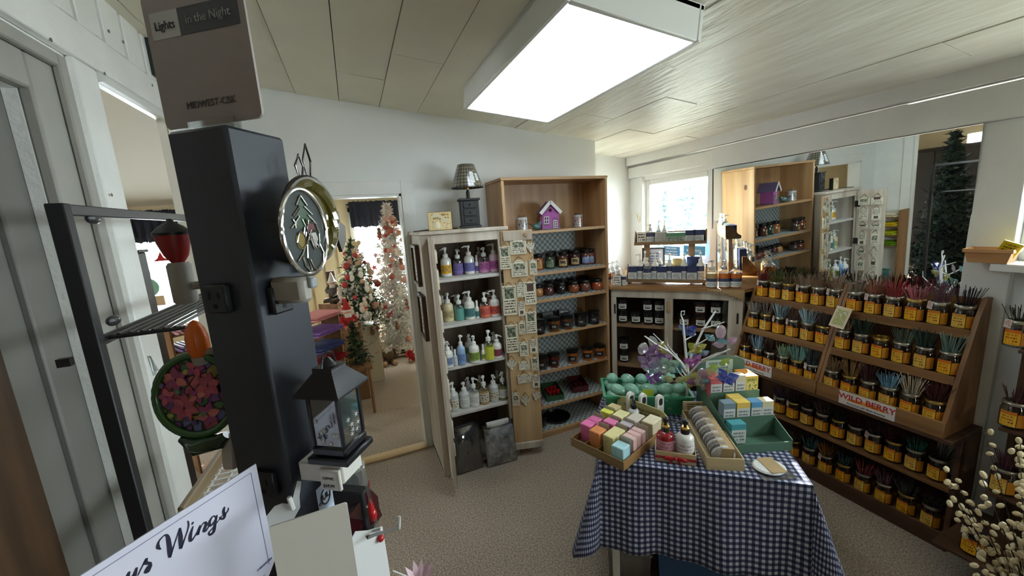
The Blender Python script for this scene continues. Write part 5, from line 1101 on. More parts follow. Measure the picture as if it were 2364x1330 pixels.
for s_, liq_, lab_, nm in ((-1, 'red', printed('rose_wrap_label', (206,150,160), (170,110,124), 5), 'red hand wash bottle with gold collar in the ribboned tray'), (1, 'white', printed('white_wrap_label', (222,216,214), (176,166,166), 5, pic=((150,140,140), (214,208,206), (206,200,198)), pic_box=(.2, .8, .02, .3)), 'white hand lotion bottle with gold collar in the ribboned tray')):
    q = GC+e_w*(.036*s_); t = bottle((q.x, q.y, ZT+.0055), .165, .034, LQ[liq_], lab_, nm, 'hand wash and lotion set', pumpm=M_black, labh=(.03, .72), name='soap_bottle', arc=1.5)
    MB().lathe([(.0165, .108), (.0165, .132), (.012, .136)], 12).build('collar', M_goldp, t)
# ------------------------------------------------------------------ brush box
BA = math.radians(-32); e_w = Vector((math.cos(BA), math.sin(BA), 0)); e_d = Vector((-e_w.y, e_w.x, 0)); BC = Vector((1.198, .938, 0))+e_d*.18
bb = thing('scrubber_box', 'long wooden box of round bath scrubbers', 'box', (BC.x, BC.y, ZT), BA)
MB().box(-.066, .066, -.185, .185, 0, .006).build('box_floor', M_palew, bb)
for q in ((-.066, .066, -.185, -.18), (-.066, .066, .18, .185), (-.066, -.061, -.18, .18), (.061, .066, -.18, .18)): MB().box(*q, .006, .05, b=.001).build('box_wall', M_palew, bb)
hc = MB().box(-.06, .06, .187, .195, 0, .092, b=.002).build('header_board', M_palew, bb)
MB().quad((-.055, .1865, .04), (.055, .1865, .04), (.055, .1865, .088), (-.055, .1865, .088)).build('print', printed('scrubber_print', (206,186,148), (110,90,60), 4), hc)
M_fuzz = mat('grey_bristle', (220, 216, 212), .9, var=.3, scale=90, bump=.8, bscale=260); M_fuzz2 = mat('dark_bristle', (168, 160, 158), .9, var=.4, scale=90, bump=.8, bscale=260)
for k in range(13):
    q = BC+e_d*(-.158+.026*k); o = thing('bath_scrubber', '%s round bath scrubber from the front of the wooden box' % (['first']+ORD[1:])[k], 'scrubber', (q.x, q.y, ZT+.048), BA, 'bath scrubbers in the wooden box', rot=(.22, 0, BA))
    link('pad', cached(('pad', k % 2), lambda: MB().lathe([(0, -.010), (.034, -.010), (.042, -.005), (.042, .005), (.034, .010), (0, .010)], 20, xf=RX(PI/2)).mesh('pad', M_fuzz if k % 2 == 0 else M_fuzz2)), o)
    link('kraft_band', cached('kband', lambda: MB().box(-.012, .034, -.0108, .0108, -.03, .040, b=.001).mesh('kraft_band', M_kraft)), o)
# ------------------------------------------------------------------ green bin of egg soaps
NA = math.radians(-31); e_w = Vector((math.cos(NA), math.sin(NA), 0)); e_d = Vector((-e_w.y, e_w.x, 0)); NC = (at_z(1415, 962, ZT)+at_z(1598, 966, ZT))/2+e_d*.125-e_w*.012
M_green = mat('green_bin_plastic', (64, 146, 108), .4)
bn = bin_('green_bin', 'green plastic bin heaped with egg-shaped soaps', (NC.x, NC.y, ZT), NA, .41, .21, .10, M_green, .9)
M_egg = mat('sage_soap', (128, 176, 154), .28, coat=.3, var=.08, scale=20)
rn = random.Random(12); pos = []
for L_ in range(3):
    nx, ny = ((6, 3), (5, 3), (5, 2))[L_]
    for i in range(nx):
        for j in range(ny): pos.append((L_, i, j, -.15+.30*i/(nx-1)+rn.uniform(-.012, .012), -.062+.124*j/(ny-1)+rn.uniform(-.008, .008), .04+.038*L_+rn.uniform(-.004, .004)))
em = MB().ell((0,0,0), (.043, .03, .028), 16, 10).tube([(.043*math.cos(t)*1.0, 0, .028*math.sin(t)) for t in [2*PI*k/20 for k in range(21)]], .0016, 5).mesh('egg_soap', M_egg)
WH = ['front', 'middle', 'back']
for k, (L_, i, j, *p) in enumerate(pos):
    q = NC+e_w*p[0]+e_d*p[1]; o = link('egg_soap', em, None, (q.x, q.y, ZT+p[2]), (rn.uniform(-.6, .6), rn.uniform(-.5, .5), rn.uniform(0, 6)))
    tag(o, '%s sage egg soap from left, %s row, %s layer of the green bin' % (NTH[i], WH[j] if L_ < 2 else ('front', 'back')[j], ('bottom', 'middle', 'top')[L_]), 'soap', 'egg soaps in the green bin')
ls = thing('lime_label', 'square lime green price label stuck in the egg soap bin', 'label', (NC+e_w*.0-e_d*.098).to_tuple()[:2]+(ZT+.078,), NA, rot=(-.2, 0, NA)); MB().box(-.026, .026, -.001, .001, 0, .05).build('paper', mat('lime_paper', (176, 190, 40), .6), ls)
# white foot files in front of the bin
M_file = mat('white_file_plastic', (226, 224, 218), .4)
for k, px in enumerate((1455, 1483, 1521)):
    q = at_z(px, 962+4*k, ZT); q = q-e_d*.012; t = thing('foot_file', ['left', 'middle', 'right'][k]+' white foot file standing before the green bin', 'foot file', (q.x, q.y, ZT), NA+.6, 'white foot files')
    pl = rpoly(.04, .135, .019, 6); MB().prism(pl, -.008, .008).build('paddle', M_file, t); MB().prism(rpoly(.022, .035, .010, 5, z=.085), -.0088, -.008).build('badge', mat('black_badge', (40,40,44), .5), t)
    MB().box(-.012, .012, -.0088, -.008, .02, .078).build('label', printed('file_label', (206,206,208), (120,120,124), 6), t)
# black pump bottle peeking over the soap tray
q = at_z(1465, 985, ZT)+e_d*.02; bottle((q.x, q.y, ZT), .125, .026, LQ['clear'], None, 'small bottle with black pump behind the soap header card', None, pumpm=M_black, name='soap_bottle')
# ------------------------------------------------------------------ green stepped card display
RA = math.radians(-21); e_w = Vector((math.cos(RA), math.sin(RA), 0)); e_d = Vector((-e_w.y, e_w.x, 0)); RFL = Vector((1.320, .985, 0))
M_gcard = mat('dark_green_card', (84, 116, 98), .4)
gd = thing('card_display', 'dark green stepped card display of boxed soaps', 'display', (RFL.x, RFL.y, ZT), RA)
RW, RD = .228, .33; HB = at_line(1700, 818, RFL+e_d*RD, RFL+e_d*RD+e_w).z-ZT
MB().box(0, RW, 0, RD, 0, .004).build('base', M_gcard, gd)
MB().box(0, RW, 0, .003, .004, .038).build('front_lip', M_gcard, gd)
for x_ in (0, RW-.003): MB().add([(x_+dx, y_, z_) for dx in (0, .003) for y_, z_ in ((0, .004), (RD, .004), (RD, HB*.62), (0, .045))], [(0,1,2,3), (7,6,5,4), (0,4,5,1), (1,5,6,2), (2,6,7,3), (3,7,4,0)]).build('side_panel', M_gcard, gd)
arc = [(RW*.5+RW*.5*math.cos(t), HB*.86+HB*.14*math.sin(t)) for t in [PI*k/12 for k in range(13)]]
bp_ = MB().prism([(0, .004), (RW, .004)]+arc, RD-.003, RD).build('back_panel', M_gcard, gd)
MB().quad((.04, RD-.0035, HB*.58), (.17, RD-.0035, HB*.58), (.17, RD-.0035, HB*.93), (.04, RD-.0035, HB*.93)).build('picture_card', printed('river_print', (176,196,176), (110,130,120), 4, pic=((150,170,60), (180,190,170), (190,206,214)), pic_box=(.05, .98, .05, .5), lo=.55), bp_)
STEPS = ((.003, .105, .008), (.105, .21, .07), (.21, .327, .135))
for k, (y0, y1, z0) in enumerate(STEPS):
    if k: MB().box(.003, RW-.003, y0, y0+.003, .004, z0+.028).build('riser', M_gcard, gd); MB().box(.003, RW-.003, y0+.003, y1, z0-.004, z0).build('tread', M_gcard, gd)
def card_print(col, t): return printed('soap_carton_%d_%d_%d' % col, (206,208,206), (120,124,130), 6, top=col, top_at=.72, lo=.1, hi=.62)
def scarton(step, x_, w_, h_, col, nm, n=1, full=None):
    y0, y1, z0 = STEPS[step]
    for k in range(n):
        yy = y0+.006+.045*k if step else y0+.05; p = RFL+e_w*x_+e_d*yy; o = thing('boxed_soap', nm+('' if n == 1 else (', front one' if k == 0 else ', one behind')), 'box', (p.x, p.y, ZT+z0+.0005), RA, 'boxed soaps in the green display')
        m2 = mat('carton_top_%d_%d_%d' % col, col, .4); m1 = full or card_print(col, 0)
        MB().box(-w_/2, w_/2, 0, .042, 0, h_, m=1, b=.001).quad((-w_/2+.001, -.0005, .001), (w_/2-.001, -.0005, .001), (w_/2-.001, -.0005, h_-.001), (-w_/2+.001, -.0005, h_-.001)).build('carton', [m1, m2], o)
scarton(2, .033, .053, .092, (206,104,110), 'rose red boxed soap on the top step', 2); scarton(2, .089, .052, .092, (112,96,156), 'purple boxed soap on the top step'); scarton(2, .142, .046, .098, (206,196,176), 'cream boxed soap on the top step'); scarton(2, .192, .060, .092, (226,146,64), 'orange and yellow boxed soap on the top step', 2, printed('sunny_carton', (222,190,80), (120,130,60), 4, pic=((90,110,50), (226,206,110), (206,190,150)), pic_box=(.1, .95, .05, .75)))
scarton(1, .033, .052, .09, (120,140,150), 'blue-grey boxed soap on the middle step'); scarton(1, .093, .058, .09, (228,194,96), 'golden yellow boxed soap on the middle step', 2); scarton(1, .150, .048, .088, (96,156,200), 'sky blue boxed soap on the middle step'); scarton(1, .198, .050, .088, (216,206,166), 'ivory boxed soap on the middle step'); scarton(0, .04, .062, .088, (70,150,160), 'teal boxed soap alone on the front step')
# bronze tube beside it, packet of pads in front
p = at_z(1615, 948, ZT); p = Vector((1.40, 1.385, 0)); tag(MB().lathe([(.026, 0), (.028, .004), (.028, .145), (.026, .15), (.023, .15), (.023, .02), (0, .02)], 18).build('bronze_tumbler', mat('bronze_brown', (92, 72, 56), .35, .6), None, (p.x, p.y, ZT)), 'dark bronze tumbler between bin and card display', 'tumbler')
p = at_z(1775, 1082, ZT); pk = thing('pad_packet', 'clear packet with white pad and kraft band on the table corner', 'packet', (p.x, p.y, ZT), RA)
MB().lathe([(0, .014), (.045, .013), (.05, .008), (.047, .003), (0, .003)], 22, xf=Matrix.Scale(1.15, 4, (1,0,0))).build('pad', mat('white_pad', (222,222,220), .9, bump=.5, bscale=200), pk); MB().box(-.02, .038, -.046, .046, .0135, .0155, b=.001).build('kraft_band', M_kraft, pk)
MB().box(-.06, .062, -.065, .055, .0, .0015).build('film', clear('wrap_film', (240,242,244), .10, .12), pk)
# ------------------------------------------------------------------ acrylic butterfly tree
TP = Vector((1.402, 1.318, 0)); tvp = Vector((TP.x, TP.y, 0)); dirv = Vector((TP.x, TP.y, 0)).normalized(); sidev = Vector((dirv.y, -dirv.x, 0))
tr = thing('ornament_tree', 'white wire ornament tree standing on the table', 'ornament tree', (TP.x, TP.y, ZT))
def tpt(px, py, dd=0.0):
    P0 = TP+dirv*dd; return at_line(px, py, P0, P0+sidev)
M_wire = mat('white_wire', (222, 222, 218), .4)
def loc_(p): return Vector(p)-Vector((TP.x, TP.y, ZT))
def branch(pts, r0, r1, nm='branch'):
    n = len(pts); MB().tube([loc_(tpt(*p)) for p in pts], [r0+(r1-r0)*k/(n-1) for k in range(n)], 7).build(nm, M_wire, tr)
MB().tube([(0, 0, 0), loc_(tpt(1588, 860)), loc_(tpt(1579, 770)), loc_(tpt(1577, 740)), loc_(tpt(1572, 728)), loc_(tpt(1573, 719)), loc_(tpt(1580, 718)), loc_(tpt(1580, 726)), loc_(tpt(1576, 727))], [.008, .007, .005, .0035, .003, .003, .003, .003, .002], 8).build('trunk', M_wire, tr)
MB().lathe([(.024, 0), (.024, .004), (.014, .01), (.008, .012)], 20).build('base', M_wire, tr)
branch([(1588, 845), (1600, 810, .02), (1622, 763, .05), (1652, 718, .06)], .006, .004); branch([(1620, 760, .05), (1645, 752, .03), (1672, 744, .02)], .004, .002); branch([(1598, 800), (1620, 790, -.03), (1646, 774, -.05)], .004, .002); branch([(1588, 868), (1615, 838, -.04), (1650, 822, -.07), (1685, 806, -.08)], .005, .003); branch([(1620, 832, -.05), (1655, 816, -.09), (1676, 812, -.1)], .004, .002)
branch([(1587, 862), (1570, 835, -.03), (1545, 812, -.06), (1515, 795, -.08), (1488, 776, -.1)], .005, .003); branch([(1545, 812, -.06), (1528, 790, -.03), (1508, 770, -.01)], .004, .002); branch([(1585, 850), (1560, 820, .04), (1542, 798, .06), (1540, 780, .06)], .004, .002); branch([(1586, 872), (1572, 850, .05), (1562, 816, .06)], .004, .002); branch([(1582, 785), (1606, 772, .06), (1598, 752, .07)], .003, .002)
branch([(1586, 880), (1568, 860, -.06), (1556, 838, -.1)], .004, .002)
def cmat(c):
    if ('cr', c) in CACHE: return CACHE[('cr', c)]
    m = clear('crystal_%d_%d_%d' % c, tuple(int(v+(255-v)*.3) for v in c), .16, .03, .42); CACHE[('cr', c)] = m; return m
def wing(b, sx, sz, l, wv, m=0):
    ang = math.atan2(sz, sx)
    pl = [(l*(.05+.95*t), wv*math.sin(PI*t**.8)*(1 if s_ > 0 else -1)) for s_, ts in ((1, [k/6 for k in range(7)]), (-1, [k/6 for k in range(5, 0, -1)])) for t in ts]
    ca, sa = math.cos(ang), math.sin(ang); P = [(x*ca-z*sa, x*sa+z*ca) for x, z in pl]; n = len(P); c = (sum(p[0] for p in P)/n, sum(p[1] for p in P)/n)
    vs = [(p[0], 0, p[1]) for p in P]+[(c[0], -.006, c[1]), (c[0], .006, c[1])]
    b.add(vs, [(i, (i+1) % n, n) for i in range(n)]+[((i+1) % n, i, n+1) for i in range(n)], m)
CRY = [(1484, 805, -.1, (226,222,228), 'oval', 'frosted oval crystal at the far left'), (1508, 790, -.06, (216,216,216), 'oval', 'grey oval crystal behind the left branch'), (1503, 812, -.08, (206,150,226), 'fly', 'lilac acrylic butterfly upper left'), (1494, 838, -.1, (190,150,220), 'fly', 'lilac-clear acrylic butterfly far left'), (1527, 828, -.05, (180,90,206), 'fly', 'vivid violet acrylic butterfly in the left cluster'), (1503, 853, -.09, (190,220,240), 'fly', 'icy blue acrylic butterfly lower left'), (1530, 850, -.07, (226,230,236), 'fly', 'clear acrylic butterfly in the left cluster'), (1512, 873, -.08, (150,80,200), 'fly', 'purple acrylic butterfly hanging lowest left'), (1545, 845, -.1, (180,226,200), 'fly', 'sea green acrylic butterfly left of the trunk'), (1560, 852, .04, (96,200,226), 'fly', 'cyan acrylic butterfly left of the trunk'), (1556, 880, -.08, (226,224,160), 'leaf', 'long pale yellow acrylic leaf left of the trunk'), (1520, 806, -.04, (236,226,120), 'fly', 'small yellow acrylic butterfly upper left'),
 (1588, 765, .03, (40,60,206), 'fly', 'deep blue acrylic butterfly near the tree top'), (1607, 806, .0, (236,236,90), 'fly', 'yellow acrylic butterfly right of the trunk'), (1612, 820, .02, (150,206,240), 'leaf', 'pale blue acrylic leaf right of the trunk'), (1602, 836, .0, (226,110,220), 'fly', 'magenta acrylic butterfly at the trunk'), (1664, 766, .02, (236,206,226), 'oval', 'pink oval crystal at the upper right'), (1652, 788, -.04, (150,220,236), 'leaf', 'aqua acrylic leaf at the right'), (1676, 795, -.04, (236,190,226), 'leaf', 'pink acrylic leaf at the far right'), (1662, 846, -.08, (206,232,96), 'leaf', 'lime acrylic leaf at the lower right'), (1678, 873, -.09, (50,90,220), 'fly', 'royal blue acrylic butterfly at the lower right'), (1596, 880, -.04, (236,226,100), 'fly', 'yellow acrylic butterfly low at the trunk'), (1622, 866, -.06, (236,206,220), 'oval', 'rosy oval crystal low on the right'), (1638, 862, -.06, (230,206,170), 'oval', 'amber oval crystal low on the right'), (1613, 882, -.05, (190,80,180), 'leaf', 'small plum acrylic leaf low on the right'), (1648, 880, -.07, (120,210,230), 'leaf', 'cyan acrylic leaf low on the right'), (1628, 884, -.06, (226,230,214), 'fly', 'clear acrylic butterfly low on the right')]
rn = random.Random(8)
for px, py, dd, col, kind, nm in CRY:
    p = tpt(px, py, dd); t = thing('acrylic_ornament', nm+' of the wire tree', 'ornament', p, group='acrylic ornaments on the wire tree', rot=(rn.uniform(-.3, .3), rn.uniform(-.5, .5), rn.uniform(-.5, .5)-.81))
    b = MB()
    if kind == 'fly':
        for sx, sz, l, wv in ((.8, .6, .052, .019), (-.8, .6, .052, .019), (.75, -.65, .038, .016), (-.75, -.65, .038, .016)): wing(b, sx, sz, l, wv)
        b.ell((0, 0, 0), (.004, .005, .012), 6, 5)
    elif kind == 'leaf':
        wing(b, .9, .3, .056, .017); wing(b, -.9, .25, .056, .017)
    else: b.ell((0, 0, 0), (.023, .007, .032), 10, 6)
    b.build('facets', cmat(col), t, smooth=False)
    MB().tube([(0, 0, .008), (0, 0, .034)], .0006, 3).build('thread', M_wire, t)
# ================================================================== NIGHT LIGHT TOWER AND FOREGROUND CARDS
def dp(px, py, d): return CAM+_ray(px, py)*(d/F_PX)
TWL, TWF, TWR = Vector((-.194, .612, 0)), Vector((-.121, .562, 0)), Vector((-.0695, .635, 0)); TWZ = 1.78
EA = (TWL-TWF).normalized(); EB = Vector((-EA.y*-1, 0, 0)); EB = Vector((EA.y, -EA.x, 0)) if (TWR-TWF).dot(Vector((EA.y, -EA.x, 0))) > 0 else Vector((-EA.y, EA.x, 0))
SA_, SB_ = (TWL-TWF).length, (TWR-TWF).dot(EB)
M_tower = mat('tower_black', (42, 45, 53), .4, var=.08, scale=60)
M_tblack = mat('outlet_black', (16, 16, 18), .4)
tf = math.atan2(EB.y, EB.x)                      # local x along the right face, local y along the left face
tower = thing('night_light_tower', 'tall black square night light tower with power outlets', 'display tower', (TWF.x, TWF.y, .93), tf)
def tl(p): q = Vector(p)-Vector((TWF.x, TWF.y, .93)); return Vector((q.dot(EB), q.dot(EA), q.z))
MB().box(0, SB_, 0, SA_, 0, TWZ-.93, b=.004).build('column', M_tower, tower)
MB().box(-.03, SB_+.03, -.03, SA_+.03, -.02, 0, b=.004).build('foot', M_tower, tower)
def face_left(px, py): return at_line(px, py, TWF, TWL)
def face_right(px, py, off=0.0): n = -EA; return at_line(px, py, TWF+n*off, TWF+EB+n*off)
def outlet(c, side):
    q = tl(c); o = MB()
    if side == 'L': o.box(-.010, 0, q.y-.017, q.y+.017, q.z-.0185, q.z+.0185, b=.003)
    else: o.box(q.x-.017, q.x+.017, -.010, 0, q.z-.0185, q.z+.0185, b=.003)
    ob = o.build('outlet', M_tblack, tower); s_ = MB()
    for dx, dz, w_, h_ in ((-.007, .005, .0015, .004), (.007, .005, .0018, .005), (0, -.009, .003, .003)):
        if side == 'L': s_.box(-.0104, -.0099, q.y+dx-w_, q.y+dx+w_, q.z+dz-h_, q.z+dz+h_)
        else: s_.box(q.x+dx-w_, q.x+dx+w_, -.0104, -.0099, q.z+dz-h_, q.z+dz+h_)
    s_.build('slots', mat('slot_black', (4,4,4), .8), ob)['kind'] = 'stuff'
outlet(face_left(512, 688), 'L'); outlet(face_left(620, 1110), 'L')
outlet(face_right(640, 690), 'R'); outlet(face_right(745, 1075), 'R')
# safety sticker
c = tl(face_right(752, 1152)); sk = MB().quad((c.x-.017, -.0006, c.z-.03), (c.x+.019, -.0006, c.z-.03), (c.x+.019, -.0006, c.z+.028), (c.x-.017, -.0006, c.z+.028)).build('sticker', mat('sticker_blue_white', (196,206,226), .5), tower)
MB().tube([(c.x+.0095*math.cos(t), -.0010, c.z+.006+.0125*math.sin(t)) for t in [2*PI*k/24 for k in range(25)]], .0011, 5).build('ring', M_ink, sk)
link('lettering', text_mesh('UL', .0125, M_ink, bold=.0002), sk, (c.x, -.0012, c.z+.006), (PI/2, 0, 0)); link('lettering', text_mesh('US', .006, M_ink), sk, (c.x+.0145, -.0012, c.z+.008), (PI/2, 0, 0)); link('lettering', text_mesh('C', .006, M_ink), sk, (c.x-.0135, -.0012, c.z+.001), (PI/2, 0, 0))
# sign on the tower
cen = TWF+EA*SA_*.5+EB*SB_*.35; q0, q1 = at_line(386, 303, cen, cen+EA), at_line(606, 268, cen, cen+EA); q2 = at_line(344, 14, cen, cen+EA)
sw = Vector((q1.x-q0.x, q1.y-q0.y, 0)).length; shh = q2.z-q0.z+.012; sd_ = Vector((q1.x-q0.x, q1.y-q0.y, 0)).normalized()
sgn = thing('tower_sign', 'grey plastic sign reading Lights in the Night atop the tower', 'sign', (q0+sd_*sw/2).to_tuple()[:2]+(TWZ+.0005,), math.atan2(sd_.y, sd_.x))
dz0 = q0.z-TWZ
M_sgn = mat('taupe_plastic', (152, 141, 136), .35, var=.06, scale=30)
MB().prism(rpoly(sw, shh, .008, 4, z=max(.004, dz0)), 0, .003).build('panel', M_sgn, sgn)
bz = dz0+shh*.76
b1 = MB().box(-sw*.44, -sw*.15, -.0006, 0, bz-.014, bz+.016).build('title_block', mat('pale_grey_block', (186,186,184), .5), sgn); b2 = MB().box(-sw*.15, sw*.44, -.0006, 0, bz-.014, bz+.016).build('title_block', mat('dark_grey_block', (66,66,70), .5), sgn)
link('lettering', text_mesh('Lights', .0135, mat('charcoal_ink', (60,60,60), .6)), b1, (-sw*.295, -.0012, bz+.0), (PI/2, 0, 0)); link('lettering', text_mesh('in the Night', .0135, mat('silver_ink', (150,150,150), .5)), b2, (sw*.145, -.0012, bz+.001), (PI/2, 0, 0))
link('lettering', text_mesh('MIDWEST-CBK', .0115, mat('deboss_shade', (88,80,78), .5)), sgn, (sw*.02, -.0006, dz0+shh*.16), (PI/2, 0, 0))  # dark letter colour stands in for the shade inside debossed lettering
b = MB(); b.box(-.035, .035, -.004, -.001, 0, .016); b.box(-.035, .035, .004, .007, 0, .016); b.box(-.035, .035, -.004, .007, 0, .0015); b.build('clear_foot', clear('acrylic_clear', (236,240,240), .15, .05), sgn)
# rear nickel oval frame with leaf finial, and front etched oval
M_nick = mat('dark_nickel', (108, 104, 100), .3, 1.0); M_chrome = mat('bright_nickel', (206, 204, 200), .18, 1.0); M_olive = clear('olive_glass', (150, 138, 58), .10, .05, .5)
M_ivp = mat('ivory_plug', (150, 145, 136), .5)
def oval_ring(w_, h_, r, seg=36): return [(w_/2*math.cos(t), 0, h_/2*math.sin(t)) for t in [2*PI*k/seg for k in range(seg+1)]]
OFF = .052; ca, cb_ = face_right(705, 536, OFF), face_right(752, 536, OFF); w_ = 2*(cb_-ca).length; h_ = face_right(703, 437, OFF).z-face_right(708, 635, OFF).z
nl = thing('night_light', 'etched oval night light with bearded figure and fir tree', 'night light', ca, tf)
MB().tube(oval_ring(w_, h_, 0), .003, 8).build('rim', M_chrome, nl)
MB().prism([(p[0]*.98, p[2]*.98) for p in oval_ring(w_, h_, 0)[:-1]], .0, .002).build('glass', mat('smoked_glass', (44,52,48), .36, var=.3, scale=40, spec=.3), nl)
def strokes(lst, r, m, parent, y=-.0012, sx=1.0, sz=1.0, nm='etching'):
    b = MB()
    for s_ in lst: b.tube([(x*sx, y, z*sz) for x, z in s_], r, 5)
    o = b.build(nm, m, parent); o['kind'] = 'stuff'; return o
W2_, H2_ = w_/2, h_/2
tree = [[(-.02, .85), (-.25, .62), (-.1, .6), (-.45, .38), (-.2, .38), (-.6, .1), (-.3, .14)], [(-.02, .85), (.22, .62), (.08, .6), (.42, .4), (.2, .4), (.55, .18)], [(-.5, .3), (-.4, .2), (-.45, .1)], [(-.1, .3), (0, .15), (.05, .3), (.12, .16), (.18, .28)]]
fig = [[(.05, .1), (.2, .25), (.5, .2), (.62, -.05), (.55, -.3)], [(.05, .1), (.1, -.1), (.3, .05), (.5, .0)], [(.2, -.02), (.16, -.2), (.28, -.42), (.48, -.4), (.6, -.2)], [(.25, -.1), (.3, -.3), (.38, -.42)], [(.35, -.08), (.42, -.3), (.5, -.38)], [(.1, -.1), (-.05, -.3), (-.1, -.6), (.0, -.9)], [(.55, -.3), (.7, -.55), (.6, -.75)], [(-.1, -.3), (-.3, -.5), (-.55, -.65)], [(-.2, .02), (-.35, -.02), (-.45, -.22), (-.3, -.38), (-.1, -.3), (-.05, -.1), (-.2, .02)], [(.0, -.65), (.1, -.85), (.3, -.95)], [(-.3, -.55), (-.25, -.8), (-.05, -.95)], [(-.12, -.05), (-.05, .12), (.0, .0), (-.06, -.1)]]
MB().prism([(x*W2_*.9, z*H2_*.9) for x, z in ((-.02, .85), (-.25, .6), (-.12, .6), (-.45, .38), (-.25, .38), (-.55, .1), (.0, .12), (.5, .18), (.25, .4), (.42, .42), (.12, .6), (.22, .62))], -.0006, 0).build('tree_glass', mat('green_glass', (34,62,36), .2), nl)
strokes(tree+fig, .0011, M_chrome, nl, sx=W2_, sz=H2_)
MB().prism([(x*W2_*.9, z*H2_*.9) for x, z in ((.1, .12), (.28, .24), (.5, .18), (.45, .0), (.2, -.02))], -.0008, 0).build('hat', mat('wine_glass', (92,40,44), .2), nl); MB().prism([(x*W2_*.9, z*H2_*.9) for x, z in ((.2, -.04), (.5, -.02), (.6, -.2), (.42, -.42), (.24, -.36))], -.0008, 0).build('beard', mat('milk_glass', (176,172,166), .25), nl); MB().prism([(W2_*(-.28+.2*math.cos(t)), H2_*(-.2+.2*math.sin(t))) for t in [2*PI*k/14 for k in range(14)]], -.0008, 0).build('sack', mat('amber_olive_glass', (120,104,40), .2), nl)
pq = nl.matrix_basis.inverted() if False else None
def nloc(o, p): return (T(*o.location) @ RZ(tf)).inverted() @ Vector(p)
pl = nloc(nl, face_right(690, 660, .04)); b = MB().box(pl.x-.010, pl.x+.012, pl.y-.012, OFF-.002-.0, pl.z-.022, pl.z+.012, b=.006); b.build('plug_body', M_ivp, nl); MB().box(pl.x+.002, pl.x+.014, pl.y-.018, pl.y-.011, pl.z-.004, pl.z+.009, b=.003).build('switch', mat('grey_lens', (150,156,160), .2), nl)
MB().box(-.006, .006, .0, .010, -h_/2-.02, -h_/2+.02, b=.002).build('bracket', M_ivp, nl)
ca2, cb2 = face_right(722, 508, .028), face_right(775, 508, .028); w2 = 2*(cb2-ca2).length; h2 = face_right(715, 415, .028).z-face_right(730, 605, .028).z
n2_ = thing('night_light', 'nickel-rimmed olive glass night light with leaf finial, behind the etched oval', 'night light', ca2, tf)
MB().tube(oval_ring(w2, h2, 0), .0045, 8).build('rim', M_nick, n2_)
MB().prism([(p[0]*.97, p[2]*.97) for p in oval_ring(w2, h2, 0)[:-1]], .0, .004).build('glass', M_olive, n2_)
MB().tube(oval_ring(w2*.86, h2*.86, 0), .008, 8).build('inner_band', M_olive, n2_)
for s_, L_ in ((.004, .046), (-.012, .03)):
    MB().tube([(s_, 0, h2/2-.002), (s_-.006, 0, h2/2+L_*.5), (s_+.003, 0, h2/2+L_), (s_+.009, 0, h2/2+L_*.5), (s_+.004, 0, h2/2-.002)], .0016, 6).build('leaf_loop', M_nick, n2_)
e = nloc(n2_, face_right(790, 540, .028)); MB().prism([(w2/2-.004, -.03), (w2/2+.004, .012), (e.x-.004, e.z+.018), (e.x+.006, e.z+.012), (e.x+.004, e.z-.01), (w2/2+.002, -.05)], -.003, .003).build('handle', M_nick, n2_)
MB().box(-.01, .01, .0, .027, -h2/2-.015, -h2/2+.01, b=.002).build('plug_body', M_ivp, n2_)
# lantern night light
M_lant = mat('lantern_black', (26, 27, 30), .32)
lo = face_right(790, 1046, .062); la = thing('lantern_night_light', 'black lantern night light with snowflake panes and white plug', 'night light', (lo.x, lo.y, lo.z), tf)
k_ = (face_right(790, 806, .062).z-lo.z)/.165
def S(v): return v*k_
b = MB(); b.box(-S(.036), S(.036), -S(.036), S(.036), 0, S(.012), b=.002); b.box(-S(.030), S(.030), -S(.030), S(.030), S(.012), S(.028), b=.003); b.build('base', M_lant, la)
for i in (-1, 1):
    for j in (-1, 1): MB().box(i*S(.0255)-S(.0028), i*S(.0255)+S(.0028), j*S(.0255)-S(.0028), j*S(.0255)+S(.0028), S(.028), S(.112), b=.0008).build('corner_post', M_lant, la)
b = MB(); P = lambda s_, z: [(-s_, -s_, z), (s_, -s_, z), (s_, s_, z), (-s_, s_, z)]
vs = P(S(.039), S(.112))+P(S(.039), S(.116))+P(S(.017), S(.145))+P(S(.017), S(.152)); b.add(vs, [(3,2,1,0), (12,13,14,15)]+[(i+4*k, (i+1) % 4+4*k, (i+1) % 4+4*k+4, i+4*k+4) for k in range(3) for i in range(4)]); b.lathe([(S(.012), S(.152)), (S(.008), S(.158)), (S(.004), S(.163)), (0, S(.166))], 10); b.build('roof', M_lant, la)
MB().tube([(-S(.016), 0, S(.152)), (-S(.012), 0, S(.168)), (0, 0, S(.174)), (S(.012), 0, S(.168)), (S(.016), 0, S(.152))], S(.0018), 6).build('carry_ring', M_lant, la)
M_snowg = clear('lantern_glass', (190,196,196), .12, .04, .12)
for a_ in range(4):
    pn = MB().box(-S(.0228), S(.0228), -S(.0258), -S(.0253), S(.028), S(.112), xf=RZ(a_*PI/2)).build('pane', M_snowg, la)
    b = MB(); r_ = random.Random(a_)
    for k in range(7):
        x_, z_ = r_.uniform(-.018, .018), .032+.05*r_.random()**1.6
        for q in range(3): t = q*PI/3; rr_ = .0045; b.tube([(S(x_-rr_*math.cos(t)), -S(.0264), S(z_-rr_*math.sin(t))), (S(x_+rr_*math.cos(t)), -S(.0264), S(z_+rr_*math.sin(t)))], S(.0006), 3, xf=RZ(a_*PI/2))
    b.build('snowflakes', mat('snow_print', (226,228,230), .6), pn)['kind'] = 'stuff'
MB().lathe([(S(.006), S(.028)), (S(.008), S(.05)), (S(.011), S(.075)), (S(.006), S(.09)), (0, S(.094))], 10).build('bulb', mat('orange_bulb', (206, 110, 40), .3), la)
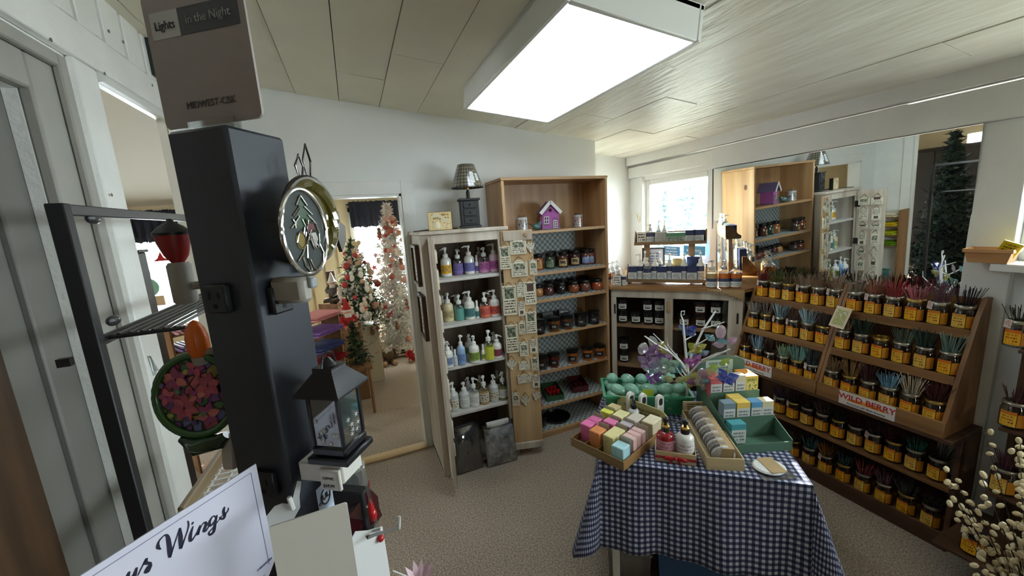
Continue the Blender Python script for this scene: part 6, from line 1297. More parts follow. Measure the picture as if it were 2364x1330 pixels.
b = MB().box(-S(.03), S(.02), -S(.02), S(.06), -S(.034), -S(.001), b=.002); b.build('plug_body', mat('white_plug', (206,202,194), .45), la); MB().box(-S(.036), -S(.03), -S(.018), S(.018), -S(.042), -S(.006), b=.002).build('switch_block', mat('white_plug', (206,202,194), .45), la)
ps = MB().quad((-S(.0364), S(.016), -S(.04)), (-S(.0364), -S(.012), -S(.04)), (-S(.0364), -S(.012), -S(.01)), (-S(.0364), S(.016), -S(.01))).build('price_sticker', mat('sticker_white', (214,212,206), .5), la)
link('lettering', text_mesh('$19.99', S(.0075), mat('price_ink', (110,104,100), .6)), ps, (-S(.037), S(.002), -S(.033)), (PI/2, 0, -PI/2)); link('lettering', text_mesh('1189982', S(.006), mat('price_ink', (110,104,100), .6)), ps, (-S(.037), S(.002), -S(.02)), (PI/2, 0, -PI/2))
TCEN = TWF+EA*SA_*.55+EB*SB_*.9
def arm(o, p):
    mw = Matrix.LocRotScale(o.location, o.rotation_euler, None); a_ = mw @ Vector(p); q = mw.inverted() @ Vector((TCEN.x, TCEN.y, a_.z)); MB().tube([p, q], .006, 8).build('prong_arm', M_ivp, o)
# left side lights: red bell, orange tulip, green mosaic disc
p = dp(432, 700, .57); rb = thing('bell_night_light', 'red bell-shaped night light with black cap left of the tower', 'night light', p)
u_ = .57/F_PX
MB().lathe([(.012, 0), (.015, .004), (.015, 88*u_), (.012, 95*u_)], 14).build('plug_body', M_ivp, rb); MB().lathe([(8*u_, 88*u_), (22*u_, 110*u_), (31*u_, 140*u_), (34*u_, 160*u_)], 18).build('shade', mat('red_shade', (140,30,26), .4), rb); MB().lathe([(35*u_, 156*u_), (36*u_, 162*u_), (22*u_, 176*u_), (9*u_, 184*u_), (4*u_, 192*u_)], 18).build('cap', M_lant, rb)
arm(rb, (0, 0, 40*u_))
p = dp(463, 822, .57); ot = thing('tulip_night_light', 'ribbed orange tulip night light left of the tower', 'night light', p); b = MB(); vs = []; fs = []
for j, (r_, z_) in enumerate(((16, 0), (22, 18), (22, 45), (18, 66), (8, 82), (1, 86))):
    for k in range(24): t = 2*PI*k/24; q = r_*u_*(1-.10*(k % 4 == 0)); vs.append((q*math.cos(t), q*math.sin(t), z_*u_))
fs = [(j*24+k, j*24+(k+1) % 24, j*24+24+(k+1) % 24, j*24+24+k) for j in range(5) for k in range(24)]
b.add(vs, fs); b.build('shade', mat('orange_shade', (216,104,24), .35), ot); MB().lathe([(.010, -.012), (.012, .0)], 10).build('plug_body', M_ivp, ot); arm(ot, (0, 0, .006))
cM = dp(452, 912, .57); um = .57/F_PX; R_ = 92*um
fz = math.atan2(cM.x, cM.y); dm = thing('mosaic_night_light', 'round floral mosaic night light with green rim left of the tower', 'night light', cM, -fz, rot=(-.17, 0, -.38))
def mosaic_mat():
    m, nt, b_ = _new('mosaic_backing'); tc = nt.nodes.new('ShaderNodeTexCoord'); v1 = nt.nodes.new('ShaderNodeTexVoronoi'); v1.inputs['Scale'].default_value = 58; v2 = nt.nodes.new('ShaderNodeTexVoronoi'); v2.feature = 'DISTANCE_TO_EDGE'; v2.inputs['Scale'].default_value = 58
    for v in (v1, v2): nt.links.new(tc.outputs['Object'], v.inputs['Vector'])
    sp = nt.nodes.new('ShaderNodeSeparateXYZ'); nt.links.new(v1.outputs['Color'], sp.inputs[0]); rp = nt.nodes.new('ShaderNodeValToRGB'); rp.color_ramp.interpolation = 'CONSTANT'
    for i, c in enumerate(((150,60,84), (170,80,90), (110,70,120), (70,110,70), (180,100,90), (130,120,60), (100,104,150))):
        e = rp.color_ramp.elements[i] if i < 2 else rp.color_ramp.elements.new(i/7); e.position = i/7; e.color = (*srgb(c), 1)
    nt.links.new(sp.outputs[0], rp.inputs[0]); k = _math(nt, 'GREATER_THAN', v2.outputs['Distance'], .05); mx = nt.nodes.new('ShaderNodeMix'); mx.data_type = 'RGBA'; nt.links.new(k, mx.inputs['Factor']); mx.inputs['A'].default_value = (.01, .008, .008, 1); nt.links.new(rp.outputs[0], mx.inputs['B']); nt.links.new(mx.outputs['Result'], b_.inputs['Base Color']); b_.inputs['Roughness'].default_value = .3
    return m
M_gr = mat('green_enamel', (44, 88, 36), .22, coat=.5)
MB().tube([(R_*math.cos(t), 0, R_*math.sin(t)) for t in [2*PI*k/36 for k in range(37)]], 9*um, 10).build('rim', M_gr, dm)
MB().lathe([(R_*.98, 0), (R_*.98, .003), (0, .003)], 32, xf=RX(PI/2) @ T(0, 0, -.004)).build('backing', mosaic_mat(), dm)
pc_ = {}; rr_ = random.Random(2); PET = [(168,70,90), (186,84,96), (150,60,104), (196,110,100), (120,90,140), (110,124,170), (96,130,90), (150,150,70), (170,80,60), (90,70,110)]
def petal(cx_, cz_, ang, L_, W_, col):
    P = [(cx_+L_*t*math.cos(ang)-W_*math.sin(PI*t**.8)*math.sin(ang)*s_, cz_+L_*t*math.sin(ang)+W_*math.sin(PI*t**.8)*math.cos(ang)*s_) for s_, ts in ((1, (.06, .25, .5, .75, 1)), (-1, (.85, .6, .35, .15))) for t in ts]
    if any(math.hypot(*q) > R_*.95 for q in P): return
    MB().prism(P, -.002-rr_.uniform(0, .0008), 0).build('glass_piece', mat('mosaic_%d_%d_%d' % col, col, .25, coat=.4, var=.25, scale=60), dm)
for fx, fz_, n, L_ in ((-.28, -.3, 7, .36), (.35, .22, 6, .34), (.3, -.5, 6, .32), (-.45, .42, 6, .33), (.05, .68, 5, .26), (-.7, .0, 5, .24), (.05, .0, 5, .24)):
    c_ = rr_.randrange(5)
    for k in range(n): petal(fx*R_, fz_*R_, 2*PI*k/n+fx, L_*R_, L_*R_*.32, PET[(c_ if k % 3 else c_+1)])
for k in range(8): a_ = rr_.uniform(0, 2*PI); q = R_*math.sqrt(rr_.random())*.85; petal(q*math.cos(a_), q*math.sin(a_), rr_.uniform(0, 6), R_*.17, R_*.07, PET[5+rr_.randrange(5)])
MB().tube([(-40*um, 0, -100*um), (0, -.004, -118*um), (50*um, 0, -110*um), (66*um, 0, -96*um)], [8*um, 20*um, 18*um, 10*um], 10).build('leaf_base', mat('dark_green_glass', (30,60,26), .12, coat=.6), dm)
MB().box(46*um, 80*um, .0, .03, -180*um, -95*um, b=.004).build('plug_body', mat('white_plug', (206,202,194), .45), dm)
arm(dm, (63*um, .015, -140*um))
MB().tube([(-95*um, .004, 60*um), (-108*um, .004, 96*um), (-96*um, .004, 50*um)], [.004, .002, .003], 6).build('leaf_tip', clear('acrylic_clear', (236,240,240), .15, .05), dm)
# ------------------------------------------------------------------ black shelf rack between tower and left wall
rk = thing('metal_rack', 'black metal shelf rack against the left boards', 'rack', (0, 0, 0)); XR = -.52
ya = at_x(128, 470, XR); yb = at_x(410, 520, XR); ztop = ya.z
MB().box(XR-.012, XR+.016, ya.y-.012, ya.y+.012, 0, ztop, b=.002).build('post', mat('matte_black', (22,22,24), .5), rk)
yfar = 2.15
MB().box(XR-.012, XR+.016, yfar-.012, yfar+.012, 0, ztop, b=.002).build('post', mat('matte_black', (22,22,24), .5), rk)
MB().box(XR-.008, XR+.008, ya.y, yfar, ztop-.022, ztop, b=.002).build('top_bar', mat('brushed_steel', (96,96,98), .35, .8), rk)
yz = at_x(225, 785, XR); zs = yz.z
MB().box(XR-.005, XR+.005, ya.y, yfar, zs-.015, zs+.005, b=.001).build('shelf_rail', M_black, rk)
for k in range(6): MB().tube([(XR+.02+.02*k, ya.y+.05, zs), (XR+.02+.02*k, yfar-.12, zs)], .004, 6).build('shelf_wire', M_black, rk)
for y_ in (ya.y+.05, (ya.y+yfar)/2, yfar-.12): MB().tube([(XR, y_, zs-.004), (XR+.14, y_, zs-.004)], .005, 6).build('cross_wire', M_black, rk)
for (px, py) in ((215, 505), (262, 740)):
    c = at_x(px, py, XR+.0); MB().ell((XR+.0, c.y, c.z), (.01, .024, .012), 10, 7).build('clip', mat('dark_clip', (50,50,50), .3), rk)
MB().box(XR-.03, XR-.01, at_x(182, 832, XR).y-.006, at_x(182, 832, XR).y+.006, at_x(182, 832, XR).z-.008, at_x(182, 832, XR).z+.008).build('stop_pin', M_black, rk)
ba, bb_ = at_z(425, 1160, 1.0), at_z(508, 1040, 1.0); bdv = (bb_-ba).normalized(); bang = math.atan2(bdv.y, bdv.x); bL = (bb_-ba).length
wb = thing('wire_basket', 'white wire tray with a worn wooden lip beside the tower', 'basket', (ba.x, ba.y, 0), bang)
MB().box(-.02, bL+.04, -.008, .008, .96, 1.0, b=.003).build('lip', wood('old_lip_wood', (170,150,118), (110,90,64), 'x'), wb)
for k in range(10): MB().tube([(bL*k/9, -.008, .965), (bL*k/9, -.13, .965)], .003, 5).build('wire', M_wire, wb)
for k in range(4): MB().tube([(0, -.01-.04*k, .96), (bL, -.01-.04*k, .96)], .003, 5).build('wire', M_wire, wb)
for j in (0, bL): MB().tube([(j, -.06, 0), (j, -.06, .96)], .008, 6).build('leg', M_wire, wb)
# ------------------------------------------------------------------ counter below the frame that carries tower, cards and hooks
ctr = thing('front_counter', 'dark display counter below the night light tower', 'counter', (-.12, .50, 0), tf)
MB().box(-.22, .22, -.20, .26, .86, .9099, b=.004).build('counter_top', mat('dark_counter', (40,36,34), .45), ctr); MB().box(-.2, .2, -.18, .24, 0, .86, b=.004).build('pedestal', mat('dark_counter', (40,36,34), .45), ctr)
# white "wings" card
P0 = dp(591, 1071, .50); D1 = Vector((-.67, -.74, 0)).normalized(); ang = math.atan2(-D1.y, -D1.x)
wc = thing('wings_card', 'white lavender card with cursive lettering ending in Wings', 'card', (P0.x, P0.y, P0.z), ang)   # local x to the right along the card, origin at its top right corner
M_cardw = mat('pearl_card', (206, 204, 220), .4, var=.05, scale=4); M_navyi = mat('navy_ink', (22, 20, 46), .5)
Pb = at_line(642, 1290, P0, P0+D1); hC = P0.z-Pb.z+.012; WC = .26
MB().prism([(0, 0), (-WC, 0), (-WC, -hC), (-.012, -hC), (.0, -hC+.014)], 0, .0016).build('card', M_cardw, wc)
b = MB(); 
for x0, x1, z0, z1 in ((-WC, -.008, -.0075, -.0068), (-.0087, -.008, -hC+.016, -.0068), (-WC, -.016, -hC+.0068, -hC+.0075)): b.box(x0, x1, -.0003, 0, z0, z1)
b.build('border_line', mat('lavender_ink', (110,104,140), .6), wc)
def cl(px, py): q = at_line(px, py, P0, P0+D1); v = q-P0; return (-(v.dot(D1)), v.z)
# cursive strokes traced as lettering on the card: (pixel points, pen widths)
def pen(pts, ws):
    P = [cl(*p) for p in pts]; Q = []; Wd = []
    for i in range(len(P)-1):
        p0, p1, p2, p3 = P[max(i-1, 0)], P[i], P[i+1], P[min(i+2, len(P)-1)]
        for k in range(6):
            t = k/6; f = lambda a, b_, c, d: .5*((2*b_)+(-a+c)*t+(2*a-5*b_+4*c-d)*t*t+(-a+3*b_-3*c+d)*t**3)
            Q.append((f(p0[0], p1[0], p2[0], p3[0]), f(p0[1], p1[1], p2[1], p3[1]))); Wd.append(ws[i]*(1-t)+ws[i+1]*t)
    Q.append(P[-1]); Wd.append(ws[-1]); vs = []; fs = []
    for i, (x, z) in enumerate(Q):
        a_, c_ = Q[max(i-1, 0)], Q[min(i+1, len(Q)-1)]; dx, dz_ = c_[0]-a_[0], c_[1]-a_[1]; l_ = math.hypot(dx, dz_) or 1; n_ = (-dz_/l_, dx/l_); h2_ = Wd[i]*.5*.00056
        vs += [(x+n_[0]*h2_, -.0006, z+n_[1]*h2_), (x-n_[0]*h2_, -.0006, z-n_[1]*h2_)]
    for i in range(len(Q)-1): fs.append((2*i, 2*i+2, 2*i+3, 2*i+1))
    return vs, fs
def zc(L): return [(180+x/4.728, 1060+y/4.728) for x, y in L]
LET = {'W': [(zc([(905, 985), (872, 960), (880, 900), (930, 840), (965, 830), (985, 880), (1000, 1000), (1000, 1070)]), [1, 6, 3, 2, 4, 7, 8, 4]), (zc([(1000, 1075), (1050, 930), (1110, 750)]), [5, 2, 2]), (zc([(1110, 750), (1118, 860), (1120, 975)]), [3, 8, 5]), (zc([(1120, 978), (1170, 850), (1205, 730), (1197, 672)]), [5, 2, 3, 2])],
 'i': [(zc([(1255, 730), (1225, 830), (1228, 885), (1255, 870), (1300, 790)]), [2, 6, 6, 3, 1.5]), (zc([(1240, 700), (1258, 698)]), [5, 5])],
 'n': [(zc([(1330, 720), (1315, 780), (1305, 830)]), [2, 6, 5]), (zc([(1305, 825), (1350, 720), (1385, 690), (1395, 715), (1375, 775), (1395, 780), (1435, 720)]), [3, 2, 4, 6, 6, 4, 1.5])],
 'g': [(zc([(1505, 640), (1475, 620), (1440, 670), (1432, 715), (1455, 720), (1490, 670), (1515, 610)]), [3, 2, 5, 6, 4, 2, 2]), (zc([(1515, 610), (1495, 700), (1480, 790), (1440, 825), (1428, 800), (1470, 750), (1540, 660)]), [3, 6, 6, 4, 3, 2, 1.5])],
 's': [(zc([(1540, 660), (1590, 590), (1598, 520)]), [1.5, 2, 2]), (zc([(1598, 520), (1585, 570), (1600, 610), (1590, 645), (1560, 650), (1545, 630)]), [3, 5, 6, 5, 4, 3]), (zc([(1600, 610), (1635, 560), (1640, 530)]), [3, 3, 2])],
 'u': [(zc([(560, 1225), (540, 1277), (520, 1340)]), [3, 6, 6]), (zc([(640, 1180), (620, 1250), (600, 1320)]), [3, 6, 7]), (zc([(520, 1340), (570, 1300), (620, 1240)]), [3, 2, 2])],
 'r': [(zc([(650, 1270), (700, 1170), (748, 1080)]), [2, 2, 4]), (zc([(748, 1080), (740, 1130), (790, 1140), (765, 1180), (740, 1225), (770, 1220), (805, 1150)]), [4, 6, 4, 6, 6, 4, 2])]}
b = MB()
for ch, sts in LET.items():
    for pts, ws in sts: vs, fs = pen(pts, ws); b.add(vs, fs)
b.build('lettering', M_navyi, wc, smooth=False)['kind'] = 'stuff'
p = cl(610, 1303); link('lettering', text_mesh('1189343989', .0042, mat('lavender_ink', (110,104,140), .6)), wc, (p[0], -.0008, p[1]), (PI/2, -.0, 0))
MB().box(-WC, -.05, .004, .03, -(P0.z-.911), -(P0.z-.911)+.008).build('easel_foot', M_cardw, wc); MB().box(-.14, -.12, .0017, .006, -(P0.z-.911), -.03).build('easel_strut', M_cardw, wc)
# blank cream card
Q0 = dp(801, 1160, .47); Dx = Vector((1, .03, 0)).normalized(); wl = (Q0-at_line(622, 1224, Q0, Q0+Dx)).length
bc = thing('blank_card', 'plain cream card standing right of the lettered card', 'card', Q0, math.atan2(Dx.y, Dx.x), rot=(-.08, 0, math.atan2(Dx.y, Dx.x)))
MB().prism(rpoly(wl, .19, .003, 3, x=-wl/2, z=-.19), 0, .002).build('card', mat('cream_card', (206,202,192), .6), bc); MB().box(-wl*.6, -wl*.4, .002, .006, -(Q0.z-.912), -.03).build('easel_strut', M_kraft, bc)
# ornament hook stand: black panel with chrome peg, hanging cards and ornaments
Hs = dp(872, 1300, .58); hs = thing('peg_stand', 'black peg stand with a clear hook at the tower foot', 'stand', (Hs.x-.0, Hs.y, 0), tf)
ztop_ = dp(855, 1085, .6).z
MB().box(-.012, .006, -.0, .05, .0, ztop_, b=.002).build('panel', mat('matte_black', (22,22,24), .5), hs); MB().box(-.05, .05, -.03, .08, .0, .012, b=.003).build('base', mat('matte_black', (22,22,24), .5), hs)
def hl(p): q = Vector(p)-Vector((Hs.x, Hs.y, 0)); c_, s_ = math.cos(-tf), math.sin(-tf); return Vector((q.x*c_-q.y*s_, q.x*s_+q.y*c_, q.z))
pg0, pg1, pg2 = dp(838, 1243, .55), dp(922, 1218, .53), dp(922, 1192, .53)
MB().tube([hl(pg0), hl(pg1), hl(pg2)], .0022, 8).build('peg', mat('clear_peg', (196,200,196), .2), hs); MB().tube([hl(dp(836, 1232, .56)), hl(dp(880, 1222, .545))], .0018, 8).build('peg', mat('clear_peg', (196,200,196), .2), hs)
hc_ = dp(850, 1225, .545); o = thing('hang_card', 'white hang card on the clear hook', 'card', (hc_.x, hc_.y, hc_.z), math.atan2(Dx.y, Dx.x)+.5)
MB().prism([(-.03, .0), (-.018, .012), (.0, .0), (.022, -.01), (.024, -.13), (-.022, -.14)], 0, .0012).build('card', mat('hang_card_white', (214,214,214), .6), o); MB().prism([(-.005, -.005), (.012, -.012), (.014, -.018), (-.003, -.012)], -.0004, 0).build('slot', M_dark, o)
rg = dp(838, 1178, .56); o = thing('burgundy_ornament', 'burgundy mitten-shaped ornament below the lantern', 'ornament', rg, math.atan2(Dx.y, Dx.x)+.3)
uu = .56/F_PX; MB().prism([(x*uu, z*uu) for x, z in ((-38, 8), (-18, 22), (10, 46), (22, 44), (34, 22), (34, -10), (38, -30), (24, -42), (0, -40), (-16, -58), (-34, -44))], -.006, .006).build('body', mat('burgundy_glaze', (64, 14, 20), .18, coat=.6), o); MB().ell((6*uu, -.0065, 10*uu), .0022, 8, 5).build('eyelet', M_chrome, o)
MB().tube([(20*uu, 0, 44*uu), (24*uu, .004, 60*uu)], .0008, 4).build('cord', M_rib, o)
bz_ = dp(815, 1122, .585); o = thing('blister_pack', 'clear empty blister pack beside the tower foot', 'package', bz_, math.atan2(Dx.y, Dx.x)+.4); MB().box(-.018, .02, -.006, .006, -.03, .025, b=.003).build('shell', clear('blister_film', (206,210,210), .14, .1, .15), o); MB().box(-.02, .024, .006, .0075, -.034, .028).build('backing', mat('grey_backing', (150,150,148), .5), o)
th_ = dp(878, 1240, .56); o = thing('glass_dropper', 'slim glass tube ornament with red beads hanging by the hook', 'ornament', th_); uu = .56/F_PX
MB().tube([(0, 0, 0), (-8*uu, 0, 70*uu), (-14*uu, 0, 140*uu)], .0028, 8).build('tube', clear('acrylic_clear', (236,240,240), .15, .05), o); MB().ell((-9*uu, 0, 62*uu), (.006, .006, .010), 10, 7).build('bead', M_rib, o); MB().ell((0, 0, -3*uu), .0055, 10, 7).build('bead', M_rib, o); MB().lathe([(.005, 70*uu), (.004, 90*uu), (.001, 104*uu)], 10, xf=T(-11*uu, 0, 0)).build('bead', M_rib, o)
tsp = dp(670, 1178, .53); o = thing('tissue_tag', 'torn white tissue and tag string at the tower foot', 'tissue', tsp); uu = .55/F_PX
MB().add([(x*uu, y, z*uu) for x, y, z in ((-48, 0, 0), (-30, .006, 14), (-14, .002, 20), (-2, .004, 12), (10, 0, 30), (22, .003, 62), (30, .003, 58), (22, 0, 26), (20, 0, 0), (-10, -.006, -40), (-46, -.004, -40))], [(0, 1, 9, 10), (1, 2, 3, 9), (3, 4, 8, 9), (4, 5, 6, 7), (4, 7, 8)]).build('tissue', mat('tissue_white', (220,222,222), .8), o); MB().tube([(6*uu, 0, 0), (2*uu, 0, 32*uu)], .003, 6).build('tag_stem', M_wire, o)
pf_ = dp(965, 1322, .75); o = thing('pink_feather_flower', 'pale pink feathery flower tip at the bottom edge', 'flower', (pf_.x, pf_.y, pf_.z-.03)); b = MB(); rr_ = random.Random(6)
for k in range(16):
    a_ = rr_.uniform(0, 2*PI); d_ = Vector((math.cos(a_), math.sin(a_), rr_.uniform(.4, 1.2))).normalized()*.045; s_ = d_.cross(Vector((0, 0, 1))).normalized()*.006; b.add([(0, 0, 0), d_*.6+s_, d_, d_*.6-s_], [(0, 1, 2, 3)])
b.build('petals', mat('pale_pink_petal', (222,190,200), .7), o)['kind'] = 'stuff'; MB().tube([(0, 0, -.75), (0, 0, 0)], .002, 5).build('stem', M_wire, o); MB().tube([(0, 0, 0), (-.02, 0, .03), (-.045, .0, .055)], .0012, 5).build('tendril', M_wire, o)

# ================================================================== CHRISTMAS ROOM AND LEFT ROOM
M_navy = mat('navy_cloth', (40, 42, 58), .9, var=.3, scale=20)
def valance(x0, x1, z0, z1, label, y=4.93):
    t = thing('valance', label, 'curtain', ((x0+x1)/2, y, z0)); n = int((x1-x0)/.012); vs = []; fs = []; r = random.Random(int(x0*100)); H = z1-z0
    for k in range(n+1):
        x = x0+(x1-x0)*k/n-(x0+x1)/2; d_ = .018*math.sin(k*1.1)+r.uniform(-.006, .006)
        for j, zz in enumerate((0, H*.4, H*.86, H*.93, H)): vs.append((x, d_*(1, .9, .6, .4, .5)[j], zz+(r.uniform(-.008, .008) if j in (0, 4) else 0)))
    for k in range(n):
        for j in range(4): q = k*5+j; fs.append((q, q+5, q+6, q+1))
    o = MB().add(vs, fs).build('cloth', M_navy, t); m_ = o.modifiers.new('thickness', 'SOLIDIFY'); m_.thickness = .004
    MB().tube([(x0-.03-(x0+x1)/2, .02, H*.9), (x1+.03-(x0+x1)/2, .02, H*.9)], .008, 6).build('rod', M_black, t)
def blind(x0, x1, z0, z1, label, y=4.96):
    t = thing('window_blind', label, 'blind', ((x0+x1)/2, y, z0)); n = int((z1-z0)/.022)
    me = MB().box(-(x1-x0)/2, (x1-x0)/2, -.011, .011, -.001, .001, xf=RX(.5)).mesh('slat', mat('cream_slat', (226,220,204), .5))
    for k in range(n): link('slat', me, t, (0, 0, .022*k+.01))
    MB().box(-(x1-x0)/2, (x1-x0)/2, -.012, .012, n*.022, n*.022+.03).build('head_rail', mat('cream_slat', (226,220,204), .5), t)
valance(.0, .92, 1.67, 1.965, 'gathered navy valance over the Christmas room window'); valance(-2.25, -1.25, 1.65, 1.96, 'gathered navy valance over the side room window')
blind(.03, .82, 1.52, 1.86, 'half-raised cream blind above the Christmas trees'); blind(-2.15, -1.4, 1.50, 1.86, 'half-raised cream blind in the side room window')
for k, (x0, x1) in enumerate(((-.5, -.05), (-1.3, -.55))):
    for j in range(int((x1-x0)/.15)): struct(MB().box(x0+.15*j, x0+.15*j+.012, 4.985, 5.0, 0, 2.3).build('trim_%d' % (60+10*k+j), mat('dark_cream_groove', (170,150,116), .6)), 'panel batten %d on the far cream wall, section %d' % (j+1, k+1), 'trim')
ht = thing('baseboard_heater', 'cream baseboard heater under the Christmas room window', 'heater', (.4, 4.94, 0)); b = MB().box(-.45, .75, -.03, .05, .03, .2, b=.004); b.build('cover', mat('cream_enamel', (206,196,170), .45), ht); MB().box(-.45, .75, -.036, -.03, .055, .075).build('outlet_slot', M_dark, ht)
# --- flocked trees
def conifer(name, label, base, h, r0, cols, seed, orn=None, n=46, needle=.05, trunk=True, cat='tree', snow=None, dens=1.0):
    t = thing(name, label, cat, base); rr = random.Random(seed); bs = [MB() for _ in cols]
    for L_ in range(n):
        u = L_/n; z = h*(.06+.92*u); R = r0*(1-u)**.85+.012
        for k in range(max(4, int(13*dens*(1-u)+4))):
            a_ = rr.uniform(0, 2*PI); q = R*rr.uniform(.35, 1); d_ = Vector((math.cos(a_), math.sin(a_), -.15+rr.uniform(-.2, .25))); p0 = Vector((d_.x*q*.4, d_.y*q*.4, z)); p1 = p0+d_*q*.65
            b = bs[rr.randrange(len(bs))]
            for s_ in range(5):
                c = p0.lerp(p1, (s_+.5)/5); up = Vector((rr.uniform(-1, 1), rr.uniform(-1, 1), rr.uniform(-.4, 1))).normalized()*needle*rr.uniform(.5, 1); sd = d_.cross(up).normalized()*needle*.16
                b.add([c-sd, c+sd, c+up], [(0, 1, 2)])
    for k, (b, m_) in enumerate(zip(bs, cols)): o = b.build('foliage', m_, t, smooth=False); o['kind'] = 'stuff'
    if trunk: MB().tube([(0, 0, 0), (0, 0, h*.9)], [.02, .005], 6).build('trunk', mat('bark', (70,52,38), .9), t)
    if orn:
        for i in range(orn[0]):
            u = rr.uniform(.05, .9); a_ = rr.uniform(PI, 2*PI); q = (r0*(1-u)**.85)*.95; c = orn[1][i % len(orn[1])]; s_ = rr.uniform(.02, .038)
            if i % 3 == 0: b = MB().ell((0, 0, 0), s_, 8, 6)
            elif i % 3 == 1: b = MB().ell((0, 0, 0), (s_*.7, s_*.5, s_*1.1), 8, 6).ell((0, 0, s_*1.3), s_*.6, 8, 5)
            else: b = MB().prism([(s_*math.cos(2*PI*j/10)*(1 if j % 2 else .45), s_*math.sin(2*PI*j/10)*(1 if j % 2 else .45)) for j in range(10)], -.004, .004)
            b.build('ornament', mat('ornament_%d_%d_%d' % c, c, .35), t, (q*math.cos(a_), q*math.sin(a_), h*(.06+.92*u)))
    return t
M_fg = mat('fir_green', (66, 92, 58), .8); M_fw = mat('flocked_white', (226, 224, 214), .8); M_fd = mat('fir_dark', (38, 54, 40), .85); M_fp = mat('flocked_pink', (226, 208, 200), .8)
q0, q1 = at_y(838, 748, 4.35), at_y(822, 548, 4.35)
conifer('christmas_tree', 'green frosted Christmas tree with small ornaments beyond the doorway', (q0.x-.01, 4.35, q0.z), q1.z-q0.z, .36, [M_fg, M_fw, M_fg], 4, (60, [(176,56,50), (226,206,190), (222,190,160), (206,170,140), (240,236,226), (206,150,130)]), n=46, needle=.07, dens=2.6)
bn_ = thing('white_bench', 'cream painted plinth under the green Christmas tree', 'plinth', (q0.x-.01, 4.40, 0)); MB().box(-.2, .16, -.12, .2, 0, q0.z-.02, b=.004).build('body', mat('cream_enamel', (206,196,170), .45), bn_); MB().box(-.22, .18, -.14, .22, q0.z-.02, q0.z-.0, b=.004).build('top', mat('cream_enamel', (206,196,170), .45), bn_)
q0, q1 = at_y(925, 800, 4.45), at_y(903, 462, 4.45)
conifer('christmas_tree', 'tall white Christmas tree with red and brown ornaments by the door', (q0.x+.02, 4.45, max(.0, q0.z-.06)), q1.z-q0.z+.06, .44, [M_fw, M_fp, M_fw], 9, (80, [(170,84,70), (140,100,74), (206,160,134), (214,150,130), (240,220,200), (176,60,56)]), n=70, needle=.075, dens=2.4)
# --- plush dolls on the floor and on the rack
M_red_p = mat('red_plush', (170, 36, 36), .95); M_wplush = mat('white_plush', (226, 220, 210), .95, bump=.6, bscale=80); M_brn_p = mat('brown_plush', (96, 76, 56), .95); M_tan_p = mat('tan_plush', (186, 150, 120), .95); M_gry_p = mat('grey_plush', (104, 98, 96), .95); M_skin = mat('peach_felt', (214, 164, 134), .9)
def doll(loc, h, body, hat, label, beard=True, rz=0.0, legs=True, hat_h=.35, trimm=None):
    t = thing('plush_doll', label, 'doll', loc, rz-PI/2, 'plush dolls in the Christmas room'); s = h
    MB().ell((0, 0, s*.27), (s*.20, s*.17, s*.25), 12, 9).build('body', body, t)
    MB().ell((s*.03, 0, s*.56), s*.13, 12, 8).build('head', M_skin, t)
    hb_ = MB().lathe([(s*.15, s*.60), (s*.14, s*.66), (s*.09, s*.78), (s*.03, s*.62+s*hat_h), (0, s*.64+s*hat_h)], 12); hb_.build('hat', hat, t)
    MB().lathe([(s*.13, s*.585), (s*.165, s*.6), (s*.165, s*.635), (s*.13, s*.65)], 12).build('hat_trim', trimm or M_wplush, t)
    if beard: MB().ell((s*.10, 0, s*.44), (s*.07, s*.11, s*.14), 10, 7).build('beard', M_wplush, t)
    b = MB().ell((s*.15, 0, s*.56), s*.025, 6, 5); b.build('nose', M_skin, t)
    for sg_ in (-1, 1):
        MB().tube([(0, sg_*s*.15, s*.42), (s*.06, sg_*s*.24, s*.3), (s*.12, sg_*s*.2, s*.22)], [s*.06, s*.055, s*.05], 7).build('arm', body, t)
        if legs:
            MB().tube([(s*.05, sg_*s*.09, s*.09), (s*.26, sg_*s*.13, s*.07)], [s*.08, s*.07], 7).build('leg', body, t); MB().ell((s*.29, sg_*s*.135, s*.08), (s*.05, s*.065, s*.085), 8, 6).build('boot', M_tan_p, t)
    return t
doll((.07, 4.72, 0), .31, M_red_p, M_wplush, 'red and white bearded plush doll sitting on the floor left'); doll((.23, 4.8, 0), .42, M_brn_p, M_gry_p, 'tall brown plush doll with grey pointed hat on the floor', hat_h=.45); doll((.50, 4.74, 0), .30, M_red_p, M_gry_p, 'red-coated plush doll with grey hat at the door jamb', beard=False)
q = at_y(806, 762, 3.9); doll((q.x, 3.95, q.z), .30, M_red_p, M_red_p, 'large red plush doll with white beard beside the candle rack', rz=.3)
q = at_y(843, 750, 4.2); doll((q.x+.02, 4.12, q.z+.06), .2, M_wplush, M_red_p, 'small white plush doll with tall red hat before the green tree', legs=False, hat_h=.55)
q = at_y(770, 690, 4.2); doll((q.x, 4.3, q.z), .26, M_gry_p, M_wplush, 'grey plush doll on the dark log display', legs=False)
st2 = thing('doll_stand', 'narrow wooden stand behind the candle rack carrying dolls', 'stand', (-.17, 4.1, 0)); q = at_y(806, 762, 3.95)
MB().box(-.28, .14, -.24, .3, 0, q.z-.001, b=.004).build('body', wood('stand_wood', (150,112,74), (116,82,50), 'z'), st2)
q = at_y(770, 690, 4.3); lg = thing('log_display', 'upright dark log board with hanging dolls in the Christmas room', 'board', (q.x+.0, 4.38, 0)); MB().tube([(0, 0, .0), (0, 0, q.z+.28)], .045, 10).build('log', mat('dark_bark', (70,50,38), .9, bump=.8, bscale=40), lg); MB().box(-.09, .09, -.17, .05, q.z-.02, q.z-.001).build('ledge', mat('dark_bark', (70,50,38), .9), lg)
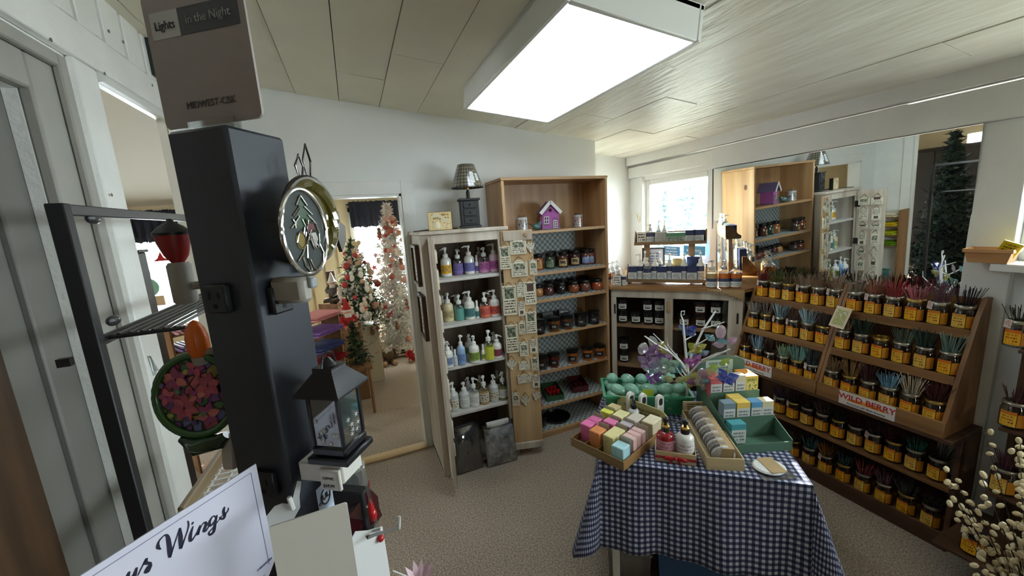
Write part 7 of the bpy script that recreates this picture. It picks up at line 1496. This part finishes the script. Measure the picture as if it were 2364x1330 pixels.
hh = thing('heart_ornament', 'pale wooden heart hanging on the green Christmas tree', 'ornament', at_y(824, 575, 4.1)); MB().prism(plaque_poly(.09, .09, 'heart'), -.005, .005).build('heart', mat('pale_wood_heart', (214,190,146), .6), hh)
# --- taper candle racks
def taper_rack(base, rz, rows, label, gname, lab):
    t = thing('taper_rack', label, 'rack', base, rz); H = rows[-1][0]+.08
    for s_ in (-.17, .16): MB().box(s_, s_+.012, -.09, .09, 0, H).build('side_panel', M_rack, t)
    for k, (z_, col, cn) in enumerate(rows):
        MB().box(-.158, .16, -.085, .085, z_-.012, z_).build('shelf', M_rack, t)
        for i in range(11):
            xx = -.14+.026*i; o = MB().tube([(0, .08, 0), (0, -.1, .003), (0, -.15, .004), (0, -.16, .004)], [.011, .010, .007, .002], 8).mesh('taper_candle', mat('taper_%d_%d_%d' % col, col, .4)) if i == 0 and k < 99 else None
            if o: me = o
            for lay in range(2):
                ob = link('taper_candle', me, None, Vector(base)+(RZ(rz) @ Vector((xx+(.013 if lay else 0), 0, z_+.012+.02*lay))), (0, 0, rz)); tag(ob, '%s %s taper from the left, %s layer, %s' % (NTH[i], cn, ('lower', 'upper')[lay], lab), 'candle', gname+', '+cn)
    return t
q = at_y(752, 735, 3.25)
taper_rack((q.x-.09, 3.32, 0), .9, [(.62, (150,26,30), 'red'), (.73, (70,80,130), 'blue'), (.86, (150,110,180), 'lilac'), (.98, (226,150,150), 'pink')], 'wooden rack of taper candles just inside the doorway', 'tapers inside the doorway', 'rack inside the back doorway')
taper_rack((-1.12, 3.35, 0), .6, [(.78, (60,54,90), 'indigo'), (.9, (130,100,160), 'violet'), (1.02, (216,160,170), 'rose')], 'wooden rack of taper candles beyond the left doorway', 'tapers beyond the left doorway', 'rack beyond the left doorway')
taper_rack((-.62, 2.56, 0), PI/2, [(.88, (110,150,30), 'lime green'), (1.0, (190,196,40), 'lime yellow'), (1.1, (226,196,40), 'yellow'), (1.2, (230,220,190), 'ivory')], 'tall taper candle rack in the left back corner', 'tapers in the back corner', 'rack in the left back corner')
bin_('teal_bin', 'teal plastic bin on the floor by the corner candle rack', (-.36, 2.55, .001), .0, .24, .24, .62, mat('teal_bin_plastic', (30,104,100), .4), .9)
sf = thing('small_fir', 'small dark artificial fir below the candle rack', 'tree', (-.13, 3.5, .0)); sf2 = None
bpy.data.objects.remove(sf)
conifer('small_fir', 'small dark artificial fir beside the candle rack', (-.1, 3.62, .45), .42, .13, [M_fd, M_fg], 21, None, n=18, needle=.045)
sb = thing('fir_stool', 'low wooden stool under the small dark fir', 'stool', (-.1, 3.62, 0)); MB().box(-.12, .12, -.12, .12, .42, .45, b=.003).build('seat', M_rack, sb)
for i in (-1, 1):
    for j in (-1, 1): MB().tube([(.09*i, .09*j, 0), (.09*i, .09*j, .42)], .014, 6).build('leg', M_rack, sb)
# --- left room, seen through the left doorway and in the mirror
conifer('dark_fir', 'dark artificial fir tree in the left room, seen in the mirror', (-2.0, 2.55, 0), 2.15, .46, [M_fd, M_fd, mat('fir_black', (22,30,26), .9)], 31, None, n=46, needle=.11, dens=2.4)
conifer('dark_fir', 'second dark fir near the far left window, seen in the mirror', (-3.5, 3.0, 0), 1.95, .4, [M_fd, mat('fir_black', (22,30,26), .9)], 33, None, n=36, needle=.09)
dk = thing('dark_backdrop', 'dark backdrop box added to darken the left room in the mirror', 'cabinet', (-4.2, 3.3, 0), PI/2); MB().box(-.5, .6, -.2, .25, 0, 1.95, b=.006).build('body', mat('backdrop_brown', (44,32,26), .5), dk)  # box added as a dark backdrop so the mirrored room reads dark
for k in range(3):
    d_ = MB().box(-.48+.33*k, -.16+.33*k, -.212, -.2, .05, 1.9, b=.004).build('door', mat('backdrop_brown', (44,32,26), .5), dk); MB().ell((-.19+.33*k, -.22, .7), .012, 8, 6).build('knob', M_band, d_)
pf = thing('framed_chart', 'dark framed picture above the left doorway, seen in the mirror', 'picture', (LX+.03, 2.49, 2.37)); f = MB()
for q in ((-.22, .22, 0, .03), (-.22, .22, .14, .17), (-.22, -.19, .03, .14), (.19, .22, .03, .14)): f.box(-.0, .018, q[0], q[1], q[2], q[3])
f.build('frame', mat('dark_green_frame', (28,40,38), .4), pf); MB().box(0, .006, -.19, .19, .03, .14).build('print', mat('chart_grey', (110,124,124), .3, var=.4, scale=14), pf)
bp2 = thing('black_post', 'short black display post standing in the left doorway', 'post', (at_y(345, 780, 2.6).x, 2.6, 0)); MB().box(-.05, .05, -.05, .04, 0, 1.60, b=.004).build('post', mat('matte_black', (22,22,24), .5), bp2); MB().box(-.06, .06, -.06, .05, 1.60, 1.615, b=.003).build('cap', mat('matte_black', (22,22,24), .5), bp2)
sn = thing('snowman_sign', 'hanging wooden snowman sign before the side room window', 'sign', (-1.95, 4.86, 1.12)); b = MB().prism([(.11*math.cos(2*PI*k/16), .09+.10*math.sin(2*PI*k/16)) for k in range(16)], -.006, .006); b.build('belly', mat('mint_felt', (150,206,190), .7), sn); MB().prism([(.065*math.cos(2*PI*k/16), .235+.065*math.sin(2*PI*k/16)) for k in range(16)], -.007, .007).build('head', mat('mint_felt', (150,206,190), .7), sn); MB().box(-.15, .13, -.008, .008, -.1, .0, b=.003).build('board', printed('welcome_board', (222,196,160), (90,70,60), 2), sn)
MB().tube([(-.05, 0, .29), (0, .04, .81), (.05, 0, .29)], .002, 4).build('wire', M_black, sn)
for k, x_ in enumerate((-2.15, -1.78)):
    t = thing('red_bird', ['left', 'right'][k]+' red felt bird ornament hanging before the side room window', 'ornament', (x_, 4.87, 1.46), group='red birds in the side window'); MB().prism([(-.07, 0), (.07, 0), (.02, .03), (0, .09), (-.03, .03)], -.01, .01).build('bird_body', mat('red_felt', (190,40,40), .8), t); MB().tube([(0, 0, .09), (0, .07, .47)], .001, 3).build('wire', M_black, t)

# --- pale conifers outside the corner window
for k, (x_, y_, h_) in enumerate(((9, 8.5, 4.2), (8, 7.0, 2.6), (10, 10.5, 3.4))):
    conifer('garden_conifer', ['tall', 'low', 'middle'][k]+' conifer outside the corner window', (x_, y_, -1.0), h_, .9, [mat('outdoor_fir', (110, 142, 142), .9)], 50+k, None, n=26, needle=.3)
struct(MB().box(2.75, 16, -4, 16, -1.1, -1.0).build('ground', mat('outdoor_ground', (150, 146, 130), .9)), 'pale ground outside the right wall', 'ground')
